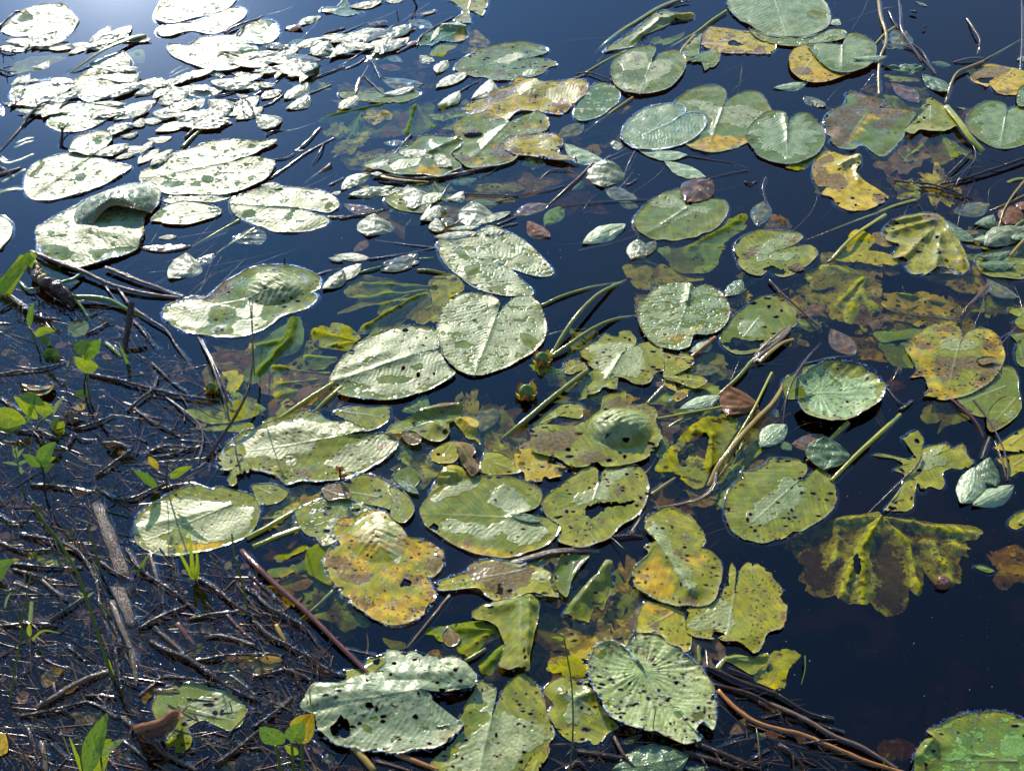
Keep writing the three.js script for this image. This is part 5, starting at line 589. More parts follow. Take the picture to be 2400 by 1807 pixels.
P('H', 'yellow and brown pad', 'bright yellow pad blotched with brown and a pale green center', [890,590,910,560,940,525,980,495,1030,455,1080,432,1140,420,1190,425,1230,448,1258,490,1266,525,1240,585,1280,510,1320,475,1380,464,1440,480,1485,512,1515,550,1535,600,1545,650,1530,700,1500,760,1460,810,1400,855,1330,890,1260,915,1190,930,1130,935,1060,918,1010,915,1040,880,1030,830,1010,780,930,790,960,740,950,700,930,670,910,640], { c: [1240, 590], tip: [1160, 920], h: 1.55, y: 0.45, yp: [[900,590,960,600,1060,690,1080,740,1010,700,930,640],[1050,780,1100,850,1220,880,1230,910,1140,930,1040,900],[1400,620,1540,610,1540,660,1440,660],[1120,480,1200,520,1130,560]], dp: [[1120,560,1160,520,1220,530,1270,545,1330,550,1370,580,1340,610,1270,620,1200,620,1140,600]], bp: [[1060,460,1180,450,1240,480,1255,510,1170,490,1080,490],[960,540,1060,560,1080,600,1000,610,950,570],[1100,640,1180,650,1300,660,1480,680,1530,700,1480,780,1400,850,1340,830,1380,760,1280,730,1200,800,1140,820,1080,740,1080,690],[1390,570,1440,550,1500,580,1490,610,1410,600],[940,720,1010,740,1010,790,930,780]], s: 0.6, wv: 2, rag: 1, dew: 0.4, bl: 0.5 });
P('G', null, 'mossy leaf scrap between the bent orange stalk and the speckled green pad', [1480,1290,1560,1210,1640,1190,1700,1130,1720,1180,1640,1260,1560,1330,1500,1380,1460,1380], { sub: 3, h: 1.6, b: 0.2, moss: 0.4, wv: 4, rag: 4 });
P('H', 'olive under pad', 'olive pad showing behind the raised mint green pad', [92,835,105,800,150,775,200,740,250,712,310,704,365,708,420,725,440,800,380,900,300,940,200,935,120,930,100,890], { c: [300, 800], tip: [100, 900], h: 0.95, s: 0.1, wv: 1.5 });
P('H', 'raised mint green pad', 'mint green dished pad with a saw toothed yellow end raised above the water', [190,820,230,790,260,760,310,735,365,712,400,698,450,705,500,715,560,720,610,735,660,765,705,800,730,840,768,868,755,905,735,950,690,990,640,1020,580,1050,520,1078,450,1092,390,1098,330,1082,280,1068,230,1040,200,1000,190,950,240,930,225,890,215,860], { c: [335, 892], tip: [760, 880], dp: [[190,820,260,770,330,740,390,735,440,790,500,780,560,810,640,770,690,810,690,880,700,940,640,1010,560,1050,470,1060,400,1060,320,1040,270,1020,240,930,215,860]], wp: [[400,770,440,800,480,830,450,840,410,800]], bc: [0.24, 0.36, 0.17], h: 1.1, edge: 0.6, s: 0.75, cup: 13, ruffle: 1.2, rn: 21, rib: [23, 0.3], wv: 2, dew: 1.5, ro: 0.38, layer: 4, rag: 1.5 });
P('V', 'speckled green pad', 'speckled green pad with a jagged notch and pale middle in open dark water', [1564,1095,1566,1075,1572,1060,1580,1048,1592,1038,1606,1030,1600,1018,1625,1015,1640,1008,1655,998,1662,990,1690,988,1715,990,1735,998,1742,1010,1740,1024,1722,1040,1703,1058,1725,1042,1748,1025,1768,1012,1785,1020,1796,1036,1804,1055,1808,1075,1803,1092,1790,1110,1770,1126,1745,1140,1722,1152,1700,1162,1672,1170,1645,1174,1620,1170,1598,1162,1580,1148,1569,1130,1564,1110], { c: [1700, 1060], tip: [1590, 1160], h: 1.15, dp: [[1612,1110,1630,1092,1655,1072,1680,1056,1685,1035,1705,1030,1722,1040,1738,1055,1735,1080,1712,1100,1690,1112,1665,1128,1640,1138,1618,1132]], s: 0.75, bl: 0.7, b: 0.04, hol: 0.12, wv: 1.8, rag: 1.6, dew: 0.4 });
P('H', 'jagged star leaf', 'ragged lobed yellow green leaf shaped like a star', [870,1180,900,1165,950,1132,985,1150,1012,1195,1000,1250,1030,1240,1090,1228,1190,1220,1180,1262,1230,1240,1270,1220,1290,1270,1310,1310,1345,1340,1300,1390,1200,1380,1140,1412,1150,1490,1120,1520,1050,1500,1000,1540,975,1480,950,1560,940,1640,900,1660,850,1668,790,1665,755,1665,790,1610,835,1570,870,1490,880,1425,810,1392,870,1362,800,1312,740,1300,668,1300,700,1284,780,1295,860,1312,920,1322,962,1262,920,1240,890,1210], { c: [985, 1340], tip: [800, 1650], h: 1.6, dp: [[985,1340,1020,1290,1080,1250,1140,1240,1110,1300,1180,1320,1140,1370,1080,1370,1020,1400,980,1380]], b: 0.14, s: 0.5, bl: 0.6, wv: 4, rag: 3, dew: 0.4 });
P('H', null, 'ragged yellow leaf cut by the right edge above the three leaf cluster', [1470,1250,1500,1220,1560,1180,1640,1130,1720,1110,1720,1270,1640,1280,1560,1275,1490,1262], { h: 2.1, s: 0.4, b: 0.1, wv: 2, rag: 3 });
P('H', null, 'bright yellow green leaf at the right edge beside the three leaf cluster', [1490,1320,1560,1300,1640,1290,1720,1280,1720,1410,1640,1400,1570,1440,1560,1390], { h: 2.0, y: 0.3, s: 0.2, wv: 2 });
P('L', null, 'yellow leaf edge at the right frame edge above the red brown drowned leaf', [1548,90,1560,40,1620,0,1700,-20,1700,110,1640,100,1590,110], { h: 1.9, s: 0.3, b: 0.15, wv: 2, rag: 2 });
P('L', null, 'green leaf scrap clinging to the right tip of the drooping drowned leaf', [1325,352,1370,342,1430,365,1452,380,1430,392,1370,378], { h: 0.9, wv: 1.5 });
P('J', 'pad with a dry heart', 'yellow and brown spotted pad with a white heart shaped dry center', [432,345,445,290,475,245,520,190,480,130,520,60,580,30,640,20,720,-20,820,-10,880,60,930,100,985,165,1040,170,1100,185,1150,210,1200,255,1212,310,1205,360,1150,410,1120,430,1140,480,1165,540,1140,590,1110,630,1070,670,1010,715,950,735,890,738,830,722,770,700,700,655,640,615,590,575,545,545,540,500,495,470,470,420], { c: [795, 230], tip: [930, 735], h: 1.75, y: 0.62, b: 0.17, dp: [[632,150,680,95,760,88,745,0,800,-10,825,60,870,80,930,110,985,165,960,230,930,300,915,335,860,290,820,240,760,225,700,230,650,200]], bp: [[440,300,520,270,640,340,560,370,470,360],[520,400,640,390,760,400,730,450,620,470,540,440],[910,440,960,400,1080,410,1060,460,980,490,920,470],[1080,330,1150,260,1205,270,1205,350,1130,400,1090,380],[600,560,700,540,760,600,700,640]], hp: [[925,460,960,425,1010,450,990,480,940,480]], dome: [[800,160,1000,330,9]], s: 0.7, bl: 0.3, wv: 2.5, rag: 2.5, dew: 1.2 });
P('J', 'brown crusted leaf', 'yellow leaf with a crust of dark brown decay below the two patch pad', [1125,490,1170,455,1230,430,1290,408,1350,385,1380,340,1450,310,1530,305,1646,325,1720,330,1790,350,1850,370,1895,402,1890,450,1910,500,1950,545,1860,548,1740,540,1650,560,1560,575,1480,540,1430,500,1340,495,1250,508,1190,510], { c: [1700, 380], h: 1.95, bp: [[1360,360,1440,320,1600,320,1740,340,1800,380,1760,450,1700,500,1600,540,1500,500,1420,450,1380,420]], dp: [[1775,400,1820,380,1880,400,1885,450,1820,460,1790,440]], b: 0.1, y: 0.3, wv: 4, s: 0.4, rag: 2.5, dew: 2, hp: [[1530,520,1560,470,1590,500,1570,540]] });
P('J', 'upright yellow green leaf', 'smooth yellow green leaf standing on its edge in the lower center', [1385,650,1430,610,1480,590,1560,570,1646,558,1730,550,1790,565,1822,600,1820,660,1812,730,1790,800,1778,870,1760,950,1752,1040,1690,1010,1620,1020,1560,990,1590,900,1600,850,1570,790,1540,730,1480,700,1410,690], { c: [1700, 600], tip: [1690, 1030], h: 1.35, d: 0.0, s: 0.25, dew: 0.5, wv: 2, rg: [[1760,570,1740,980,16,16],[1500,620,1640,600,6,12]] });
P('V', 'small sunlit scrap', 'rolled yellow green leaf scrap beside the dark sticks at the lower right', [1560,1425,1590,1415,1630,1425,1655,1412,1658,1428,1640,1445,1625,1458,1590,1440], { h: 1.3, rg: [[1570,1425,1650,1420,8,8]], wv: 2, s: 0.2 });
P('K', 'yellow leaf under pads', 'yellow leaf with a brown spot showing behind the light green ribbed pad', [800,770,802,700,815,640,860,570,920,585,1000,605,1095,645,1120,720,1155,800,1140,890,1090,900,1010,860,960,800,880,780], { c: [1050, 640], tip: [830, 760], h: 1.9, yp: [[830,620,870,575,1000,610,1090,650,1040,690,960,640,880,650]], bp: [[910,650,940,630,1010,635,1000,660,930,665],[880,720,920,680,960,700,930,780]], s: 0.4, wv: 1.5 });
P('K', 'split yellow pad', 'broad yellow green pad with a slit notch and a hole at its right lobe', [1090,640,1140,625,1200,612,1270,580,1330,555,1360,490,1385,420,1410,322,1440,370,1432,450,1430,522,1445,450,1470,360,1530,312,1545,400,1545,470,1600,460,1560,400,1555,335,1600,345,1650,380,1690,430,1740,500,1770,560,1768,640,1765,690,1735,755,1690,762,1640,792,1620,840,1600,882,1550,908,1510,880,1470,852,1400,842,1300,832,1240,815,1180,802,1120,765,1110,700], { c: [1432, 520], tip: [1380, 830], h: 1.65, y: 0.25, dp: [[1120,720,1180,680,1260,620,1340,570,1400,560,1420,620,1430,720,1400,800,1330,770,1250,750,1160,770]], hp: [[1285,780,1310,765,1350,780,1375,810,1330,800,1300,830]], s: 0.75, b: 0.12, bl: 0.6, wv: 2.5, rag: 3, dew: 0.4 });
P('K', 'yellow flank pad', 'yellow flanked pad with a pale ridge down its middle', [852,100,862,50,880,20,920,5,960,-20,1000,-32,1060,-20,1100,0,1150,30,1195,80,1230,130,1248,190,1232,230,1275,255,1318,290,1345,325,1356,360,1350,420,1342,460,1325,520,1310,560,1280,592,1240,602,1190,610,1130,605,1065,612,1000,590,930,565,880,540,820,505,785,470,778,415,785,360,820,325,870,285,868,245,845,225,880,210,935,195,890,150], { c: [940, 210], tip: [1200, 600], h: 1.45, dp: [[870,100,920,80,980,110,1010,180,1050,260,1100,320,1160,380,1170,450,1200,520,1150,540,1100,480,1060,420,1030,350,980,270,930,215,900,150]], yp: [[785,420,840,320,930,300,1010,380,1040,480,1000,560,880,530,800,480],[1090,300,1160,270,1250,290,1230,340,1160,330]], bp: [[860,60,900,50,900,85,870,80],[1070,150,1130,140,1170,180,1100,190],[1040,250,1090,250,1120,280,1070,290],[1080,560,1140,530,1220,580,1180,605,1100,600]], s: 0.7, bl: 0.55, rg: [[940,210,1150,500,9,14]], wv: 2.5, rag: 1.2, dew: 0.8 });
P('K', 'folded green leaf', 'green leaf folded in two round brown weed', [260,430,290,350,310,310,360,290,430,280,500,278,470,330,420,390,385,450,370,510,350,560,315,540,280,490], { c: [400, 330], h: 0.7, bp: [[400,330,450,300,490,290,460,350,420,400]], hp: [[268,440,280,425,292,440,280,455]], wv: 3, cup: 6, s: 0.4, dew: 0.6 });
P('K', 'glossy green flap', 'glossy green leaf flap leaning over brown weed with a bright wet shine', [325,665,370,605,430,560,480,510,530,440,570,380,605,340,636,342,638,430,635,520,600,600,580,640,545,620,510,650,490,722,450,715,400,690,360,670], { c: [620, 350], tip: [360, 670], h: 1.0, d: 0.1, rg: [[610,370,420,600,20,22]], s: 0.25, wv: 3, dew: 1.2, rag: 1.5 });
P('I', 'half dry green pad', 'green pad with a white dry half in the shallows by the curled brown leaf', [978,1258,990,1210,1010,1170,1045,1138,1100,1112,1180,1100,1260,1100,1350,1110,1420,1130,1480,1165,1540,1210,1590,1250,1625,1282,1590,1320,1560,1368,1520,1400,1480,1416,1440,1400,1370,1360,1300,1340,1240,1368,1205,1400,1230,1440,1240,1480,1222,1528,1180,1545,1140,1550,1080,1520,1065,1480,1100,1430,1140,1390,1080,1380,1010,1350,985,1300], { c: [1150, 1250], tip: [1560, 1360], h: 0.95, dp: [[1230,1240,1270,1210,1330,1180,1390,1165,1450,1172,1500,1200,1560,1240,1580,1275,1520,1280,1450,1300,1400,1330,1350,1310,1320,1335,1260,1345,1200,1380,1180,1360,1250,1320,1270,1270]], s: 0.6, bl: 0.3, wv: 2, rag: 1.5, dew: 0.7 });
P('K', 'mottled olive pad at the bottom', 'speckled olive pad with an upturned center left of the light green ribbed pad', [195,1155,230,1110,300,1070,370,1060,430,1085,500,1080,520,1140,555,1210,600,1290,650,1340,690,1380,640,1410,600,1450,570,1520,520,1500,500,1470,440,1485,380,1480,330,1450,290,1420,250,1350,225,1290,262,1245,235,1200], { c: [405, 1210], tip: [480, 1470], h: 1.35, dr: 0.42, b: 0.16, s: 0.8, bl: 0.6, rg: [[405,1210,500,1170,9,12],[405,1210,330,1180,8,14]], wv: 3, rag: 2.5, dew: 1 });
P('J', 'torn lower pad', 'long green pad with a pale triangular dry middle at the bottom edge', [1120,1625,1180,1560,1250,1500,1300,1440,1335,1400,1300,1340,1325,1290,1360,1220,1400,1155,1440,1085,1480,1100,1545,1135,1540,1200,1515,1320,1560,1200,1600,1120,1646,1080,1720,1040,1750,1050,1790,1090,1830,1140,1855,1200,1870,1290,1910,1380,1920,1440,1890,1500,1840,1550,1780,1640,1720,1720,1600,1790,1400,1800,1250,1760,1180,1700], { c: [1515, 1322], tip: [1400, 1780], h: 1.2, dp: [[1340,1490,1400,1420,1460,1370,1515,1320,1600,1290,1700,1330,1860,1380,1900,1450,1820,1520,1700,1580,1640,1660,1500,1740,1350,1740,1250,1690,1200,1640,1290,1560],[1410,1160,1450,1095,1540,1140,1530,1220,1510,1310,1420,1280,1380,1220]], wp: [[1420,1240,1460,1200,1490,1250,1440,1290]], s: 0.55, bl: 0.55, wv: 2.5, rag: 2, dew: 0.7, rg: [[1515,1325,1430,1700,3,7]] });
P('J', null, 'ragged leaf fringe below the torn lower pad at the bottom edge', [1750,1600,1820,1530,1890,1490,1880,1560,1830,1640,1760,1760,1700,1720], { h: 1.7, b: 0.35, s: 0.6, rag: 5, wv: 3 });
P('J', 'olive back fringe', 'yellow green leaf edge with brown holes behind the big wrinkled silver pad', [555,1080,560,1020,640,1010,690,1000,715,945,770,930,850,910,850,990,740,1040,650,1080,590,1090], { h: 1.5, s: 0.8, hp: [[755,960,790,940,810,960,780,985]], wv: 2, rag: 3 });
P('J', 'big wrinkled silver pad', 'big wrinkled pad, silver along its crest, riddled with small holes', [285,1275,310,1220,350,1150,390,1120,480,1128,560,1110,600,1080,680,1050,760,1030,830,985,820,930,850,895,900,898,960,905,1050,900,1110,925,1200,935,1290,935,1345,980,1400,1030,1430,1065,1420,1110,1395,1135,1330,1150,1260,1170,1170,1175,1050,1170,1130,1195,1120,1270,1115,1340,1180,1390,1250,1370,1310,1345,1330,1375,1300,1420,1270,1450,1230,1490,1150,1525,1080,1530,1010,1535,900,1562,800,1540,700,1552,620,1515,560,1512,480,1480,420,1420,370,1400,350,1360,380,1320,320,1300], { c: [1050, 1172], tip: [300, 1280], d: 0.86, bc: [0.235, 0.285, 0.19], h: 0.8, hp: [[480,1400,505,1365,545,1330,565,1350,585,1330,600,1395,612,1440,580,1470,545,1440,500,1450]], rg: [[1050,1170,400,1200,16,40],[1330,1060,900,1050,14,40],[800,1380,1000,1420,-4,30]], hol: 0.3, s: 0.6, wv: 3, ruffle: 1.2, rn: 23, rag: 2.5, dew: 1.4, wp: [[660,1380,700,1370,760,1400,740,1430,690,1410],[1190,980,1250,985,1280,1000,1240,1010]], yp: [[1180,1440,1260,1400,1300,1390,1270,1440,1200,1490]], ro: 0.42, layer: 4 });
P('K', 'light green ribbed pad', 'light green ribbed pad raised like a dish with brown nibbled edges in the lower center', [486,1025,490,980,512,930,535,890,575,862,615,850,655,855,700,868,738,895,790,960,850,1020,800,950,755,905,735,870,745,845,775,800,810,785,850,790,905,792,945,812,985,835,1020,870,1090,900,1110,930,1180,990,1215,1020,1250,1075,1275,1110,1300,1170,1314,1250,1312,1320,1310,1372,1288,1416,1258,1385,1232,1365,1195,1390,1180,1420,1218,1470,1180,1490,1110,1502,1040,1475,980,1452,910,1430,850,1422,770,1400,700,1372,640,1340,595,1295,575,1245,555,1210,520,1150,497,1085], { c: [850, 1022], tip: [1150, 1490], d: 0.88, bc: [0.31, 0.37, 0.135], h: 0.6, ro: 0.5, s: 0.9, cup: 11, ruffle: 1.2, rn: 26, rib: [31, 0.32], hol: 0.15, wp: [[535,930,560,900,600,895,615,930,580,960,550,960],[1040,1290,1080,1280,1110,1310,1080,1330,1050,1320],[1150,1320,1200,1290,1240,1300,1230,1340,1180,1350],[960,1190,985,1170,1000,1200,975,1215]], rg: [[850,1020,700,1100,5,22],[850,1020,1000,1300,-4,20]], wv: 2, dew: 2.5, rag: 1.5, layer: 5, edge: 0.7 });
P('L', 'bright green corner pad', 'bright green pad with dew and nibbled rim in the lower right corner', [930,1640,935,1580,960,1530,1000,1490,1045,1485,1010,1430,1060,1395,1110,1370,1150,1345,1230,1312,1300,1298,1380,1288,1470,1283,1560,1305,1646,1340,1720,1380,1800,1450,1850,1560,1850,1750,1700,1850,1400,1900,1100,1880,960,1780], { c: [1590, 1605], tip: [950, 1600], d: 0.3, dp: [[1490,1510,1530,1440,1600,1420,1700,1400,1700,1500,1600,1590,1520,1570],[1100,1570,1200,1540,1300,1560,1260,1600,1150,1610]], wp: [[1380,1430,1430,1385,1500,1360,1570,1360,1560,1420,1500,1450,1490,1500,1430,1530,1380,1490],[1040,1440,1090,1440,1110,1470,1060,1480]], bc: [0.14, 0.29, 0.055], rb: 0.015, h: 0.45, edge: 0.9, s: 0.45, rg: [[960,1600,1050,1490,14,16],[1590,1605,1300,1560,2,6]], cup: 5, wv: 2, dew: 2.5, ro: 0.46, layer: 3, dk: 1.15 });

// ---------- small oval leaves, view by view ----------
const rowS = (v, l) => { for (const e of l) S(v, ...e); };
rowS('b', [['silver', 1215, 460, 1510, 380, 0.34], ['silver', 1400, 555, 1545, 420, 0.6], ['silver', 1550, 500, 1690, 440, 0.4], ['half', 1060, 590, 1150, 455, 0.5], ['olive', 1120, 580, 1240, 520, 0.6], ['silver', 810, 675, 1140, 635, 0.34], ['silver', 735, 775, 965, 840, 0.42], ['half', 880, 965, 1085, 880, 0.42],
  ['silver', 1110, 975, 1340, 810, 0.42], ['half', 1125, 1065, 1355, 925, 0.4], ['green', 1215, 610, 1375, 730, 0.62, { up: 0.18 }], ['silver', 100, 850, 510, 885, 0.36], ['half', 330, 700, 530, 745, 0.3], ['silver', 370, 985, 600, 1075, 0.62], ['silver', -10, 1125, 335, 960, 0.34], ['half', 45, 1150, 245, 1195, 0.55], ['silver', 535, 1140, 860, 950, 0.3], ['silver', 630, 1165, 905, 1045, 0.36], ['silver', 840, 1130, 1025, 1255, 0.6], ['half', 610, 1020, 860, 935, 0.34], ['silver', -20, 830, 95, 1000, 0.5], ['half', 240, 1135, 390, 1070, 0.4], ['silver', 60, 790, 290, 700, 0.24], ['silver', 640, 920, 760, 940, 0.3],
  ['orange', 1105, 280, 1290, 275, 0.5, { name: 'dead_leaf', say: 'cupped orange brown dead leaf', up: 0.15 }], ['orange', 930, 455, 1085, 425, 0.4, { name: 'dead_leaf' }], ['orange', 440, 1205, 610, 1195, 0.26, { name: 'dead_leaf' }], ['green', 1140, 430, 1300, 380, 0.4, { sub: 2 }], ['green', 1240, 250, 1470, 150, 0.34]]);
rowS('a', [['silver', 1110, 1175, 1525, 985, 0.34], ['silver', 1340, 810, 1610, 780, 0.36], ['silver', 1310, 930, 1545, 850, 0.36], ['half', 1150, 900, 1365, 720, 0.22], ['silver', 900, 1010, 1230, 1020, 0.2], ['half', 900, 1075, 1160, 1085, 0.22], ['silver', 1480, 1110, 1700, 1030, 0.3], ['silver', 1370, 1180, 1600, 1165, 0.36], ['silver', 1070, 1430, 1500, 1435, 0.2], ['silver', 1340, 1600, 1550, 1450, 0.34], ['silver', 1440, 1360, 1680, 1340, 0.34], ['silver', 1470, 1620, 1690, 1470, 0.32], ['silver', 980, 680, 1360, 665, 0.22], ['half', 1180, 1330, 1350, 1290, 0.4], ['silver', 1120, 1550, 1320, 1500, 0.3], ['silver', 1270, 1230, 1400, 1160, 0.5], ['silver', 1590, 910, 1680, 1020, 0.6],
  ['brown', -10, 1000, 30, 1130, 0.3], ['half', 290, 350, 380, 410, 0.3], ['silver', 980, 330, 1080, 345, 0.3, { say: 'small curled silvery leaf' }], ['silver', 700, 430, 900, 480, 0.45], ['silver', 880, 480, 1060, 440, 0.5], ['half', 1110, 330, 1260, 360, 0.5], ['silver', 320, 660, 480, 590, 0.5]]);
rowS('c', [['half', 70, 65, 405, 0, 0.3], ['silver', 430, 15, 600, 5, 0.5], ['olive', 640, 200, 890, 275, 0.42], ['olive', 235, 605, 370, 460, 0.6], ['olive', 420, 510, 590, 605, 0.34], ['silver', 440, 455, 665, 370, 0.36], ['silver', 295, 455, 425, 420, 0.6], ['half', 765, 540, 905, 600, 0.62], ['half', 930, 715, 1035, 595, 0.5], ['silver', 920, 852, 1235, 715, 0.32], ['pale', 943, 1033, 1157, 900, 0.38], ['silver', 1275, 975, 1460, 775, 0.5], ['olive', 385, 760, 805, 825, 0.38], ['silver', 400, 925, 715, 850, 0.32], ['silver', -20, 1070, 165, 930, 0.5], ['olive', 405, 1395, 615, 1380, 0.42],
  ['silver', -60, 480, 60, 430, 0.5], ['silver', 90, 390, 290, 395, 0.4], ['half', 235, 370, 385, 300, 0.4], ['brown', 80, 440, 300, 430, 0.3, { sub: 3 }], ['orange', 630, 440, 740, 400, 0.4, { name: 'dead_leaf' }], ['silver', 100, 330, 200, 290, 0.5], ['brown', 350, 640, 590, 680, 0.4, { sub: 5 }], ['brown', 640, 150, 950, 100, 0.2, { sub: 3 }], ['half', 780, 145, 930, 95, 0.2], ['pale', 870, 405, 955, 260, 0.16], ['brown', 260, 240, 460, 200, 0.26], ['brown', 750, 620, 830, 660, 0.2, { sub: 4 }], ['brown', -10, 820, 135, 840, 0.4, { sub: 10 }]]);
rowS('f', [['silver', 545, 245, 900, 285, 0.34], ['silver', 210, 375, 465, 320, 0.36], ['silver', 905, 265, 1080, 380, 0.4], ['half', 0, 605, 295, 440, 0.4], ['half', 65, 660, 520, 575, 0.36], ['half', 350, 660, 620, 590, 0.34], ['silver', 650, 570, 700, 790, 0.7], ['pale', 745, 745, 990, 645, 0.42], ['silver', 770, 905, 960, 765, 0.5], ['silver', 1030, 700, 1195, 625, 0.58], ['green', 1035, 530, 1325, 500, 0.36, { sub: 2 }], ['silver', 1240, 965, 1300, 740, 0.85, { vee: -0.12, up: 0.1, label: 'round silvery leaf with a raised midrib standing apart behind the mottled silver pad' }], ['half', 1350, 940, 1660, 825, 0.24], ['silver', 900, 1068, 1335, 1025, 0.28], ['pale', 1040, 990, 1350, 965, 0.2], ['silver', 925, 880, 965, 1010, 0.6], ['olive', 975, 880, 1070, 950, 0.7],
  ['silver', 262, 1065, 320, 860, 0.9], ['brown', 18, 740, 330, 800, 0.36], ['silver', -70, 1245, 272, 1270, 0.3], ['silver', -80, 1500, 195, 1340, 0.4], ['olive', 385, 1330, 755, 1225, 0.38], ['olive', 375, 1390, 690, 1350, 0.3], ['olive', 960, 760, 1030, 790, 0.8], ['brown', 120, 1210, 262, 1090, 0.4, { sub: 3 }], ['green', 1285, 700, 1510, 735, 0.24, { sub: 1 }], ['silver', 1390, 1030, 1590, 1010, 0.6], ['silver', 290, 450, 400, 440, 0.5], ['orange', 690, 1340, 760, 1300, 0.5, { name: 'dead_leaf', say: 'curled orange scrap of leaf' }]]);
rowS('e', [['silver', -10, 1480, 165, 1235, 0.72], ['olive', 215, 1320, 425, 1230, 0.5], ['olive', 850, 965, 842, 1145, 0.95], ['half', 880, 560, 1095, 575, 0.4], ['silver', 1540, 1270, 1680, 1290, 0.4], ['half', 1480, 1575, 1690, 1400, 0.45], ['silver', 1560, 640, 1660, 620, 0.5], ['silver', -120, 1075, 60, 1060, 0.35], ['brown', -300, 1165, 180, 1150, 0.2, { say: 'long dull pink brown leaf' }], ['silver', 1200, 215, 1300, 215, 0.3]]);
rowS('C', [['pale', 340, 935, 605, 1050, 0.38], ['half', 585, 1222, 622, 1052, 0.75], ['olive', 595, 1200, 818, 1300, 0.4], ['olive', 695, 1310, 820, 1350, 0.5, { sub: 1 }], ['pale', 830, 985, 1142, 1012, 0.34], ['pale', 993, 1050, 1258, 1160, 0.36], ['brown', 1128, 1315, 1292, 1175, 0.62, { label: 'brown leaflet beaded with dew lying on the olive pad with scalloped front', up: 0.05, sub: 0 }], ['pale', 460, 1590, 738, 1468, 0.36], ['half', 780, 1690, 822, 1550, 0.62], ['olive', 868, 1665, 932, 1565, 0.4], ['brown', 5, 1405, 240, 1330, 0.36], ['green', 213, 1468, 328, 1342, 0.44, { sub: 0.5 }], ['orange', 103, 1440, 245, 1545, 0.5, { name: 'dead_leaf' }], ['olive', 1592, 1470, 1652, 1308, 0.4], ['olive', 300, 895, 465, 800, 0.44, { sub: 1 }], ['green', 655, 910, 690, 975, 0.5], ['green', 390, 1240, 460, 1180, 0.4, { sub: 4 }]]);
rowS('D', [['olive', 788, 325, 890, 200, 0.62], ['green', 758, 435, 1025, 435, 0.36, { rip: 0.12 }], ['pale', 550, 385, 775, 370, 0.3], ['pale', 35, 575, 258, 535, 0.34], ['olive', 230, 625, 330, 690, 0.6], ['half', 280, 650, 375, 690, 0.6], ['brown', 803, 540, 980, 668, 0.42], ['green', 1003, 488, 1150, 610, 0.5], ['green', 1058, 410, 1188, 430, 0.5, { sub: 3 }], ['olive', 1190, 1385, 1440, 1325, 0.42], ['green', 1343, 1465, 1468, 1400, 0.55], ['orange', 1545, 1465, 1615, 1350, 0.62, { say: 'orange brown oval pondweed leaf' }], ['green', 1160, 1440, 1345, 1575, 0.44], ['pale', 1330, 1562, 1558, 1500, 0.36], ['half', 1405, 1605, 1690, 1490, 0.4], ['pale', 1590, 1560, 1720, 1460, 0.5], ['pale', 398, 160, 460, 125, 0.6], ['green', 1228, 700, 1298, 712, 0.3], ['green', 960, 10, 1035, 40, 0.3], ['green', 1370, 1670, 1570, 1640, 0.4], ['orange', 1640, 1370, 1700, 1310, 0.6], ['brown', 1280, 1600, 1385, 1615, 0.3], ['half', 1620, 395, 1690, 360, 0.5]]);
rowS('G', [['pale', 1090, 1000, 1352, 918, 0.34], ['orange', 1400, 1048, 1408, 875, 0.85, { say: 'heart shaped pinkish brown leaf', up: 0.1, vee: 0.1 }], ['green', 1388, 265, 1495, 155, 0.42], ['pale', 1152, 625, 1295, 535, 0.42], ['olive', 1140, 770, 1355, 735, 0.36, { sub: 1 }], ['olive', 345, 885, 430, 835, 0.5, { sub: 2 }], ['green', 1612, 1248, 1690, 1130, 0.55]]);
rowS('H', [['olive', 1422, 150, 1625, 275, 0.44], ['brown', 408, 475, 562, 645, 0.5], ['green', 1440, 1315, 1475, 1500, 0.56, { arch: 0.2 }], ['pale', 1255, 1620, 1340, 1385, 0.46, { arch: 0.25 }], ['pale', 1332, 1632, 1598, 1495, 0.36, { arch: 0.28 }], ['pale', -40, 1242, 118, 1105, 0.5], ['green', 90, 1200, 150, 1265, 0.6, { sub: 1 }], ['brown', 150, 1230, 365, 1165, 0.5, { say: 'pinkish brown shiny leaf' }], ['green', 360, 1400, 362, 1215, 0.92, { label: 'dark green cupped leaf below the raised mint green pad', up: 0.2, vee: 0.25 }], ['green', 1370, 70, 1600, 65, 0.42], ['brown', 195, 390, 385, 325, 0.4, { sub: 4 }], ['olive', 0, 1030, 62, 1000, 0.8], ['brown', 800, 880, 925, 770, 0.44, { sub: 20 }], ['brown', 725, 985, 760, 1130, 0.24, { sub: 8 }], ['brown', 125, 70, 240, 80, 0.4, { say: 'dark purple brown leaflet' }]]);
rowS('F', [['green', 950, 1015, 1105, 905, 0.6, { sub: 1 }], ['olive', 1465, 1145, 1575, 990, 0.5, { sub: 3 }], ['green', 905, 1450, 1060, 1555, 0.24, { vee: 0.3 }]]);
rowS('K', [['green', 640, 1670, 1132, 1580, 0.5, { label: 'dark green dewy oval leaf at the bottom edge below the light green ribbed pad', bend: 0.02 }], ['green', -20, 20, 195, 60, 0.24, { vee: 0.25 }], ['green', 1110, 1650, 1260, 1640, 0.3], ['olive', 690, 1490, 840, 1430, 0.24, { sub: 2 }], ['brown', 1400, 1430, 1500, 1330, 0.4, { sub: 4 }], ['olive', 1525, 1440, 1640, 1445, 0.4, { sub: 2 }]]);

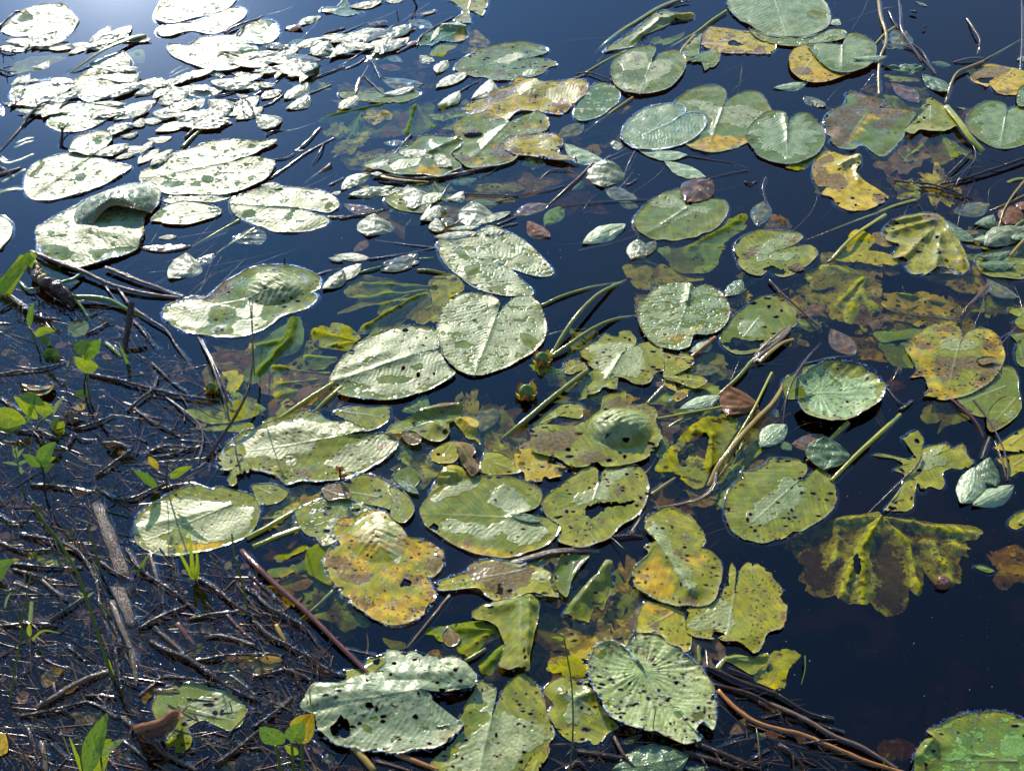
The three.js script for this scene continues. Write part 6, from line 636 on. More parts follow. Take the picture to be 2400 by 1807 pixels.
// the glittering jumble of crumpled leaves at the upper left
{
  const r = RNG(4242), zones = [pairs('a', [660,640, 1000,560, 1400,640, 1665,760, 1665,1640, 1100,1640, 900,1480, 1000,1280, 1200,1200, 900,1000, 700,900]), pairs('b', [-100,560, 300,640, 560,760, 900,960, 900,1200, 600,1180, 300,1290, 0,1320, -100,1000]), pairs('a', [80,760, 640,760, 700,1000, 330,1280, 120,1060]), pairs('b', [600,560, 1100,420, 1340,600, 1380,800, 1080,860, 700,800]), pairs('c', [-20,300, 400,250, 660,330, 640,470, 300,500, -20,520]), pairs('a', [60,330, 330,330, 620,400, 900,330, 1350,330, 1350,420, 900,470, 500,520, 100,500])];
  let n = 0, guard = 0;
  while (n < 95 && guard++ < 4000) {
    const z = zones[guard % 6], b = z.reduce((q, p) => [Math.min(q[0], p[0]), Math.min(q[1], p[1]), Math.max(q[2], p[0]), Math.max(q[3], p[1])], [1e9, 1e9, -1e9, -1e9]), x = mix(b[0], b[2], r()), y = mix(b[1], b[3], r());
    if (!inside(z, x, y)) continue;
    const a = -0.45 + (r() - 0.5) * 1.6, L = mix(44, 110, r()), kind = r() < 0.42 ? 'silver' : r() < 0.75 ? 'half' : 'olive', s = 1 / 1.0855;
    S('V', kind, (x - Math.cos(a) * L / 2) * s, (y - Math.sin(a) * L / 2 * 0.6) * s, (x + Math.cos(a) * L / 2) * s, (y + Math.sin(a) * L / 2 * 0.6) * s, mix(0.2, 0.42, r()), { rip: mix(0.01, 0.05, r()), arch: 0.03, bend: (r() - 0.5) * 0.5, vee: (r() - 0.5) * 0.08, up: 0, label: { silver: 'crumpled silvery pondweed leaf in the glittering jumble at the upper left', half: 'half wet crumpled pondweed leaf in the glittering jumble at the upper left', olive: 'wet olive pondweed leaf in the glittering jumble at the upper left' }[kind], group: 'crumpled leaves in the glittering jumble' });
    n++;
  }
}

// toothed dead leaves
function deadLeaf(v, label, outline, o) { return P(v, o.handle ?? null, label, outline, { name: 'dead_leaf', cat: 'leaf', group: 'dead leaves on the pond', h: 2.4, b: 1, s: 0, vw: 0.016, rag: 0, wv: 3, n: 0.6, dk: 0.7, ...o }); }
deadLeaf('F', 'dark purple dead leaf with clear ribs below the olive tongue leaf', [945,1150,985,1138,1040,1150,1080,1195,1060,1222,1010,1225,965,1200], { tip: [1080, 1210], c: [950, 1150], dew: 1 });
deadLeaf('F', 'dark toothed dead leaf with clear ribs beside the bright yellow leaf dome', [1292,1215,1340,1208,1400,1225,1430,1270,1400,1330,1440,1350,1462,1365,1440,1420,1400,1440,1370,1400,1330,1340,1310,1270], { handle: 'dark toothed dead leaf', tip: [1440, 1420], c: [1300, 1215], rg: [[1330,1260,1400,1400,14,10]], dew: 0.6 });
deadLeaf('F', 'dark ribbed dead leaf between the white streaked pad and the pad with a dry heart', [430,1510,480,1480,550,1478,600,1520,610,1580,540,1580,470,1590,440,1550], { tip: [610, 1580], c: [430, 1515], dew: 1.6 });
deadLeaf('J', 'small round purple brown leaf lying on the limp green leaf', [1197,800,1215,765,1240,740,1275,755,1308,790,1312,830,1280,862,1240,868,1210,845], { tip: [1290, 860], c: [1240, 738] });
deadLeaf('J', 'dark oval leaf sunk below the left flank of the pad with a dry heart', [232,470,270,440,330,425,368,445,340,480,280,500,240,500], { sub: 3, c: [232, 470], tip: [368, 445] });
deadLeaf('H', 'dark ribbed dead leaf lying on the right lobe of the yellow and brown pad', [1355,680,1400,660,1450,660,1490,675,1450,700,1390,712], { tip: [1490, 675], c: [1355, 680] });
deadLeaf('E', 'red brown curled leaf in the debris above the round lime leaf', [120,830,180,870,250,890,330,880,360,850,330,910,270,930,200,905,140,865], { c: [120, 830], tip: [360, 850], dk: 1.3, cup: 10, dew: 1.5 });
deadLeaf('E', 'dull red leaf scrap sunk behind the brown knotted seed head', [480,990,510,960,550,970,560,1000,520,1010], { sub: 2, dk: 1.5 });
deadLeaf('I', 'brown square leaf scrap sunk left of the long reed trunk', [265,1070,310,1020,400,1005,390,1040,330,1110,280,1130], { sub: 5, dk: 1.6 });
deadLeaf('I', 'purple brown leaf deep in the shallows behind the curled brown leaf', [910,1180,1000,1130,1050,1150,1000,1220,930,1240], { sub: 6, dk: 1.5 });
deadLeaf('I', 'wide dark red leaf sunk behind the grassy shoot at the bottom', [455,1300,560,1290,660,1310,690,1350,640,1380,520,1360], { sub: 6, dk: 1.2 });
deadLeaf('I', 'brown leaf cut by the left edge near the bottom', [-20,1440,30,1430,55,1480,50,1560,10,1580,-20,1560], { sub: 2, dk: 1.8 });
deadLeaf('I', 'dark leaf clump at the middle of the twigs by the red brown cane', [1480,960,1560,920,1640,910,1760,900,1820,960,1760,1040,1660,1060,1560,1010], { sub: 3, dk: 1.1, rag: 6, wv: 8, dew: 1.2 });
deadLeaf('D', 'dark purple leaf floating left of the crumpled yellow leaf', [678,1520,740,1510,800,1540,830,1580,770,1605,700,1580], { sub: 1, dk: 1.1 });

// ---------- stalks, stems and canes ----------
T('F', 'lime', [500,830, 340,930, 160,1055, 60,1130], 4.6, [8, 6, 2, -14], { mark: 'thick yellow stalk', label: 'thick yellow green stalk running down left from the tip of the long silver pad' });
T('F', 'lime', [560,850, 460,935, 385,1010], 4, [4, 5, -4]);
T('G', 'stalk', [490,745, 250,930, 0,1140, -110,1230], 5, [4, 9, 4, -18], { mark: 'long thick green stalk', label: 'long thick green stalk rising left of the torn pale pad' });
T('G', 'stalk', [262,645, 330,520, 420,390, 560,250, 740,160], 4.6, [2, 14, 22, 16, -10], { label: 'yellow green stalk arching up from the brown seed head, upper of the pair', mark: 'yellow green twin stems' });
T('G', 'stalk', [250,660, 380,570, 520,475, 660,415, 820,390], 4.2, [6, 12, 12, 4, -12], { label: 'dark olive stalk from the brown seed head, lower of the pair' });
T('G', 'stalk', [190,325, 330,260, 520,205, 740,168], 3.6, [2, 4, 0, -16]);
T('G', 'stalk', [210,520, 330,490, 480,475], 2.4, [-4, -8, -16]);
T('G', 'orange', [1320,530, 1250,590, 1160,660, 1110,700], 4, [2, 6, 4, -6], { say: 'orange lily stalk', name: 'lily_stalk' });
T('G', 'ochre', [990,845, 930,905, 865,975], 4, [-2, -4, -8], { say: 'brownish lily stalk' });
T('G', 'lime', [1560,935, 1350,985, 1150,1020, 930,1062], 2.8, [-10, 2, 3, -2]);
T('G', 'stalk', [1110,1060, 1040,1100, 975,1145], 3, [0, -3, -8]);
T('G', 'stalk', [1560,685, 1470,790, 1340,910, 1300,950], 4.2, [6, 8, 2, -8], { label: 'green ribbed stalk coming out of the withered stem bundle' });
T('G', 'ochre', [1800,780, 1700,950, 1580,1070, 1450,1220, 1340,1370, 1280,1500], 4.2, [-6, 4, 12, 15, 10, -2], { r1: 4.8, flat: 0.6, label: 'long bent orange brown rotting stalk, longest of the straw bundle', mark: 'bent orange stalk', name: 'lily_stalk' });
T('G', 'reed', [1330,1390, 1310,1500, 1240,1570, 1150,1600, 1030,1625, 900,1640], 4.2, [8, 6, 4, 3, 1, -6], { r1: 2, flat: 0.5, label: 'tan rotting lower end of the bent orange stalk, tapering to the left' });
T('G', 'reed', [1790,830, 1680,1000, 1560,1110, 1450,1260, 1370,1400, 1290,1520], 2.2, [-6, 3, 8, 10, 7, -2], { say: 'straw coloured fibre' });
T('G', 'lime', [1690,760, 1630,880, 1570,1000, 1500,1120, 1400,1270], 2.8, [3, 10, 16, 14, 6]);
T('H', 'reed', [-110,700, -40,630, 40,570, 120,500, 150,450], 6, [4, 10, 12, 10, 4], { flat: 0.4, r1: 4, label: 'withered tan stem bundle below the olive pad with a dark gap' });
T('H', 'ochre', [-60,690, 20,620, 100,560, 165,540], 4.4, [6, 12, 10, 3], { flat: 0.4, say: 'withered stem strip' });
T('H', 'reed', [-90,650, 0,560, 70,500, 110,470], 3, [8, 16, 14, 6], { flat: 0.5, say: 'withered stem strip' });
T('G', 'stalk', [1500,1220, 1450,1330, 1400,1430], 3, [-2, -4, -10]);
T('G', 'ochre', [905,1555, 980,1500, 1060,1445], 3.6, [0, -1, -6], { say: 'brownish lily stalk' });
T('G', 'brown', [865,1420, 900,1370, 935,1315], 4, [0, -2, -6], { say: 'brown stalk piece' });
T('G', 'brown', [1420,820, 1460,720, 1490,655], 2.2, [-4, -3, -6]);
T('H', 'lime', [860,1035, 700,1180, 560,1310, 410,1465], 4.8, [-8, 6, 8, 3], { label: 'thick yellow green stalk rising to the speckled green pad', mark: 'thick upright yellow stalk' });
T('H', 'lime', [520,1085, 440,1160, 365,1235, 250,1340], 4.4, [3, 2, -2, -10]);
T('H', 'brown', [855,725, 820,790, 765,860], 2.6, [2, 6, -3]);
T('H', 'brown', [860,1000, 900,975, 945,940], 4, [2, 5, 4], { say: 'brown stub of stalk' });
T('H', 'red', [1440,185, 1380,250, 1300,330, 1230,430], 4.4, [-1, -3, -6, -14], { flat: 0.4 });
T('H', 'brown', [10,160, 100,250, 200,340, 350,480], 3.4, [6, 7, 6, -2], { label: 'brown twig slanting down right from the split olive pad' });
T('H', 'root', [345,570, 260,660, 190,760, 140,860, 110,980, 100,1100], 3, [-14, -4, 6, 16, 12, 0], { r1: 1.4, label: 'brown stem bent over the left edge of the raised mint green pad' });
T('H', 'root', [240,705, 380,670, 540,650], 1.6, [2, 2, -2]);
T('H', 'red', [1190,930, 1280,1000, 1340,1060, 1410,1180], 2.6, [3, 6, 6, -1], { wob: 0.003 });
T('H', 'root', [1335,930, 1420,1040, 1500,1180, 1540,1280, 1560,1390, 1560,1460], 1.8, [3, 6, 8, 8, 6, 2]);
T('H', 'reed', [1440,1180, 1410,1260, 1390,1320], 2.4, [-2, 2, 1]);
T('H', 'reed', [1475,1200, 1520,1330, 1550,1440], 2, [-4, 4, 2]);
T('H', 'root', [1000,1300, 960,1370, 830,1500, 660,1665], 1.8, [7, 8, 2, -8]);
T('H', 'root', [985,392, 1150,410, 1320,430], 1.2, [4, 4, 4], { label: 'thin straight stem ending in a dark bud above the yellow and brown pad' });
T('H', 'root', [780,865, 830,930, 880,965, 920,955], 1.4, [2, 4, 5, 4]);
T('H', 'brown', [-20,270, 60,240, 130,210], 2.2, [-3, -3, -5]);
T('H', 'brown', [0,1120, 80,1060, 150,1020], 2.6, [-4, -5, -9]);
T('H', 'stalk', [395,40, 440,0, 500,-60], 2.6, [1, 2, 1]);
T('D', 'ochre', [715,-20, 735,110, 768,220, 765,290, 735,360, 720,460, 722,620], 4.4, [-4, 4, 10, 12, 8, 4, -3], { label: 'curved ochre stem standing right of the pale veined pad', mark: 'curved yellow stem' });
T('D', 'lime', [825,175, 760,220, 695,290], 3.4, [-2, 2, 3]);
T('D', 'root', [848,-20, 860,80, 868,190, 930,290, 1010,390, 1090,480], 3, [-6, 2, 5, 5, 3, -2], { label: 'brown branching stem crossing the open water right of the curved yellow stem' });
T('D', 'root', [785,70, 810,130, 850,185], 2, [2, 4, 3]);
T('D', 'root', [880,300, 940,320, 1000,400], 2.2, [3, 4, 1]);
T('D', 'root', [930,280, 1000,330, 1040,400, 1085,480], 2.4, [4, 5, 4, 2]);
T('D', 'stalk', [1640,262, 1520,330, 1400,395], 2.8, [-10, -2, 4]);
T('D', 'ochre', [1400,400, 1300,440, 1235,470, 1190,550, 1155,670], 4, [4, 9, 10, 6, -4], { label: 'ochre stalk bending down from the knot of stems right of the wavy leaf' });
T('D', 'root', [1210,405, 1300,380, 1400,375], 3.6, [2, 8, 6], { flat: 0.5, say: 'frayed knot of stems' });
T('D', 'reed', [1295,120, 1340,190, 1378,260, 1360,355], 2.6, [3, 9, 9, -2], { label: 'short bent reed sticking up from open water at the upper right' });
T('D', 'brown', [820,45, 750,55, 640,90, 470,160], 2, [-4, -4, -6, -14]);
T('D', 'brown', [650,0, 610,90, 540,200], 2.6, [-6, -6, -10]);
T('D', 'brown', [525,510, 450,580, 375,665], 2.6, [-12, -6, 0]);
T('D', 'brown', [690,480, 640,540, 600,600], 2.2, [2, -3, -8]);
T('D', 'root', [1650,-20, 1652,140, 1650,300, 1640,460], 2.6, [-4, 3, 4, 1], { say: 'ochre water stem' });
T('D', 'lime', [1160,690, 1250,800, 1320,900, 1400,985], 8, [10, 14, 10, -2], { flat: 0.45, r1: 8, label: 'broad rolled bright green leaf arm reaching down right', name: 'rolled_leaf', cat: 'leaf', mark: 'rolled green leaf' });
T('D', 'twig', [820,1175, 930,1188, 1050,1195, 1190,1240, 1335,1300], 3.6, [3, 5, 6, 5, 2], { mark: 'black twig pile', label: 'long black twig pointing left in the pile of black twigs' });
T('D', 'twig', [980,1218, 1090,1225, 1200,1260, 1300,1290], 4.4, [3, 5, 5, 2]);
T('D', 'twig', [1690,1020, 1550,1070, 1400,1120, 1260,1165, 1120,1200], 4.6, [10, 10, 9, 7, 4], { r1: 3, label: 'long thick black twig reaching to the right edge' });
T('D', 'twig', [1320,990, 1240,1065, 1165,1140, 1090,1200], 3.8, [10, 12, 10, 6]);
T('D', 'root', [1330,930, 1350,1000, 1320,1070, 1240,1130, 1150,1180], 1.2, [3, 10, 16, 18, 10]);
T('D', 'root', [1395,1090, 1320,1090, 1250,1150, 1210,1240], 1.4, [14, 16, 14, 6], { say: 'thin curved stem' });
T('D', 'twig', [1035,1255, 985,1295, 925,1340], 2.2, [4, 4, 2]);
T('D', 'twig', [980,1330, 1000,1365], 2, [3, 3]);
T('D', 'twig', [1210,1285, 1230,1320, 1255,1340], 2, [4, 3, 2]);
T('D', 'stalk', [965,1298, 830,1335, 690,1390, 480,1470, 240,1565], 4.4, [3, 3, -2, -8, -24], { r1: 1.5, flat: 0.3, label: 'long green grass stem trailing into deep water left of the black twig pile' });
T('D', 'lime', [765,1395, 680,1450, 590,1510, 500,1590, 420,1680], 4.2, [-3, 4, 8, 7, 2], { r1: 3.4, flat: 0.5, label: 'yellow green grass stem curving down to the yellow sunken fringe leaf', mark: 'green grass stems' });
T('D', 'twig', [1260,1320, 1190,1380, 1130,1390], 2, [2, 4, 3]);
T('D', 'ochre', [1665,1180, 1580,1290, 1530,1380, 1500,1480], 3, [4, 7, 5, 1], { r1: 1.8 });
T('D', 'ochre', [1665,1270, 1540,1330, 1440,1370], 2, [3, 4, -2]);
T('D', 'ochre', [1690,1540, 1640,1590, 1570,1670], 4.4, [4, 4, 2]);
T('D', 'stalk', [1560,1190, 1600,1170, 1680,1160], 5, [0, 2, 0], { flat: 0.4 });
T('D', 'stalk', [1590,1500, 1640,1450, 1690,1430], 4.4, [4, 8, 6]);
T('D', 'reed', [1090,1370, 1100,1330, 1105,1300], 1.8, [2, 10, 14]);
T('C', 'stalk', [1095,-10, 960,45, 820,130, 700,205, 600,285, 540,350], 6, [4, 6, 4, 0, -6, -22], { flat: 0.3, label: 'long green blade lying along the upper side of the long folded leaf', mark: 'long green blade' });
T('C', 'twig', [1060,30, 1110,10, 1160,5], 3.4, [4, 6, 6]);
T('C', 'lime', [1395,70, 1290,140, 1200,210, 1080,280, 990,330], 3.8, [6, 5, 3, -4, -14], { label: 'straight yellow green stalk right of the long folded leaf' });
T('C', 'lime', [745,330, 620,390, 480,470], 3.2, [-2, 0, 3]);
T('C', 'red', [420,480, 500,470, 580,495, 650,525], 2, [2, 6, 7, 3]);
T('C', 'reed', [490,475, 400,510, 300,540], 3.4, [3, 3, 1], { flat: 0.4 });
T('C', 'ochre', [785,635, 690,700, 590,770, 465,865], 3.6, [3, 2, -3, -10], { label: 'ochre stalk floating between the mottled yellow leaf and the dewy teal pad' });
T('C', 'ochre', [1190,225, 1130,290, 1090,345], 4.4, [3, 4, 3], { flat: 0.5 });
T('C', 'red', [530,1060, 440,1150, 350,1230, 240,1335], 3, [3, 5, 4, 0], { label: 'reddish stem slanting down left below the pale leaf row' });
T('C', 'root', [875,1300, 700,1305, 500,1320, 320,1342], 1.6, [3, 3, 3, 2]);
T('C', 'root', [1540,1105, 1400,1130, 1260,1165], 1.5, [2, 3, 3]);
T('C', 'root', [1140,1012, 1300,1040, 1450,1065, 1530,1090], 1.3, [2, 1, 0, -3]);
T('C', 'root', [800,985, 760,1060, 730,1140, 690,1200], 2, [2, 4, -3, -12]);
T('C', 'root', [600,1040, 680,1000, 770,950], 2, [3, -2, -6]);
T('C', 'root', [610,1060, 720,1010, 800,980], 1.6, [2, -3, -7]);
T('C', 'twig', [750,1200, 790,1180, 815,1165], 2.4, [2, 4, 3]);
T('C', 'twig', [410,1020, 425,1070, 430,1120], 2.2, [14, 4, -4], { say: 'thin dark stick standing in the water' });
T('C', 'root', [180,1170, 250,1110, 320,1100, 430,1140], 1.6, [-3, 3, 4, -2]);
T('C', 'root', [0,1280, 120,1250, 240,1235, 340,1210], 1.4, [2, 3, 3, 1]);
T('C', 'root', [1650,1150, 1630,1220, 1650,1320], 1.6, [2, 4, 1]);
T('C', 'twig', [1510,1180, 1550,1195, 1590,1180], 3, [2, 4, 2], { say: 'tiny dark floating twig' });
T('C', 'brown', [1500,410, 1490,500, 1470,600], 3, [-16, -18, -24]);
T('C', 'root', [330,270, 480,250, 620,240, 760,190], 1.6, [-18, -16, -16, -14]);
T('C', 'root', [560,400, 640,310, 700,260], 2, [-14, -12, -8]);
T('f', 'reed', [330,480, 420,460, 640,490, 900,480, 1200,430, 1500,360, 1700,290], 3.4, [2, 4, 5, 5, 5, 5, 5], { r1: 2, label: 'long tan reed bending along the front of the sprig pad', mark: 'long tan reed' });
T('f', 'ochre', [390,470, 520,500, 700,515, 850,525], 5, [4, 8, 7, 3], { r1: 2, flat: 0.5, label: 'orange brown split reed tip in front of the sprig pad' });
T('f', 'twig', [360,520, 520,540, 700,545, 880,520], 2.8, [2, 3, 3, 3]);
T('f', 'root', [480,310, 530,240, 600,160, 690,60], 2.6, [4, 8, 6, 2]);
T('f', 'root', [-20,885, 130,855, 300,830, 420,790], 2.4, [2, 3, 3, 2]);
T('f', 'root', [1195,640, 1400,650, 1700,658], 2, [3, 3, 3]);
T('f', 'root', [1510,725, 1600,700, 1680,680], 1.6, [2, 2, 2]);
T('f', 'root', [910,530, 935,590, 960,640], 2.4, [1, 2, 2]);
T('f', 'root', [1060,540, 1020,600, 985,660], 2.4, [-2, 0, 1]);
T('f', 'root', [330,1095, 600,1135, 920,1168], 1.4, [-2, 1, 2]);
T('f', 'root', [270,1280, 500,1250, 720,1210, 910,1170], 1.7, [2, 1, -1, 2]);
T('f', 'green', [180,1410, 280,1380, 390,1350], 2.6, [2, 4, 4], { say: 'green stalk' });
T('f', 'green', [760,1280, 900,1272], 2.4, [0, 0], { say: 'green stalk' });
T('f', 'stalk', [740,1390, 820,1385, 930,1400, 1010,1420], 3.4, [2, 4, 4, 2]);
T('f', 'root', [1350,490, 1450,440, 1560,350], 1.4, [0, 1, 3]);
T('f', 'root', [1520,945, 1620,905, 1700,870], 2, [1, 2, 2]);
T('f', 'root', [1450,990, 1600,960, 1720,930], 1.8, [-1, 1, 2]);
T('f', 'root', [420,795, 520,775, 640,760], 1.6, [1, -3, -10]);
T('f', 'root', [1170,890, 1120,930, 1050,970], 3, [2, 2, 2], { flat: 0.4 });
T('e', 'root', [970,495, 1150,370, 1350,230, 1600,95], 2, [1, 2, 2, 1]);
T('e', 'root', [1265,195, 1340,120, 1470,-5], 2.2, [3, 5, 1]);
T('e', 'root', [1020,310, 1120,290, 1200,250], 1.8, [2, 3, 4]);
T('e', 'root', [1495,145, 1470,200, 1400,330, 1370,420], 2, [3, 8, 4, -6], { say: 'thin stem with a shiny wet tip' });
T('e', 'reed', [1560,355, 1480,420, 1380,490, 1290,570], 5, [4, 0, -8, -16], { label: 'reddish sunken stalk right of the great silver pad, its tip shining' });
T('e', 'stalk', [670,900, 520,985, 330,1095, 210,1155], 3.8, [2, -1, -3, -10]);
T('e', 'lime', [800,985, 700,1060, 580,1130, 455,1220], 3.4, [1, 0, -2, -6], { flat: 0.5 });
T('e', 'root', [540,1030, 380,1090, 180,1180], 3, [-5, -5, -8]);
T('e', 'root', [-10,1200, 150,1170, 200,1155], 2.4, [2, 2, 0]);
T('e', 'ochre', [1530,865, 1600,868, 1690,860], 3.4, [2, 3, 2], { flat: 0.5 });
T('e', 'root', [1440,1430, 1560,1395, 1660,1375], 2, [2, 0, -2]);
T('e', 'root', [1555,555, 1620,525, 1700,490], 1.8, [2, 1, 0]);
T('e', 'root', [70,1075, 250,1040, 480,1000], 1.2, [-3, -3, -4]);
T('e', 'twig', [1112,1320, 1110,1290, 1108,1262], 2, [-4, 8, 16], { label: 'tiny dark stub with a shining bead in open water above the white domed olive pad' });
T('a', 'stalk', [1420,340, 1280,375, 1020,480, 850,590, 710,690, 560,800], 9, [6, 10, 14, 10, 3, -20], { flat: 0.35, r1: 2, label: 'long dark green blade slanting across the water at the top left', mark: 'top left green blade' });
T('a', 'brown', [-20,270, 60,190, 150,115], 4.6, [4, 6, 6]);
T('a', 'twig', [150,115, 230,105, 320,110], 4, [4, 5, 3]);
T('a', 'twig', [-20,485, 60,500, 150,510], 4.4, [3, 6, 3]);
T('a', 'twig', [-20,670, 40,690, 105,725], 5, [6, 8, 3], { r1: 1.5 });
T('a', 'twig', [220,1235, 290,1120, 400,1010, 500,985], 5, [2, 8, 12, 6], { label: 'thick brown stick bent against the left of the large crowded silver pad' });
T('a', 'brown', [220,1230, 110,1350, -20,1490], 3.4, [1, 3, 2]);
T('a', 'twig', [590,1450, 600,1350, 605,1240], 6, [-2, 14, 30], { say: 'dark upright stub', wob: 0.006 });
T('a', 'root', [1020,410, 1380,350, 1440,380], 2.4, [3, 6, 4]);
T('a', 'stalk', [160,1400, 240,1360, 330,1340], 5, [-3, -4, -6], { flat: 0.3 });
T('a', 'stalk', [140,1440, 230,1400, 330,1370], 4, [-4, -4, -7], { flat: 0.3 });
T('a', 'stalk', [0,1545, 60,1590, 160,1570, 330,1500], 5, [-2, -2, -3, -5], { flat: 0.3 });
T('d', 'stalk', [-20,640, 80,605, 220,595], 6, [-1, 0, -1], { flat: 0.3, say: 'pale ochre leaf strip' });
T('d', 'stalk', [20,530, 120,470, 250,400], 5, [-2, -3, -4], { flat: 0.3 });
T('d', 'twig', [-20,370, 60,410, 110,480], 3.2, [4, 6, 2]);
T('d', 'reed', [-20,460, 60,430, 200,390], 3, [2, 4, 2]);
T('b', 'reed', [520,325, 620,260, 740,215, 850,185], 3.6, [4, 7, 6, 2]);
T('b', 'brown', [640,350, 680,290, 730,230], 3.4, [4, 7, 5]);
T('b', 'root', [850,185, 960,140, 1080,110, 1200,60], 2, [1, -2, -2, -4]);
T('b', 'root', [1500,330, 1600,300, 1700,270], 2.6, [2, 2, 2]);
T('b', 'root', [1240,585, 1330,540, 1400,510], 3, [1, 2, 3]);
T('b', 'root', [1360,630, 1480,570, 1690,530], 1.8, [1, 1, 0]);
T('b', 'root', [1380,770, 1500,720, 1700,650], 2.2, [2, 3, 2]);
T('b', 'root', [1340,920, 1450,880, 1560,830], 1.8, [2, 1, 2]);
T('b', 'root', [700,960, 695,1040, 720,1100, 770,1140], 1.8, [3, 10, 12, 4], { say: 'thin dark looped stem' });
T('b', 'root', [720,965, 770,1000, 800,1060, 800,1130], 1.8, [3, 10, 12, 4], { say: 'thin dark looped stem' });
T('b', 'root', [930,1310, 1020,1270, 1130,1280, 1420,1200], 1.8, [4, 3, -1, -3]);
T('b', 'stalk', [110,1440, 200,1350, 300,1260, 400,1170], 4, [3, 3, 0, -3]);
T('b', 'reed', [140,1340, 230,1250, 330,1160, 390,1080], 3, [3, 5, 4, 2]);
T('b', 'root', [430,940, 560,910, 620,900], 2, [3, 3, 2]);
T('b', 'root', [560,960, 640,970, 760,960], 1.8, [2, 3, 2]);
T('b', 'root', [900,1040, 980,1010, 1100,920], 2.2, [1, 2, 2]);
T('b', 'root', [830,930, 950,860, 1050,790, 1180,730], 2.8, [2, -1, -3, 1]);
T('b', 'reed', [-20,760, 100,700, 230,640], 3, [-4, -5, -6]);
T('b', 'stalk', [-20,730, 90,660, 210,620], 3, [-7, -7, -8]);
T('c', 'root', [-20,340, 200,250, 380,180, 560,100], 2.6, [1, -1, -2, -4]);
T('c', 'root', [400,370, 480,280, 620,190, 860,30], 2.2, [2, 0, -2, -4]);
T('c', 'root', [540,520, 680,440, 900,270, 1090,170], 2.6, [1, 3, 3, 1], { label: 'thin stem crossing between the leaves left of the folded green leaf' });
T('c', 'orange', [415,340, 520,330, 620,315, 720,285], 2.4, [3, 4, 4, 2]);
T('c', 'orange', [300,400, 420,375, 560,345, 640,280], 2.4, [3, 4, 4, 2]);
T('c', 'brown', [740,450, 760,380, 810,320], 3, [2, 5, 3]);
T('c', 'root', [-20,650, 110,570, 230,490], 2, [-2, 0, 2]);
T('c', 'root', [-20,690, 130,640, 240,560], 2.2, [-1, 1, 2]);
T('c', 'brown', [145,915, 190,780, 265,630], 2.8, [3, 0, -3]);
T('c', 'root', [220,740, 300,820, 400,910], 1.6, [2, 2, 2]);
T('c', 'root', [300,600, 340,680, 380,765], 2, [1, 1, 1]);
T('c', 'root', [1165,890, 1260,830, 1350,785], 1.6, [2, 2, 2]);
T('c', 'root', [1030,590, 1100,575, 1160,565], 1.2, [1, 1, 0]);
T('c', 'twig', [565,220, 550,150, 540,90], 2.4, [-6, 10, 26], { say: 'dark upright splinter' });
T('c', 'twig', [740,70, 715,20, 690,-20], 4, [-2, 14, 26], { say: 'dark upright splinter' });
T('c', 'root', [980,1180, 1000,1070], 1.8, [-4, -6]);
T('c', 'root', [1080,1320, 1100,1340, 1160,1345], 2, [3, 3, 3]);
T('J', 'red', [-90,250, 0,345, 150,490, 330,650, 520,840, 725,1045], 4.9, [-6, 8, 10, 10, 9, 4], { label: 'long straight red brown cane slanting across the lower left', mark: 'red brown cane' });
T('J', 'red', [-10,465, 60,540, 190,665], 4.4, [-2, -3, -8]);
T('J', 'lime', [-60,170, 60,105, 170,40, 260,-15], 4.6, [3, 5, 3, 0], { label: 'yellow stalk reaching right from the shadow marked pad' });
T('J', 'lime', [-20,225, 120,165, 290,105], 4, [-1, 1, 2]);
T('J', 'stalk', [500,505, 400,600, 280,700], 3.4, [-4, -5, -9]);
T('J', 'reed', [1245,535, 1130,680, 970,880], 2.6, [3, 5, 1], { label: 'thin straight tan stem right of the pad with a dry heart' });
T('J', 'stalk', [1345,960, 1410,920, 1475,880], 3.2, [5, 7, 6]);
T('J', 'root', [570,880, 660,900, 770,925], 1.6, [0, 1, 1]);
T('J', 'ochre', [630,1510, 680,1570, 760,1665], 6.2, [-2, 6, 6], { label: 'thick ochre cane poking out under the big wrinkled silver pad' });
T('J', 'orange', [910,1560, 1040,1610, 1170,1660], 4.2, [1, 5, 4]);
T('J', 'brown', [740,1590, 860,1620, 990,1665], 4.4, [2, 4, 3], { flat: 0.5 });
T('J', 'reed', [470,850, 485,770, 490,710], 1.4, [2, 10, 20], { say: 'short thin green stem' });
T('J', 'brown', [705,930, 720,860, 710,780], 3, [-8, -8, -12]);
T('K', 'reed', [760,150, 800,80, 850,5], 4, [-2, 0, 2]);
T('K', 'reed', [0,330, 130,290, 260,255, 420,245, 560,250], 6, [2, 4, 5, 4, -3], { flat: 0.4, label: 'tan stalk lying between the two patch pad and the brown crusted leaf' });
T('K', 'twig', [580,150, 680,155, 760,150, 840,165], 4.4, [3, 6, 6, 2], { say: 'dark wet stick with an orange end' });
T('K', 'twig', [1265,1000, 1380,1050, 1520,1110, 1680,1165, 1900,1290, 2075,1335], 5.4, [8, 10, 10, 8, 8, 4], { mark: 'dark sticks', label: 'upper of the long black sticks at the lower right' });
T('K', 'twig', [1290,1110, 1420,1140, 1560,1180, 1700,1260, 1900,1340, 2140,1425], 4.6, [4, 6, 8, 8, 8, 3], { label: 'second long black stick at the lower right, under the upper one' });
T('L', 'reed', [-60,1220, 60,1255, 250,1340, 420,1440, 600,1510, 830,1655], 4.2, [4, 6, 8, 8, 8, 3], { r1: 2.6, label: 'thin tan stick between the black sticks and the orange reed' });
T('L', 'orange', [-320,1150, -200,1270, -80,1350, 60,1395, 200,1425, 340,1480, 520,1555, 640,1605, 880,1680], 3.5, [2, 8, 10, 10, 10, 9, 8, 8, 4], { nodes: 0.055, label: 'bright orange jointed reed at the lower right', mark: 'orange reed', name: 'jointed_reed' });
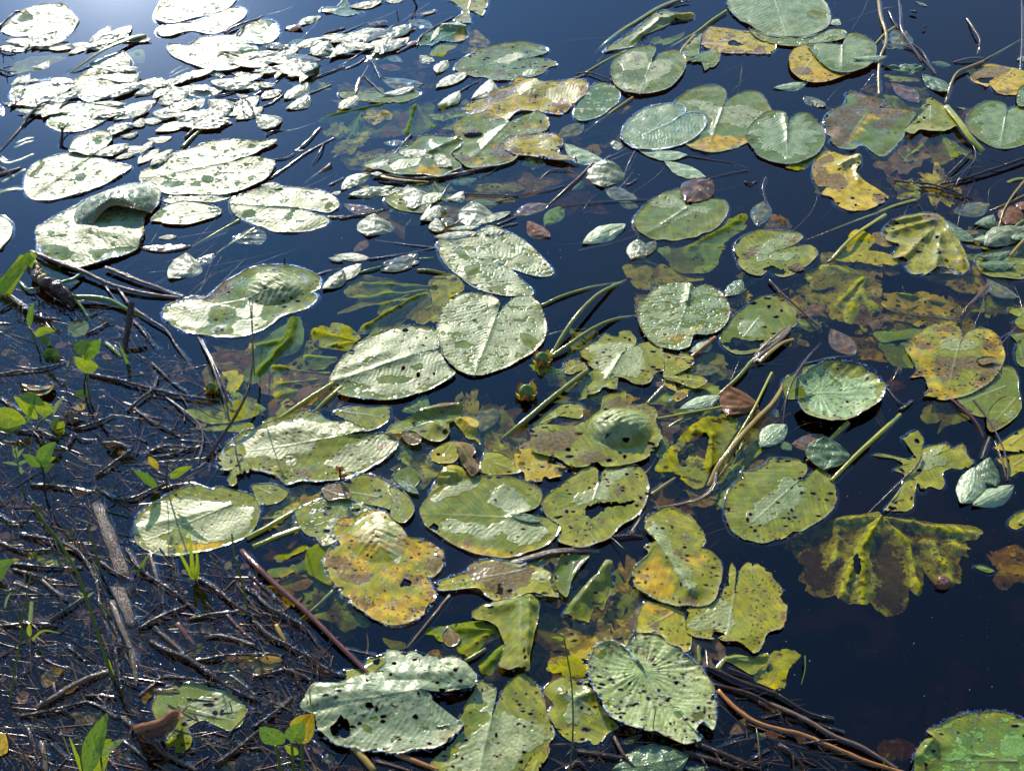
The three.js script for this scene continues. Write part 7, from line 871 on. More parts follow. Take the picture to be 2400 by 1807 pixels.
T('L', 'twig', [-30,1430, 120,1500, 350,1570, 700,1640], 5, [-6, -3, -4, -10]);
T('L', 'twig', [70,1500, 130,1530, 190,1590, 250,1680], 6, [2, 6, 6, 2], { say: 'knotty dark twig' });
T('L', 'green', [736,1660, 750,1600, 775,1555], 1.2, [2, 10, 20]);
T('L', 'green', [238,925, 240,1010, 215,1110], 1.2, [14, 10, 2]);
T('L', 'twig', [-40,1330, 40,1310, 100,1300], 3, [2, 4, 3]);
T('L', 'brown', [230,1490, 340,1470, 450,1465], 2.4, [8, 12, 10]);
T('L', 'twig', [110,1330, 200,1350, 270,1360], 3, [3, 4, 2]);
T('K', 'stalk', [1210,980, 1200,900, 1195,840], 4, [-6, -4, -6]);
T('K', 'root', [1260,1000, 1250,920, 1245,850], 2.2, [2, -4, -8]);
T('K', 'brown', [655,1450, 720,1560, 790,1640, 950,1650], 4, [4, 10, 6, 4]);
T('K', 'twig', [420,1540, 540,1555, 680,1575, 900,1590], 5, [3, 6, 6, 2], { label: 'black stick at the bottom edge left of the dark green dewy leaf' });
T('K', 'twig', [1110,1550, 1300,1600, 1480,1660], 6, [3, 6, 6]);
T('K', 'twig', [1210,1500, 1380,1570, 1600,1650], 6, [4, 8, 8], { label: 'thick black stick at the bottom right of the light green ribbed pad' });
T('K', 'brown', [1310,1530, 1430,1480, 1570,1450], 2.4, [1, 1, -2]);
T('K', 'brown', [360,1660, 420,1600, 470,1640], 4, [3, 8, 6]);
T('K', 'twig', [1550,1590, 1600,1560, 1660,1530], 3, [2, 4, 4]);
T('K', 'root', [1600,1665, 1590,1540, 1580,1440, 1560,1340], 1.4, [3, 10, 10, 4]);
T('K', 'brown', [1390,1005, 1460,1030, 1530,1055], 2.4, [8, 7, 6]);
T('K', 'stalk', [1330,1010, 1355,970, 1385,930], 3, [1, 4, 6], { flat: 0.4 });

// ---------- twigs of the shallows at the left ----------
T('E', 'reed', [200,-30, 350,30, 560,110, 720,185, 960,245, 1180,275], 4.6, [10, 12, 12, 9, 6, 2], { label: 'long pale edged reed slanting below the curled silver pad', mark: 'long pale reed' });
T('E', 'brown', [690,70, 820,125, 1000,195, 1190,265], 7, [9, 9, 7, 3], { label: 'thick brown reed ending at the white domed olive pad', flat: 0.7, mark: 'thick brown reed' });
T('E', 'brown', [750,190, 860,330, 970,410, 1080,480, 1150,590, 1240,710], 4.4, [6, 8, 8, 8, 6, -2], { label: 'jointed tan cane curving down past the dark upright stick' });
T('E', 'brown', [1230,700, 1270,750, 1300,780], 3.4, [-2, -8, -16]);
T('E', 'twig', [808,640, 826,520, 842,420, 856,302], 6, [-4, 20, 40, 62], { r1: 7, label: 'dark upright stick standing in the shallows', mark: 'dark upright stick', name: 'stake' });
T('E', 'green', [480,268, 600,270, 720,290, 830,350, 900,385, 960,420], 5.4, [12, 12, 10, 6, 0, -10], { label: 'curved pale green runner stem from the brown knotted root', mark: 'pale green runner' });
T('E', 'green', [470,260, 530,330, 590,425], 3.4, [12, 8, -2]);
T('E', 'green', [540,110, 470,150, 380,175], 4, [6, 12, 16]);
T('E', 'green', [380,165, 430,220, 475,270], 4.6, [18, 18, 12]);
T('E', 'green', [130,170, 180,215, 260,205], 3.4, [4, 8, 6]);
T('E', 'twig', [580,770, 750,800, 900,840, 1100,890, 1270,920, 1420,940], 5.6, [3, 6, 7, 7, 7, 3], { label: 'long black reed lying level below the dark upright stick', mark: 'long black reed' });
T('E', 'twig', [990,700, 1090,790, 1210,890], 3.6, [5, 6, 3]);
T('E', 'twig', [1640,260, 1640,500, 1642,700, 1610,880, 1530,1040, 1430,1190, 1340,1325], 1.7, [70, 60, 48, 38, 26, 14, 2], { r1: 3.4, label: 'arched brown twig rising over the olive drowned pad', mark: 'arched brown twig' });
T('E', 'root', [1290,530, 1370,680, 1430,850, 1470,960, 1490,1070], 2.4, [2, 20, 24, 16, 4], { label: 'thin dark shoot leaning left of the arched brown twig' });
T('E', 'root', [1310,540, 1400,720, 1460,860, 1510,980], 2.2, [2, 18, 18, 4]);
T('E', 'twig', [830,1005, 910,930, 1005,855, 1030,770], 4, [3, 8, 6, 3]);
T('E', 'twig', [-10,770, 130,745, 280,728, 420,700], 3.4, [3, 5, 5, 2]);
T('E', 'twig', [470,1130, 590,1090, 740,1035], 4, [3, 7, 4]);
T('E', 'twig', [970,1275, 1060,1238, 1130,1230, 1220,1245, 1300,1240], 4, [3, 7, 8, 7, 3]);
T('E', 'twig', [620,1435, 730,1350, 850,1260], 4.4, [3, 7, 4]);
T('E', 'twig', [200,1490, 380,1495, 580,1535], 5, [3, 7, 3]);
T('E', 'twig', [870,990, 970,1060, 1080,1120, 1180,1185], 4, [3, 6, 6, 2]);
T('E', 'root', [1080,920, 1190,1000, 1290,1090, 1320,1180, 1290,1350], 2, [3, 8, 10, 8, 2]);
T('E', 'twig', [870,420, 940,500, 1000,590], 4, [5, 6, 2]);
T('E', 'twig', [560,510, 640,470, 700,430], 4, [3, 5, 3]);
T('E', 'stalk', [690,565, 740,610, 790,660], 4, [3, 4, 0]);
T('E', 'twig', [50,260, 160,330, 260,400, 390,420], 7, [2, 6, 5, 0]);
T('E', 'root', [665,170, 710,230, 760,300], 2.4, [3, 8, 4]);
T('E', 'twig', [0,360, 60,320, 110,280], 3, [3, 5, 3]);
T('E', 'twig', [-10,920, 70,970, 140,1020], 5, [2, 5, 3]);
T('E', 'twig', [100,1140, 260,1140, 380,1190], 4.4, [3, 8, 3]);
T('E', 'brown', [440,1240, 480,1150, 520,1190, 620,1200], 3.4, [4, 8, 6, 2]);
T('E', 'reed', [670,1215, 760,1215, 840,1250], 3, [3, 5, 2]);
T('E', 'twig', [980,1310, 1120,1290, 1240,1250], 2.6, [2, 4, 2]);
T('E', 'twig', [660,1530, 760,1580, 860,1570, 1000,1510, 1080,1480], 5, [2, 5, 6, 6, 2]);
T('E', 'twig', [1050,1520, 1140,1490, 1270,1480], 4, [3, 5, 3]);
T('E', 'twig', [950,1210, 890,1180, 790,1185], 3, [2, 4, 2]);
T('E', 'brown', [1340,1340, 1290,1380, 1240,1400], 2, [3, 3, 2]);
T('E', 'root', [1520,1180, 1540,1300, 1570,1420], 1.6, [30, 24, 2]);
T('I', 'twig', [130,145, 250,165, 380,190, 480,235, 550,310, 600,400, 625,460, 640,570, 690,680, 740,760, 790,880, 850,1010], 5.2, [3, 8, 10, 10, 9, 9, 8, 8, 8, 8, 6, 3], { label: 'long curving dark branch running down the left shallows', mark: 'long curving branch' });
T('I', 'old', [625,-60, 660,20, 700,140, 745,270, 800,420, 830,520], 11, [-8, 1, 3, 3, 1, -8], { r1: 10, flat: 0.28, rough: 0.12, label: 'broad flat brown reed trunk in the left shallows, upper piece', mark: 'long reed trunk' });
T('I', 'old', [745,470, 780,540, 820,640, 850,730, 865,790], 10, [-8, 1, 3, 2, -8], { r1: 7, flat: 0.28, rough: 0.12, label: 'broad flat reed stump below the upper reed trunk' });
T('I', 'reed', [720,580, 770,720, 830,860, 860,980, 880,1110], 5, [4, 8, 6, 5, 1]);
T('I', 'brown', [700,610, 715,570, 740,600, 745,680, 790,800], 3.6, [2, 8, 8, 7, 3]);
T('I', 'twig', [690,700, 730,850, 760,1000, 780,1150], 7, [3, 6, 5, 1], { flat: 0.5 });
T('I', 'brown', [850,880, 880,980, 900,1080], 4, [-2, 2, -3]);
T('I', 'reed', [240,1260, 350,1190, 470,1115, 600,1055, 700,1030], 4.6, [2, 6, 7, 6, 2], { label: 'tan stick slanting up right under the square leaf scrap' });
T('I', 'twig', [130,1315, 330,1275, 560,1220], 4, [3, 7, 3], { label: 'straight wet stick low in the left shallows pointing up right' });
T('I', 'twig', [970,835, 1080,890, 1200,935, 1300,1000, 1400,1080, 1520,1150, 1660,1215], 6.4, [3, 8, 9, 9, 9, 8, 4], { label: 'thick dark branch over the half dry green pad', mark: 'thick dark branch' });
T('I', 'twig', [1250,960, 1400,928, 1540,915, 1680,925], 4.6, [4, 8, 7, 4]);
T('I', 'twig', [1280,425, 1380,490, 1480,570, 1580,640, 1680,680], 5.6, [3, 7, 8, 7, 3], { label: 'dark branch slanting down right below the yellow green upright blades' });
T('I', 'twig', [890,755, 990,690, 1100,640, 1205,600], 5, [4, 8, 7, 3]);
T('I', 'twig', [820,240, 860,310, 910,375, 1030,460, 1160,550, 1300,690], 4.8, [3, 7, 9, 9, 7, 2], { label: 'dark branch descending from the left end of the shadow marked pad' });
T('I', 'brown', [645,320, 740,390, 850,440], 3.8, [5, 7, 3]);
T('I', 'twig', [-20,190, 90,230, 190,250, 330,240], 5, [3, 7, 7, 3]);
T('I', 'twig', [60,330, 200,345, 360,355, 530,365], 5, [3, 6, 6, 2]);
T('I', 'twig', [85,370, 230,410, 385,460], 4.6, [3, 7, 3]);
T('I', 'twig', [20,730, 180,715, 370,735], 4.4, [3, 6, 3]);
T('I', 'brown', [320,695, 430,620, 545,545], 4, [3, 7, 4]);
T('I', 'brown', [1215,690, 1370,655, 1540,640], 4, [3, 6, 3]);
T('I', 'twig', [1385,1625, 1500,1540, 1660,1410], 5.6, [4, 8, 6]);
T('I', 'brown', [990,1480, 1050,1545, 1150,1600, 1260,1665], 6, [3, 8, 8, 5], { label: 'thick brown stick below the curled brown leaf' });
T('I', 'twig', [800,1340, 870,1400, 940,1470], 6, [2, 6, 3]);
T('I', 'reed', [990,745, 1080,820, 1200,930], 4, [3, 4, 0], { say: 'tan dead reed stem' });
T('I', 'reed', [960,270, 990,360, 1020,470, 1050,590], 3.4, [3, 5, 4, 0]);
T('I', 'twig', [1110,280, 1130,400, 1140,500], 3.6, [2, 4, 0]);
T('I', 'red', [1140,720, 1200,800, 1260,870], 5, [-2, -3, -8]);
T('I', 'reed', [1320,810, 1400,795, 1520,820, 1640,860], 3.4, [2, 5, 5, 2]);
T('I', 'red', [1460,660, 1540,750, 1646,840], 3, [2, 3, 0]);
T('I', 'twig', [440,850, 470,890, 520,930, 550,970], 3.4, [3, 7, 6, 2]);
T('I', 'reed', [90,455, 200,500, 300,545], 3, [0, 1, -3]);
T('I', 'reed', [250,420, 330,490, 430,570], 3.2, [3, 6, 3]);
T('I', 'twig', [0,20, 80,70, 170,60], 4, [3, 6, 3]);
T('I', 'reed', [270,1480, 285,1580, 300,1680], 4.6, [1, 2, -1]);
T('I', 'brown', [330,1490, 400,1560, 440,1600], 3.6, [2, 4, 1]);
T('I', 'twig', [170,1370, 200,1450, 230,1560, 260,1660], 5, [2, 5, 5, 1]);
T('I', 'reed', [345,1100, 350,1140, 355,1175], 2.4, [2, 6, 2]);
T('I', 'root', [290,950, 360,985, 430,1005], 1.8, [2, 6, 4]);
T('I', 'brown', [560,1220, 640,1250, 730,1310, 800,1330], 3.4, [3, 5, 5, 2]);
T('I', 'twig', [550,1185, 640,1180, 740,1200], 4, [3, 6, 3]);
T('I', 'brown', [900,1190, 960,1130, 1030,1060], 5, [2, 6, 3]);
T('I', 'twig', [1050,1060, 1200,1070, 1340,1095, 1460,1150], 3.4, [2, 6, 6, 3]);
T('I', 'reed', [1480,1050, 1560,1110, 1640,1180], 2.4, [0, 1, -2]);
T('I', 'root', [790,1470, 870,1530, 945,1595], 2.6, [3, 6, 3]);
T('I', 'brown', [700,1590, 740,1640, 790,1700], 3.4, [2, 3, 0]);
T('I', 'twig', [1540,470, 1650,540, 1760,620], 3, [2, 4, 2]);
T('I', 'twig', [1600,400, 1700,490, 1800,590], 4, [1, 3, 0]);
T('J', 'twig', [-20,500, 60,590, 130,640, 250,700, 330,760, 410,880], 4.6, [3, 7, 8, 8, 6, 2]);
T('J', 'twig', [-10,700, 80,790, 200,850, 320,920, 440,1000, 570,1060], 4.8, [4, 8, 9, 9, 8, 4], { label: 'dark branch running down right to the big wrinkled silver pad' });
T('J', 'twig', [-20,915, 80,915, 170,930], 4, [3, 7, 3]);
T('J', 'twig', [-20,1060, 80,1040, 190,1010], 4, [3, 6, 3]);
T('J', 'twig', [200,1010, 300,1050, 400,1110], 4, [5, 7, 3]);
T('J', 'twig', [-20,1390, 90,1310, 240,1190], 4, [3, 7, 3]);
T('J', 'twig', [40,650, 150,680, 290,720], 3.6, [3, 5, 2]);
T('J', 'ochre', [130,730, 160,790, 190,840], 4.4, [1, 2, -1]);

// ---------- green shoots ----------
plant('E', [30, 250], 'cut flat green iris leaf sticking up at the left edge below the curled silver pad', [['lime', 15, 250, 170, 10, 26, { shape: 'strip', arc: 0.02, fold: 0.12, label: 'front half of the cut leaf' }], ['green', -10, 230, 205, -5, 22, { shape: 'strip', arc: 0.02, fold: 0.1 }], ['lime', 185, 60, 225, -20, 15, { shape: 'strip', arc: 0.0, label: 'bright cut end' }]], [], { name: 'cut_leaf', mark: 'cut iris leaf' });
plant('E', [575, 960], 'shoot with two cupped bright leaves on a dark stem below the dark upright stick', [['green', 570, 680, 655, 540, 24, { arc: 0.15, face: [0.7, 0.5, 0.5], label: 'dark upright leaf' }], ['dark', 505, 640, 600, 560, 20, { arc: 0.2 }], ['lime', 640, 720, 480, 655, 22, { arc: -0.2, label: 'bright yellow green leaf' }], ['lime', 540, 660, 625, 625, 14, { arc: 0.2 }], ['dark', 575, 900, 485, 905, 14, { arc: 0.1 }]], [['green', [575, 960, 570, 840, 565, 730], 2.4], ['twig', [560, 960, 548, 860, 560, 770], 2]], { mark: 'cupped leaf shoot' });
plant('E', [235, 580], 'shoot with one upright and one level oval leaf at the upper left of the shallows', [['green', 190, 460, 218, 300, 10, { arc: 0.05 }], ['lime', 230, 520, 362, 490, 13, { arc: 0.2 }], ['olive_', 0, 0, 0, 0, 0]].slice(0, 2).concat([['dark', 260, 530, 330, 580, 14, { arc: 0.15 }], ['dark', 300, 600, 380, 700, 26, { arc: 0.1, z0: 0.03, z1: 0.03 }]]), [['green', [235, 590, 215, 520, 185, 460], 2]]);
plant('E', [190, 1130], 'leafy clump with a big round lime leaf at the left edge', [['lime', -40, 1060, 172, 1080, 33, { arc: 0.15, label: 'round sunlit lime leaf' }], ['dark', -30, 1250, 140, 1100, 34, { arc: 0.1, label: 'round leaf in shade' }], ['lime', 240, 1060, 90, 910, 17, { arc: 0.12 }], ['dark', 130, 920, 290, 970, 18, { arc: 0.2 }], ['lime', 250, 1020, 345, 1010, 27, { arc: 0.25, label: 'small rounded lime leaf' }], ['green', 180, 1080, 235, 905, 9, { arc: 0.05 }], ['lime', 375, 1165, 415, 1075, 18, { arc: 0.05 }], ['pale', 345, 1030, 420, 915, 7, { arc: 0.1 }], ['dark', 340, 1130, 385, 1050, 10, { arc: 0.1 }]], [['green', [190, 1140, 260, 1080, 330, 1030], 2.2], ['green', [200, 1150, 290, 1130, 360, 1190], 2.2], ['green', [180, 1140, 110, 1180, 60, 1240], 2]], { mark: 'round lime leaf' });
plant('E', [310, 1630], 'three leaved seedling on a dark stem below the leafy clump at the left', [['green', 265, 1360, 362, 1210, 21, { arc: 0.1, fold: 0.35, label: 'tall oval leaf' }], ['green', 265, 1370, 145, 1290, 15, { arc: 0.15, fold: 0.35 }], ['lime', 265, 1365, 362, 1310, 11, { arc: 0.12 }], ['dark', 290, 1410, 355, 1350, 9, { arc: 0.1 }]], [['twig', [320, 1650, 290, 1530, 285, 1420, 268, 1360], 2.2]], { mark: 'three leaved seedling' });
plant('E', [145, 1560], 'thin pale sprig with whorled narrow leaves at the left edge beside the three leaved seedling', [['pale', 120, 1360, 15, 1345, 5, { arc: 0.1 }], ['pale', 120, 1360, 190, 1330, 6, { arc: 0.1 }], ['pale', 110, 1320, 85, 1240, 6], ['pale', 115, 1310, 160, 1250, 5], ['pale', 110, 1300, 110, 1235, 5], ['pale', 125, 1370, 145, 1420, 6], ['lime', 100, 1290, 90, 1260, 6]], [['green', [150, 1570, 130, 1450, 118, 1360, 100, 1260], 1.3]]);
plant('E', [1065, 1520], 'seedling with one yellow and two green narrow leaves left of the shadow marked pad', [['yellow', 968, 1305, 1030, 1390, 11, { arc: 0.05, label: 'yellow leaf' }], ['green', 1020, 1505, 868, 1392, 14, { arc: 0.12 }], ['lime', 1110, 1445, 1250, 1368, 12, { arc: 0.08 }], ['pale', 1090, 1430, 1170, 1400, 4]], [['reed', [1065, 1530, 1050, 1450, 1010, 1390], 1], ['brown', [1070, 1520, 1085, 1420, 1093, 1320], 1.8], ['twig', [1075, 1530, 1080, 1600, 1110, 1665], 2]], { mark: 'yellow tipped seedling' });
plant('I', [1255, 450], 'pair of yellow green upright grass blades in front of the shadow marked pad', [['lime', 1245, 425, 1220, 118, 9, { shape: 'grass', arc: 0.02 }], ['lime', 1245, 430, 1105, 180, 8, { shape: 'grass', arc: 0.06 }], ['lime', 1262, 430, 1255, 190, 7, { shape: 'grass', arc: 0.02, side: 0.03 }], ['lime', 1258, 440, 1275, 300, 6, { shape: 'grass', arc: 0.02, side: 0.04 }]], [['twig', [1290, 600, 1270, 520, 1257, 430], 2.2]], { name: 'grass_tuft', mark: 'yellow green upright blades' });
plant('I', [905, 385], 'small grass sprout with a bent blade below the left end of the shadow marked pad', [['grass', 905, 375, 978, 262, 6, { shape: 'grass', arc: 0.12 }], ['grass', 905, 375, 830, 398, 5, { shape: 'grass', arc: 0.15 }], ['grass', 905, 375, 908, 330, 4, { shape: 'grass' }]], [], { name: 'grass_tuft' });
plant('I', [195, 830], 'little grass sprout with an arched blade at the left edge of the shallows', [['pale', 195, 710, 205, 575, 7, { shape: 'strip', arc: 0 }], ['lime', 190, 800, 190, 715, 8, { arc: 0 }], ['lime', 205, 825, 395, 780, 5, { shape: 'grass', arc: 0.3 }]], [['green', [195, 850, 195, 800], 1.4]], { name: 'grass_tuft' });
plant('I', [570, 1700], 'tall grassy shoot with one broad dark green blade at the bottom edge', [['green', 560, 1680, 690, 1295, 24, { arc: 0.05, pow: 0.9, fold: 0.35, label: 'broad dark green blade' }], ['lime', 540, 1680, 445, 1440, 9, { shape: 'grass', arc: 0.08 }], ['pale', 650, 1570, 795, 1460, 11, { arc: 0.08 }], ['lime', 640, 1520, 720, 1460, 10, { arc: 0.08 }], ['lime', 620, 1680, 700, 1560, 16, { arc: 0.1 }], ['green', 645, 1500, 690, 1400, 8], ['lime', 640, 1530, 610, 1460, 8]], [['green', [520, 1700, 516, 1560, 512, 1430], 1.5], ['brown', [645, 1700, 650, 1600, 645, 1500], 1.8]], { mark: 'grassy shoot' });
plant('J', [235, 1680], 'arrow leaved shoot with two green leaves and one bright yellow leaf at the bottom edge', [['green', 175, 1490, 22, 1385, 26, { arc: 0.08, fold: 0.3, pow: 1, label: 'left heart shaped leaf' }], ['green', 230, 1475, 310, 1350, 24, { arc: 0.08, fold: 0.3, label: 'right heart shaped leaf' }], ['yellow', 285, 1490, 365, 1290, 22, { arc: 0.04, fold: 0.3, z0: -0.02, z1: -0.02, label: 'yellow leaf' }], ['yellow', 232, 1400, 350, 1300, 16, { arc: 0.08, z0: -0.02, z1: -0.02 }], ['lime', 265, 1560, 185, 1502, 12, { arc: 0.1 }]], [['green', [160, 1690, 145, 1590, 125, 1505], 3], ['green', [240, 1690, 235, 1590, 230, 1480], 3], ['green', [300, 1690, 298, 1590, 290, 1490], 3]], { mark: 'yellow leaved shoot' });
plant('K', [372, 1690], 'thin jointed grass stem bent over the mottled olive pad at the bottom', [['lime', 335, 815, 250, 805, 4, { arc: 0.05 }]], [['green', [365, 1700, 392, 1400, 382, 1100, 350, 900, 335, 815], 1.4]], { name: 'grass_stalk', mark: 'thin grass stem' });
plant('K', [905, 1430], 'short thin grass stem standing on the light green ribbed pad', [], [['green', [905, 1440, 915, 1330, 925, 1270], 1.1]], { name: 'grass_stalk' });
plant('J', [352, 1290], 'short thin stem at the left tip of the big wrinkled silver pad', [], [['green', [352, 1290, 348, 1200, 346, 1140], 1.2]], { name: 'grass_stalk' });
plant('I', [735, 1080], 'long jointed green horsetail crossing the left shallows', [['pale', 560, 555, 500, 510, 4], ['pale', 565, 550, 605, 515, 4], ['lime', 730, 1060, 700, 945, 4]], [['green', [735, 1090, 665, 900, 600, 690, 545, 530, 490, 380, 370, 180, 250, 20, 210, -60], 2.6, { nodes: 0.03 }]], { name: 'horsetail', mark: 'long horsetail' });
plant('I', [640, 400], 'upper green horsetail beside the long reed trunk', [], [['green', [640, 400, 625, 300, 600, 200, 560, 85], 2, { nodes: 0.025 }]], { name: 'horsetail' });
plant('I', [700, 690], 'middle green horsetail crossing the long curving branch', [], [['green', [745, 800, 700, 660, 640, 590], 2.2, { nodes: 0.025 }]], { name: 'horsetail' });
plant('I', [490, 220], 'short green horsetail tip left of the upper green horsetail', [], [['green', [495, 230, 465, 160, 432, 92], 1.8, { nodes: 0.02 }]], { name: 'horsetail' });
plant('I', [15, 1225], 'thin bent horsetail along the left edge', [['pale', 30, 620, 75, 515, 3]], [['green', [15, 1230, 90, 1050, 125, 850, 150, 640, 185, 470, 200, 390], 1.6, { nodes: 0.025 }], ['green', [150, 780, 115, 680, 95, 630], 1.2]], { name: 'horsetail' });
plant('I', [1585, 620], 'thin horsetail by the left end of the red brown cane', [], [['green', [1590, 620, 1560, 470, 1510, 300, 1490, 140], 1.8, { nodes: 0.022 }]], { name: 'horsetail' });
plant('E', [420, 930], 'thin green sprout stalk left of the cupped leaf shoot', [], [['green', [425, 940, 430, 800, 465, 660, 490, 540], 1.3]], { name: 'grass_stalk' });
plant('E', [832, 700], 'slender green blade at the foot of the dark upright stick', [['grass', 832, 700, 772, 560, 7, { shape: 'grass', arc: 0.05 }]], [], { name: 'grass_tuft' });
plant('E', [1650, 900], 'tall hair thin green stem beside the arched brown twig', [], [['green', [1640, 700, 1640, 480, 1622, 270], 1.2]], { name: 'grass_stalk' });
plant('I', [-20, 420], 'green leaf with a yellow tip cut by the left edge', [['green', -60, 440, 85, 305, 24, { arc: 0.1 }], ['yellow', 70, 315, 130, 305, 7, { arc: 0.02 }]], [], {});
plant('F', [548, 1480], 'tiny dark red sprout standing in the front of the white streaked pad', [['rust', 545, 1400, 520, 1365, 9], ['rust', 548, 1400, 568, 1368, 9], ['dead', 552, 1450, 600, 1420, 8]], [['twig', [550, 1500, 548, 1440, 545, 1390], 2.6]], {});

// ---------- curled dead leaf, seed heads, root, snail, bugs ----------
{
  const q = px('I', 1010, 1330), F = at(q[0], q[1], 0.006), g = new THREE.Group(); g.position.copy(F); g.name = 'curled_leaf'; scene.add(g);
  tag(g, 'curled dry brown leaf with an orange rim shading the half dry green pad', 'leaf', 'dead leaves on the pond'); mark('curled brown leaf', pairs('I', [860,1320, 1000,1250, 1160,1240, 1150,1400, 940,1460]));
  const loc = (x, y, h) => { const p = px('I', x, y); return at(p[0], p[1], h + 0.006).sub(F); };
  const back = [[862, 1322], [920, 1305], [985, 1290], [1050, 1265], [1100, 1240], [1150, 1240], [1164, 1265]].map(([x, y], i) => loc(x, y + 62 - (i > 3 ? 20 : 0), 0.050 + 0.003 * Math.sin(i * 2))), foot = [[880, 1400], [905, 1430], [960, 1455], [1020, 1440], [1090, 1420], [1135, 1370], [1160, 1320]].map(([x, y]) => loc(x, y, 0.002));
  const A = new THREE.CatmullRomCurve3(back), B = new THREE.CatmullRomCurve3(foot), pos = [], uv = [], idx = [], NU = 40, NV = 14;
  for (let i = 0; i <= NU; i++) { const a = A.getPoint(i / NU), b = B.getPoint(i / NU); for (let j = 0; j <= NV; j++) { const t = j / NV, p = a.clone().lerp(b, t), bul = Math.sin(Math.PI * t); p.z += 0.012 * bul * 0.4; p.y += 0.012 * bul + 0.002 * noise(i * 0.35, t * 4); pos.push(p.x, p.y, p.z); uv.push(SHOOT.dead[0] + (0.03 + 0.94 * i / NU) * SHOOT.dead[2], SHOOT.dead[1] + (0.05 + 0.9 * t) * SHOOT.dead[2]); } }
  for (let i = 0; i < NU; i++) for (let j = 0; j < NV; j++) { const a = i * (NV + 1) + j, b = a + NV + 1; idx.push(a, a + 1, b, b, a + 1, b + 1); }
  const G = new THREE.BufferGeometry(); G.setAttribute('position', new THREE.Float32BufferAttribute(pos, 3)); G.setAttribute('uv', new THREE.Float32BufferAttribute(uv, 2)); G.setIndex(idx); G.computeVertexNormals();
  const add = (n, geo, mat, label) => { const m = new THREE.Mesh(geo, mat); m.name = n; m.castShadow = m.receiveShadow = true; if (label) m.userData.label = label; g.add(m); };
  add('blade', G, shootSheet.mat);
  const rim = []; for (let i = 0; i <= 12; i++) { const p = A.getPoint(i / 12); rim.push(p); }
  const RG = bladeGeo(rim.map((p) => p.clone().add(new THREE.Vector3(0, 0.001, 0.004))), 0.012, { uv: SHOOT.rust, shape: 'strip', face: new THREE.Vector3(0, 0.9, 0.4), fold: -0.3, n: 40 }); add('rim', RG, shootSheet.thin, 'orange rolled rim');
  add('stalk', tube([loc(1155, 1300, 0.03), loc(1200, 1255, 0.024), loc(1242, 1205, 0.02)], 0.0016, 0.0012, {}), WOOD.brown);
}
function seedHead(v, x, y, r, label, stub) {
  const q = px(v, x, y), F = at(q[0], q[1], 0.014), g = new THREE.Group(); g.position.copy(F); g.name = numbered('lily_fruit'); scene.add(g); tag(g, label, 'seed head', 'ripe seed heads of the lilies');
  const add = (n, geo, mat) => { const m = new THREE.Mesh(geo, mat); m.name = n; m.castShadow = m.receiveShadow = true; g.add(m); };
  const l = [[0, 0.9], [0.45, 0.92], [0.72, 0.8], [0.6, 0.66], [0.78, 0.35], [0.95, 0], [0.92, -0.4], [0.66, -0.8], [0.3, -1.0], [0, -1.02]].map(([a, b]) => new THREE.Vector2(a * r, b * r)).reverse();
  const cap = new THREE.LatheGeometry(new THREE.SplineCurve(l).getPoints(28), 28), p = cap.attributes.position; for (let i = 0; i < p.count; i++) { const a = Math.atan2(p.getZ(i), p.getX(i)), k = 1 + 0.05 * Math.cos(a * 12); p.setX(i, p.getX(i) * k); p.setZ(i, p.getZ(i) * k); } cap.computeVertexNormals(); cap.rotateX(0.5); cap.rotateZ(-0.2);
  add('capsule', cap, WOOD.green);
  for (let i = 0; i < 5; i++) { const a = i * 1.256 + 0.4, c = Math.cos(a), s = Math.sin(a); add('sepal', bladeGeo([new THREE.Vector3(c * r * 0.5, -r * 0.9, s * r * 0.5), new THREE.Vector3(c * r * 1.25, -r * 0.3, s * r * 1.25), new THREE.Vector3(c * r * 1.35, r * (0.5 + 0.3 * Math.sin(i * 2)), s * r * 1.35)], r * 1.2, { uv: i % 2 ? SHOOT.rust : SHOOT.yellow, face: new THREE.Vector3(c, 0.2, s), n: 10 }), shootSheet.thin); }
  const e = px(v, ...stub), E = at(e[0], e[1], -0.02).sub(F); add('stalk', tube([new THREE.Vector3(0, -r * 0.8, 0), new THREE.Vector3(E.x * 0.5, -0.012, E.z * 0.5), E], r * 0.3, r * 0.26), WOOD.twig);
  mark(label.includes('upper') ? 'brown seed head' : 'green seed head', pairs(v, [x - 60, y - 60, x + 60, y - 60, x + 60, y + 60, x - 60, y + 60]));
}
seedHead('G', 195, 665, 0.0135, 'round seed head with yellow and brown rim, upper of two by the twin stems', [250, 640]);
seedHead('G', 92, 880, 0.0145, 'green seed head with a tan frill, lower of two by the twin stems', [160, 800]);
seedHead('E', 1370, 850, 0.010, 'small dark seed head by the long black reed', [1390, 930]);
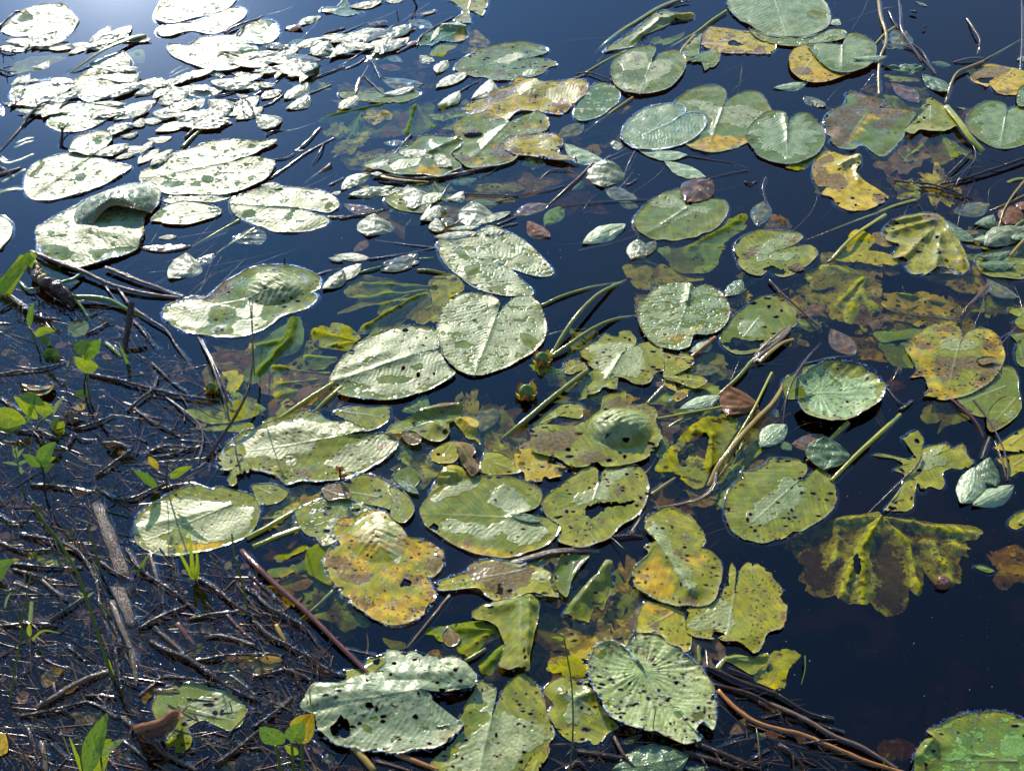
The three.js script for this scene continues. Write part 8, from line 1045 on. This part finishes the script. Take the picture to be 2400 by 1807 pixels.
{ // brown knotted root, warty and gnarled
  const q = px('E', 300, 160), F = at(q[0], q[1], 0), g = new THREE.Group(); g.position.copy(F); g.name = 'knotted_root'; scene.add(g); tag(g, 'knobbly brown root with a pale warty end beside the cut iris leaf', 'root'); mark('brown knotted root', pairs('E', [180,20, 260,20, 500,330, 380,390, 220,180]));
  const loc = (x, y, h) => { const p = px('E', x, y); return at(p[0], p[1], h).sub(F); };
  const add = (n, geo, mat) => { const m = new THREE.Mesh(geo, mat); m.name = n; m.castShadow = m.receiveShadow = true; g.add(m); };
  add('rhizome', tube([loc(205, 25, 0.018), loc(225, 90, 0.02), loc(265, 160, 0.022), loc(350, 190, 0.02), loc(430, 260, 0.012), loc(490, 330, -0.006)], 0.011, 0.013, { rough: 0.5, seg: 18, step: 0.003, seed: 5 }), WOOD.twig);
  const r = RNG(77), kn = []; for (let i = 0; i < 26; i++) { const t = r(), s = new THREE.IcosahedronGeometry(mix(0.003, 0.0065, r()), 1), p = loc(mix(195, 300, t) + (r() - 0.5) * 40, mix(20, 180, t), 0.02 + r() * 0.012); s.scale(1, 0.8, 1.2).translate(p.x, p.y, p.z); kn.push(s); } add('warty_end', mergeGeometries(kn), WOOD.ochre);
  for (let i = 0; i < 14; i++) { const x = mix(230, 500, r()), y = mix(150, 330, r()); add('rootlet', tube([loc(x, y, 0.016), loc(x + (r() - 0.5) * 70, y + 30 * r(), 0.02 + 0.01 * r()), loc(x + (r() - 0.5) * 120, y + 80 * r(), -0.01)], 0.0012, 0.0006, { seg: 5 }), WOOD.twig); }
}
{ // snail on the drooping leaf
  const q = px('L', 1122, 452), F = at(q[0], q[1], 0.004), g = new THREE.Group(); g.position.copy(F); g.name = 'pond_snail'; scene.add(g); tag(g, 'round shiny red brown snail shell on the right lobe of the drooping drowned leaf', 'snail');
  const pos = [], uv = [], idx = [], n = 90, m = 14; // a coiled shell
  for (let i = 0; i <= n; i++) { const t = i / n, a = t * 6.2832 * 2.4, R = 0.0075 * t ** 1.1, s = 0.0008 + 0.0075 * t ** 1.3; for (let j = 0; j <= m; j++) { const b = j / m * 6.2832, d = R + s * Math.cos(b); pos.push(Math.cos(a) * d, s * Math.sin(b) + 0.009 * (1 - t), Math.sin(a) * d); uv.push(t * 3, j / m); } }
  for (let i = 0; i < n; i++) for (let j = 0; j < m; j++) { const a = i * (m + 1) + j, b = a + m + 1; idx.push(a, b, a + 1, b, b + 1, a + 1); }
  const G = new THREE.BufferGeometry(); G.setAttribute('position', new THREE.Float32BufferAttribute(pos, 3)); G.setAttribute('uv', new THREE.Float32BufferAttribute(uv, 2)); G.setIndex(idx); G.computeVertexNormals();
  const s = new THREE.Mesh(G, WOOD.red); s.name = 'shell'; g.add(s);
  const b = new THREE.Mesh(new THREE.SphereGeometry(0.006, 14, 10).scale(1.5, 0.35, 0.8).translate(0.006, -0.005, 0.006), WOOD.twig); b.name = 'foot'; g.add(b);
}
function grub(v, x, y, L, turn, label, name, cat) { // dark lumps: a slug-like leech, buds
  const q = px(v, x, y), F = at(q[0], q[1], 0.008), pts = [[0, 0], [0.25, 0.1], [0.42, 0.35], [0.45, 0.6], [0.3, 0.88], [0, 1]].map(([a, b]) => new THREE.Vector2(a * L * 0.42, (b - 0.5) * L)), g = new THREE.LatheGeometry(new THREE.SplineCurve(pts).getPoints(20), 14).rotateZ(Math.PI / 2), p = g.attributes.position;
  for (let i = 0; i < p.count; i++) p.setY(i, p.getY(i) * 0.7 * (1 + 0.12 * Math.sin(p.getX(i) / L * 40))); g.computeVertexNormals();
  const m = new THREE.Mesh(g, WOOD.twig); m.position.copy(F); m.rotation.y = turn; m.name = numbered(name); scene.add(m); tag(m, label, cat);
}
grub('c', 1285, 1305, 0.045, 0.1, 'fat black shiny leech lying on the olive and yellow leaf with a pale rib', 'leech', 'leech');
grub('D', 950, 75, 0.022, -0.5, 'dark floating bud with a red glint at the upper right, farther of two', 'floating_bud', 'bud');
grub('D', 1022, 175, 0.016, 0.6, 'dark floating bud with a red glint at the upper right, nearer of two', 'floating_bud', 'bud');
grub('H', 1318, 428, 0.012, 0.6, 'dark bud at the end of the thin straight stem above the yellow and brown pad', 'floating_bud', 'bud');
{ // brown spherical seed cluster in the shallows
  const q = px('E', 462, 1045), F = at(q[0], q[1], 0.012), r = RNG(5), l = []; for (let i = 0; i < 60; i++) { const s = new THREE.IcosahedronGeometry(0.0028, 0), a = r() * 6.28, z = r() * 2 - 1, k = 0.011 * (0.8 + 0.3 * r()); s.translate(Math.cos(a) * Math.sqrt(1 - z * z) * k * 1.2, z * k * 0.8, Math.sin(a) * Math.sqrt(1 - z * z) * k); l.push(s); }
  const m = new THREE.Mesh(mergeGeometries(l), WOOD.reed); m.position.copy(F); m.name = 'seed_cluster'; scene.add(m); tag(m, 'round crumbly brown seed cluster right of the leafy clump at the left', 'seed cluster'); mark('brown knotted seed head', pairs('E', [410,1010, 510,1010, 510,1090, 410,1090]));
}

// ---------- rotting leaf mush and fine weed under the surface ----------
{
  const r = RNG(2718), sh = new Sheet('rotting_leaf', {}, 3), cols = [[0.20, 0.19, 0.02], [0.15, 0.17, 0.02], [0.27, 0.20, 0.015], [0.11, 0.062, 0.025], [0.17, 0.13, 0.025], [0.14, 0.17, 0.022]];
  const tiles = cols.map((c, k) => sh.tile((u, v, o) => { const n = noise(u * 6 + k * 9, v * 6), n2 = noise(u * 30 + k, v * 30), rib = 0.5 + 0.5 * Math.sin((u + 0.6 * Math.abs(v - 0.5)) * 50 + 2 * n), m = sst(0, 0.5, n + 0.6 * n2); for (let i = 0; i < 3; i++) o[i] = mix(c[i], [0.06, 0.042, 0.02][i], m * 0.8) * (0.85 + 0.3 * rib); o[3] = 0.2; o[4] = 0.5; }));
  const zones = [pairs('V', [830,880, 1120,880, 1160,1060, 900,1060, 830,1000]), pairs('V', [1340,470, 1780,480, 1740,760, 1400,760]), pairs('V', [1760,520, 2230,480, 2230,760, 1880,760, 1720,700]), pairs('V', [1130,1180, 1520,1180, 1540,1480, 1150,1480]), pairs('V', [480,690, 720,700, 720,880, 560,940, 460,860]), pairs('V', [570,1060, 740,1060, 740,1320, 600,1300]), pairs('V', [620,60, 1040,60, 1000,280, 640,280]), pairs('V', [960,230, 1340,200, 1340,420, 980,420]), pairs('V', [1420,860, 1660,800, 1660,1100, 1420,1080]), pairs('V', [1780,180, 2120,180, 2120,420, 1760,400]), pairs('V', [1200,740, 1500,720, 1480,1000, 1180,1000]), pairs('V', [740,290, 1040,290, 1040,480, 800,460])], geos = [];
  for (let k = 0; k < 300; k++) {
    const z = zones[k % zones.length], b = z.reduce((q, p) => [Math.min(q[0], p[0]), Math.min(q[1], p[1]), Math.max(q[2], p[0]), Math.max(q[3], p[1])], [1e9, 1e9, -1e9, -1e9]); let x, y, g = 0; do { x = mix(b[0], b[2], r()); y = mix(b[1], b[3], r()); } while (!inside(z, x, y) && g++ < 30);
    const w = at(x, y, 0), R = mix(0.025, 0.085, r() ** 1.3), el = mix(0.35, 0.9, r()), turn = r() * 6.28, dep = -mix(0.0025, 0.028, r() ** 1.5), t = tiles[Math.floor(r() * 6)], N = 40, M = 9, pos = [], uv = [], idx = [], sd = r() * 99;
    for (let j = 0; j <= M; j++) for (let i = 0; i < N; i++) { const a = i / N * 6.2832, q = j / M, rr = R * q * (1 + 0.45 * noise(Math.cos(a) * 1.6 + sd, Math.sin(a) * 1.6) + 0.28 * noise(Math.cos(a) * 6 + sd, Math.sin(a) * 6 + sd) * q), lx = Math.cos(a) * rr, lz = Math.sin(a) * rr * el, X = lx * Math.cos(turn) - lz * Math.sin(turn), Z = lx * Math.sin(turn) + lz * Math.cos(turn); pos.push(w.x + X, Math.min(0.001, dep + 0.005 * noise(X * 26 + sd, Z * 26) + 0.0012 * noise(X * 90, Z * 90 + sd)), w.z + Z); uv.push(t[0] + t[2] * clamp(0.5 + lx / R / 3.4, 0.03, 0.97), t[1] + t[2] * clamp(0.5 + lz / R / 3.4, 0.03, 0.97)); }
    for (let j = 0; j < M; j++) for (let i = 0; i < N; i++) { const a = j * N + i, c = j * N + (i + 1) % N; if (noise(sd + i * 0.5, j * 0.7) > 0.55) continue; idx.push(a, c, c + N, a, c + N, a + N); }
    const G = new THREE.BufferGeometry(); G.setAttribute('position', new THREE.Float32BufferAttribute(pos, 3)); G.setAttribute('uv', new THREE.Float32BufferAttribute(uv, 2)); G.setIndex(idx); G.computeVertexNormals(); geos.push(G);
  }
  const m = new THREE.Mesh(mergeGeometries(geos), sh.sunk); m.name = 'rotting_leaf_mush'; m.userData.kind = 'stuff'; m.castShadow = m.receiveShadow = true; scene.add(m);
  const th = []; const tz = [pairs('V', [540,40, 1000,40, 1250,330, 900,480, 700,420, 560,260]), pairs('V', [200,480, 560,420, 520,640, 360,620]), pairs('V', [1180,300, 1800,60, 1900,420, 1300,560]), pairs('V', [1880,400, 2220,400, 2220,760, 1900,760]), pairs('V', [1400,700, 1960,860, 1700,1120, 1300,1140])];
  for (let k = 0; k < 170; k++) { const z = tz[k % 5], b = z.reduce((q, p) => [Math.min(q[0], p[0]), Math.min(q[1], p[1]), Math.max(q[2], p[0]), Math.max(q[3], p[1])], [1e9, 1e9, -1e9, -1e9]); let x, y, g = 0; do { x = mix(b[0], b[2], r()); y = mix(b[1], b[3], r()); } while (!inside(z, x, y) && g++ < 30); const w = at(x, y, 0), a = 0.75 + (r() - 0.5) * 1.1, L = mix(0.06, 0.3, r()), d = -mix(-0.0005, 0.03, r()), bend = (r() - 0.5) * L * 0.25; th.push(tube([new THREE.Vector3(w.x - Math.cos(a) * L / 2, d - 0.01 * r(), w.z + Math.sin(a) * L / 2), new THREE.Vector3(w.x + bend, d, w.z + bend), new THREE.Vector3(w.x + Math.cos(a) * L / 2, d - 0.01 * r(), w.z - Math.sin(a) * L / 2)], mix(0.0006, 0.0016, r()), 0.0005, { seg: 5, step: 0.02 })); }
  const t2 = new THREE.Mesh(mergeGeometries(th), WOOD.root); t2.name = 'fine_waterweed'; t2.userData.kind = 'stuff'; scene.add(t2);
}
{ // water drawn up along everything that floats
  const pos = [], nrm = [], idx = [], K = 5;
  for (const [l, closed, h] of films) { const n = l.length, o = pos.length / 3; for (let i = 0; i < n; i++) { const [x, z, nx, nz] = l[i], w = 0.0045 * (1 + 0.5 * noise(x * 70, z * 70)), hh = h * (1 + 0.45 * noise(x * 120, z * 120 + 5)); for (let j = 0; j <= K; j++) { const u = j / K, sl = 2 * hh / w * (1 - u), q = Math.hypot(sl, 1), tw = 0.16 * noise(x * 260 + 9, z * 260) * (1 - u); pos.push(x + nx * w * u, hh * (1 - u) ** 2 + 0.0002, z + nz * w * u); nrm.push((nx * sl - nz * tw) / q, 1 / q, (nz * sl + nx * tw) / q); } } for (let i = 0; i < n - (closed ? 0 : 1); i++) for (let j = 0; j < K; j++) { const a = o + i * (K + 1) + j, b = o + ((i + 1) % n) * (K + 1) + j; idx.push(a, b, a + 1, b, b + 1, a + 1); } }
  const g = new THREE.BufferGeometry(); g.setAttribute('position', new THREE.Float32BufferAttribute(pos, 3)); g.setAttribute('normal', new THREE.Float32BufferAttribute(nrm, 3)); g.setIndex(idx);
  const m = new THREE.Mesh(g, new THREE.MeshPhysicalMaterial({ name: 'clinging_water', color: 0xffffff, transmission: 1, thickness: 0, roughness: 0.1, ior: 1.4, side: THREE.DoubleSide })); m.name = 'water_menisci'; m.userData.kind = 'stuff'; scene.add(m);
}

// ---------- uncountable: litter, beads of water, specks ----------
{
  const r = RNG(314), zone = pairs('V', [-20,560, 60,640, 200,640, 330,720, 430,800, 470,900, 470,1020, 330,1060, 290,1150, 330,1210, 520,1200, 640,1330, 740,1450, 680,1480, 660,1560, 720,1640, 960,1660, 960,1700, -40,1700]), zone2 = pairs('V', [1180,1600, 1300,1570, 1560,1480, 1640,1500, 1800,1600, 1900,1700, 1180,1700]);
  const mats = new THREE.Matrix4(), q4 = new THREE.Quaternion(), sc = new THREE.Vector3(), eu = new THREE.Euler();
  const lay = (geo, mat, n, name, zones, fn) => { const l = []; let guard = 0; while (l.length < n && guard++ < n * 30) { const z = zones[Math.floor(r() * zones.length)], x = mix(-40, 1960, r()) * 1.0855, y = mix(480, 1700, r()) * 1.0855; if (!inside(z, x, y)) continue; l.push(fn(at(x, y, 0))); } const m = new THREE.InstancedMesh(geo, mat, l.length); l.forEach(([p, e, s, c], i) => { m.setMatrixAt(i, mats.compose(p, q4.setFromEuler(e), s)); if (c) m.setColorAt(i, c); }); m.name = name; m.userData.kind = 'stuff'; m.castShadow = m.receiveShadow = true; scene.add(m); };
  const splinter = tube([new THREE.Vector3(-0.5, 0, 0), new THREE.Vector3(-0.1, 0, 0.004), new THREE.Vector3(0.5, 0, -0.004)], 0.03, 0.02, { seg: 5, step: 0.16, rough: 0.3 });
  const base = new THREE.MeshPhysicalMaterial({ name: 'wet_litter', color: 0xffffff, roughness: 0.15, ior: 1.4 }), under = new THREE.MeshPhysicalMaterial({ name: 'sunken_litter', color: 0xffffff, roughness: 0.9, specularIntensity: 0 });
  const cols = [[0.03, 0.016, 0.009], [0.06, 0.032, 0.015], [0.12, 0.065, 0.03], [0.05, 0.024, 0.016], [0.075, 0.058, 0.02]].map((c) => new THREE.Color(...c));
  lay(splinter, base, 1300, 'plant_litter', [zone, zone, zone, zone2], (p) => { p.y = mix(-0.001, 0.003, r()); const L = mix(0.015, 0.09, r() ** 2), th = mix(0.012, 0.05, r() ** 2); return [p, new THREE.Euler((r() - 0.5) * 0.1, r() < 0.6 ? -0.5 + (r() - 0.5) * 1.2 : r() * 6.28, (r() - 0.5) * 0.12), new THREE.Vector3(L, th, th), cols[Math.floor(r() * 5)]]; });
  cols.forEach((c) => c.multiplyScalar(1.25));
  lay(splinter, under, 3800, 'sunken_plant_litter', [zone, zone, zone, zone2], (p) => { p.y = mix(-0.03, -0.002, r() ** 0.6); const L = mix(0.015, 0.09, r() ** 2), th = mix(0.012, 0.05, r() ** 2); return [p, new THREE.Euler((r() - 0.5) * 0.1, r() < 0.6 ? -0.5 + (r() - 0.5) * 1.2 : r() * 6.28, (r() - 0.5) * 0.12), new THREE.Vector3(L, th, th), cols[Math.floor(r() * 5)]]; });
  const flake = new THREE.CircleGeometry(1, 7).rotateX(-Math.PI / 2), fp = flake.attributes.position; for (let i = 0; i < fp.count; i++) { fp.setX(i, fp.getX(i) * (0.8 + 0.4 * r())); fp.setZ(i, fp.getZ(i) * (0.5 + 0.4 * r())); fp.setY(i, 0.25 * (r() - 0.5)); } flake.computeVertexNormals();
  lay(flake, under, 900, 'leaf_crumbs', [zone, zone, zone, zone2], (p) => { p.y = mix(-0.02, -0.001, r() ** 0.6); const s = mix(0.002, 0.014, r() ** 2); return [p, new THREE.Euler((r() - 0.5) * 0.5, r() * 6.28, (r() - 0.5) * 0.5), new THREE.Vector3(s, s, s), cols[Math.floor(r() * 5)]]; });
  const speck = new THREE.IcosahedronGeometry(1, 0);
  const all = pairs('V', [0,0, 2211,0, 2211,1665, 0,1665]);
  { const n = 1300, m = new THREE.InstancedMesh(speck, new THREE.MeshPhysicalMaterial({ name: 'pale_specks', color: new THREE.Color(0.45, 0.43, 0.38), roughness: 0.6 }), n); for (let i = 0; i < n; i++) { const p = at(r() * 2400, r() * 1807, 0.0006), s = mix(0.00025, 0.001, r() ** 5); m.setMatrixAt(i, mats.compose(p, q4.setFromEuler(eu.set(r() * 3, r() * 3, 0)), sc.set(s, s, s))); } m.name = 'floating_specks'; m.userData.kind = 'stuff'; scene.add(m); }
  // beads of water: on pads and leaves, and along the wet twigs
  for (let i = 0; i < 9000; i++) { const x = mix(0, 760, r()) * 1.0855, y = mix(540, 1680, r()) * 1.0855; if (!inside(zone, x, y) || noise(x * 0.02, y * 0.03) < -0.15) continue; const p = at(x, y, 0.0004); beads.push([p.x, p.y, p.z, mix(0.0006, 0.0018, r() ** 2)]); }
  const bead = new THREE.SphereGeometry(2.7, 14, 5, 0, 6.2832, 0, 0.38).translate(0, -2.5, 0), m = new THREE.InstancedMesh(bead, new THREE.MeshPhysicalMaterial({ name: 'clear_water', color: 0xffffff, transmission: 1, thickness: 0, roughness: 0.05, ior: 1.7 }), beads.length);
  beads.forEach(([x, y, z, s], i) => m.setMatrixAt(i, mats.compose(sc.set(x, y, z).clone(), q4.setFromEuler(eu.set(0, i, 0)), new THREE.Vector3(s, s, s))));
  m.name = 'water_beads'; m.userData.kind = 'stuff'; scene.add(m);
}
labelSmall();
renderer.render(scene, camera);
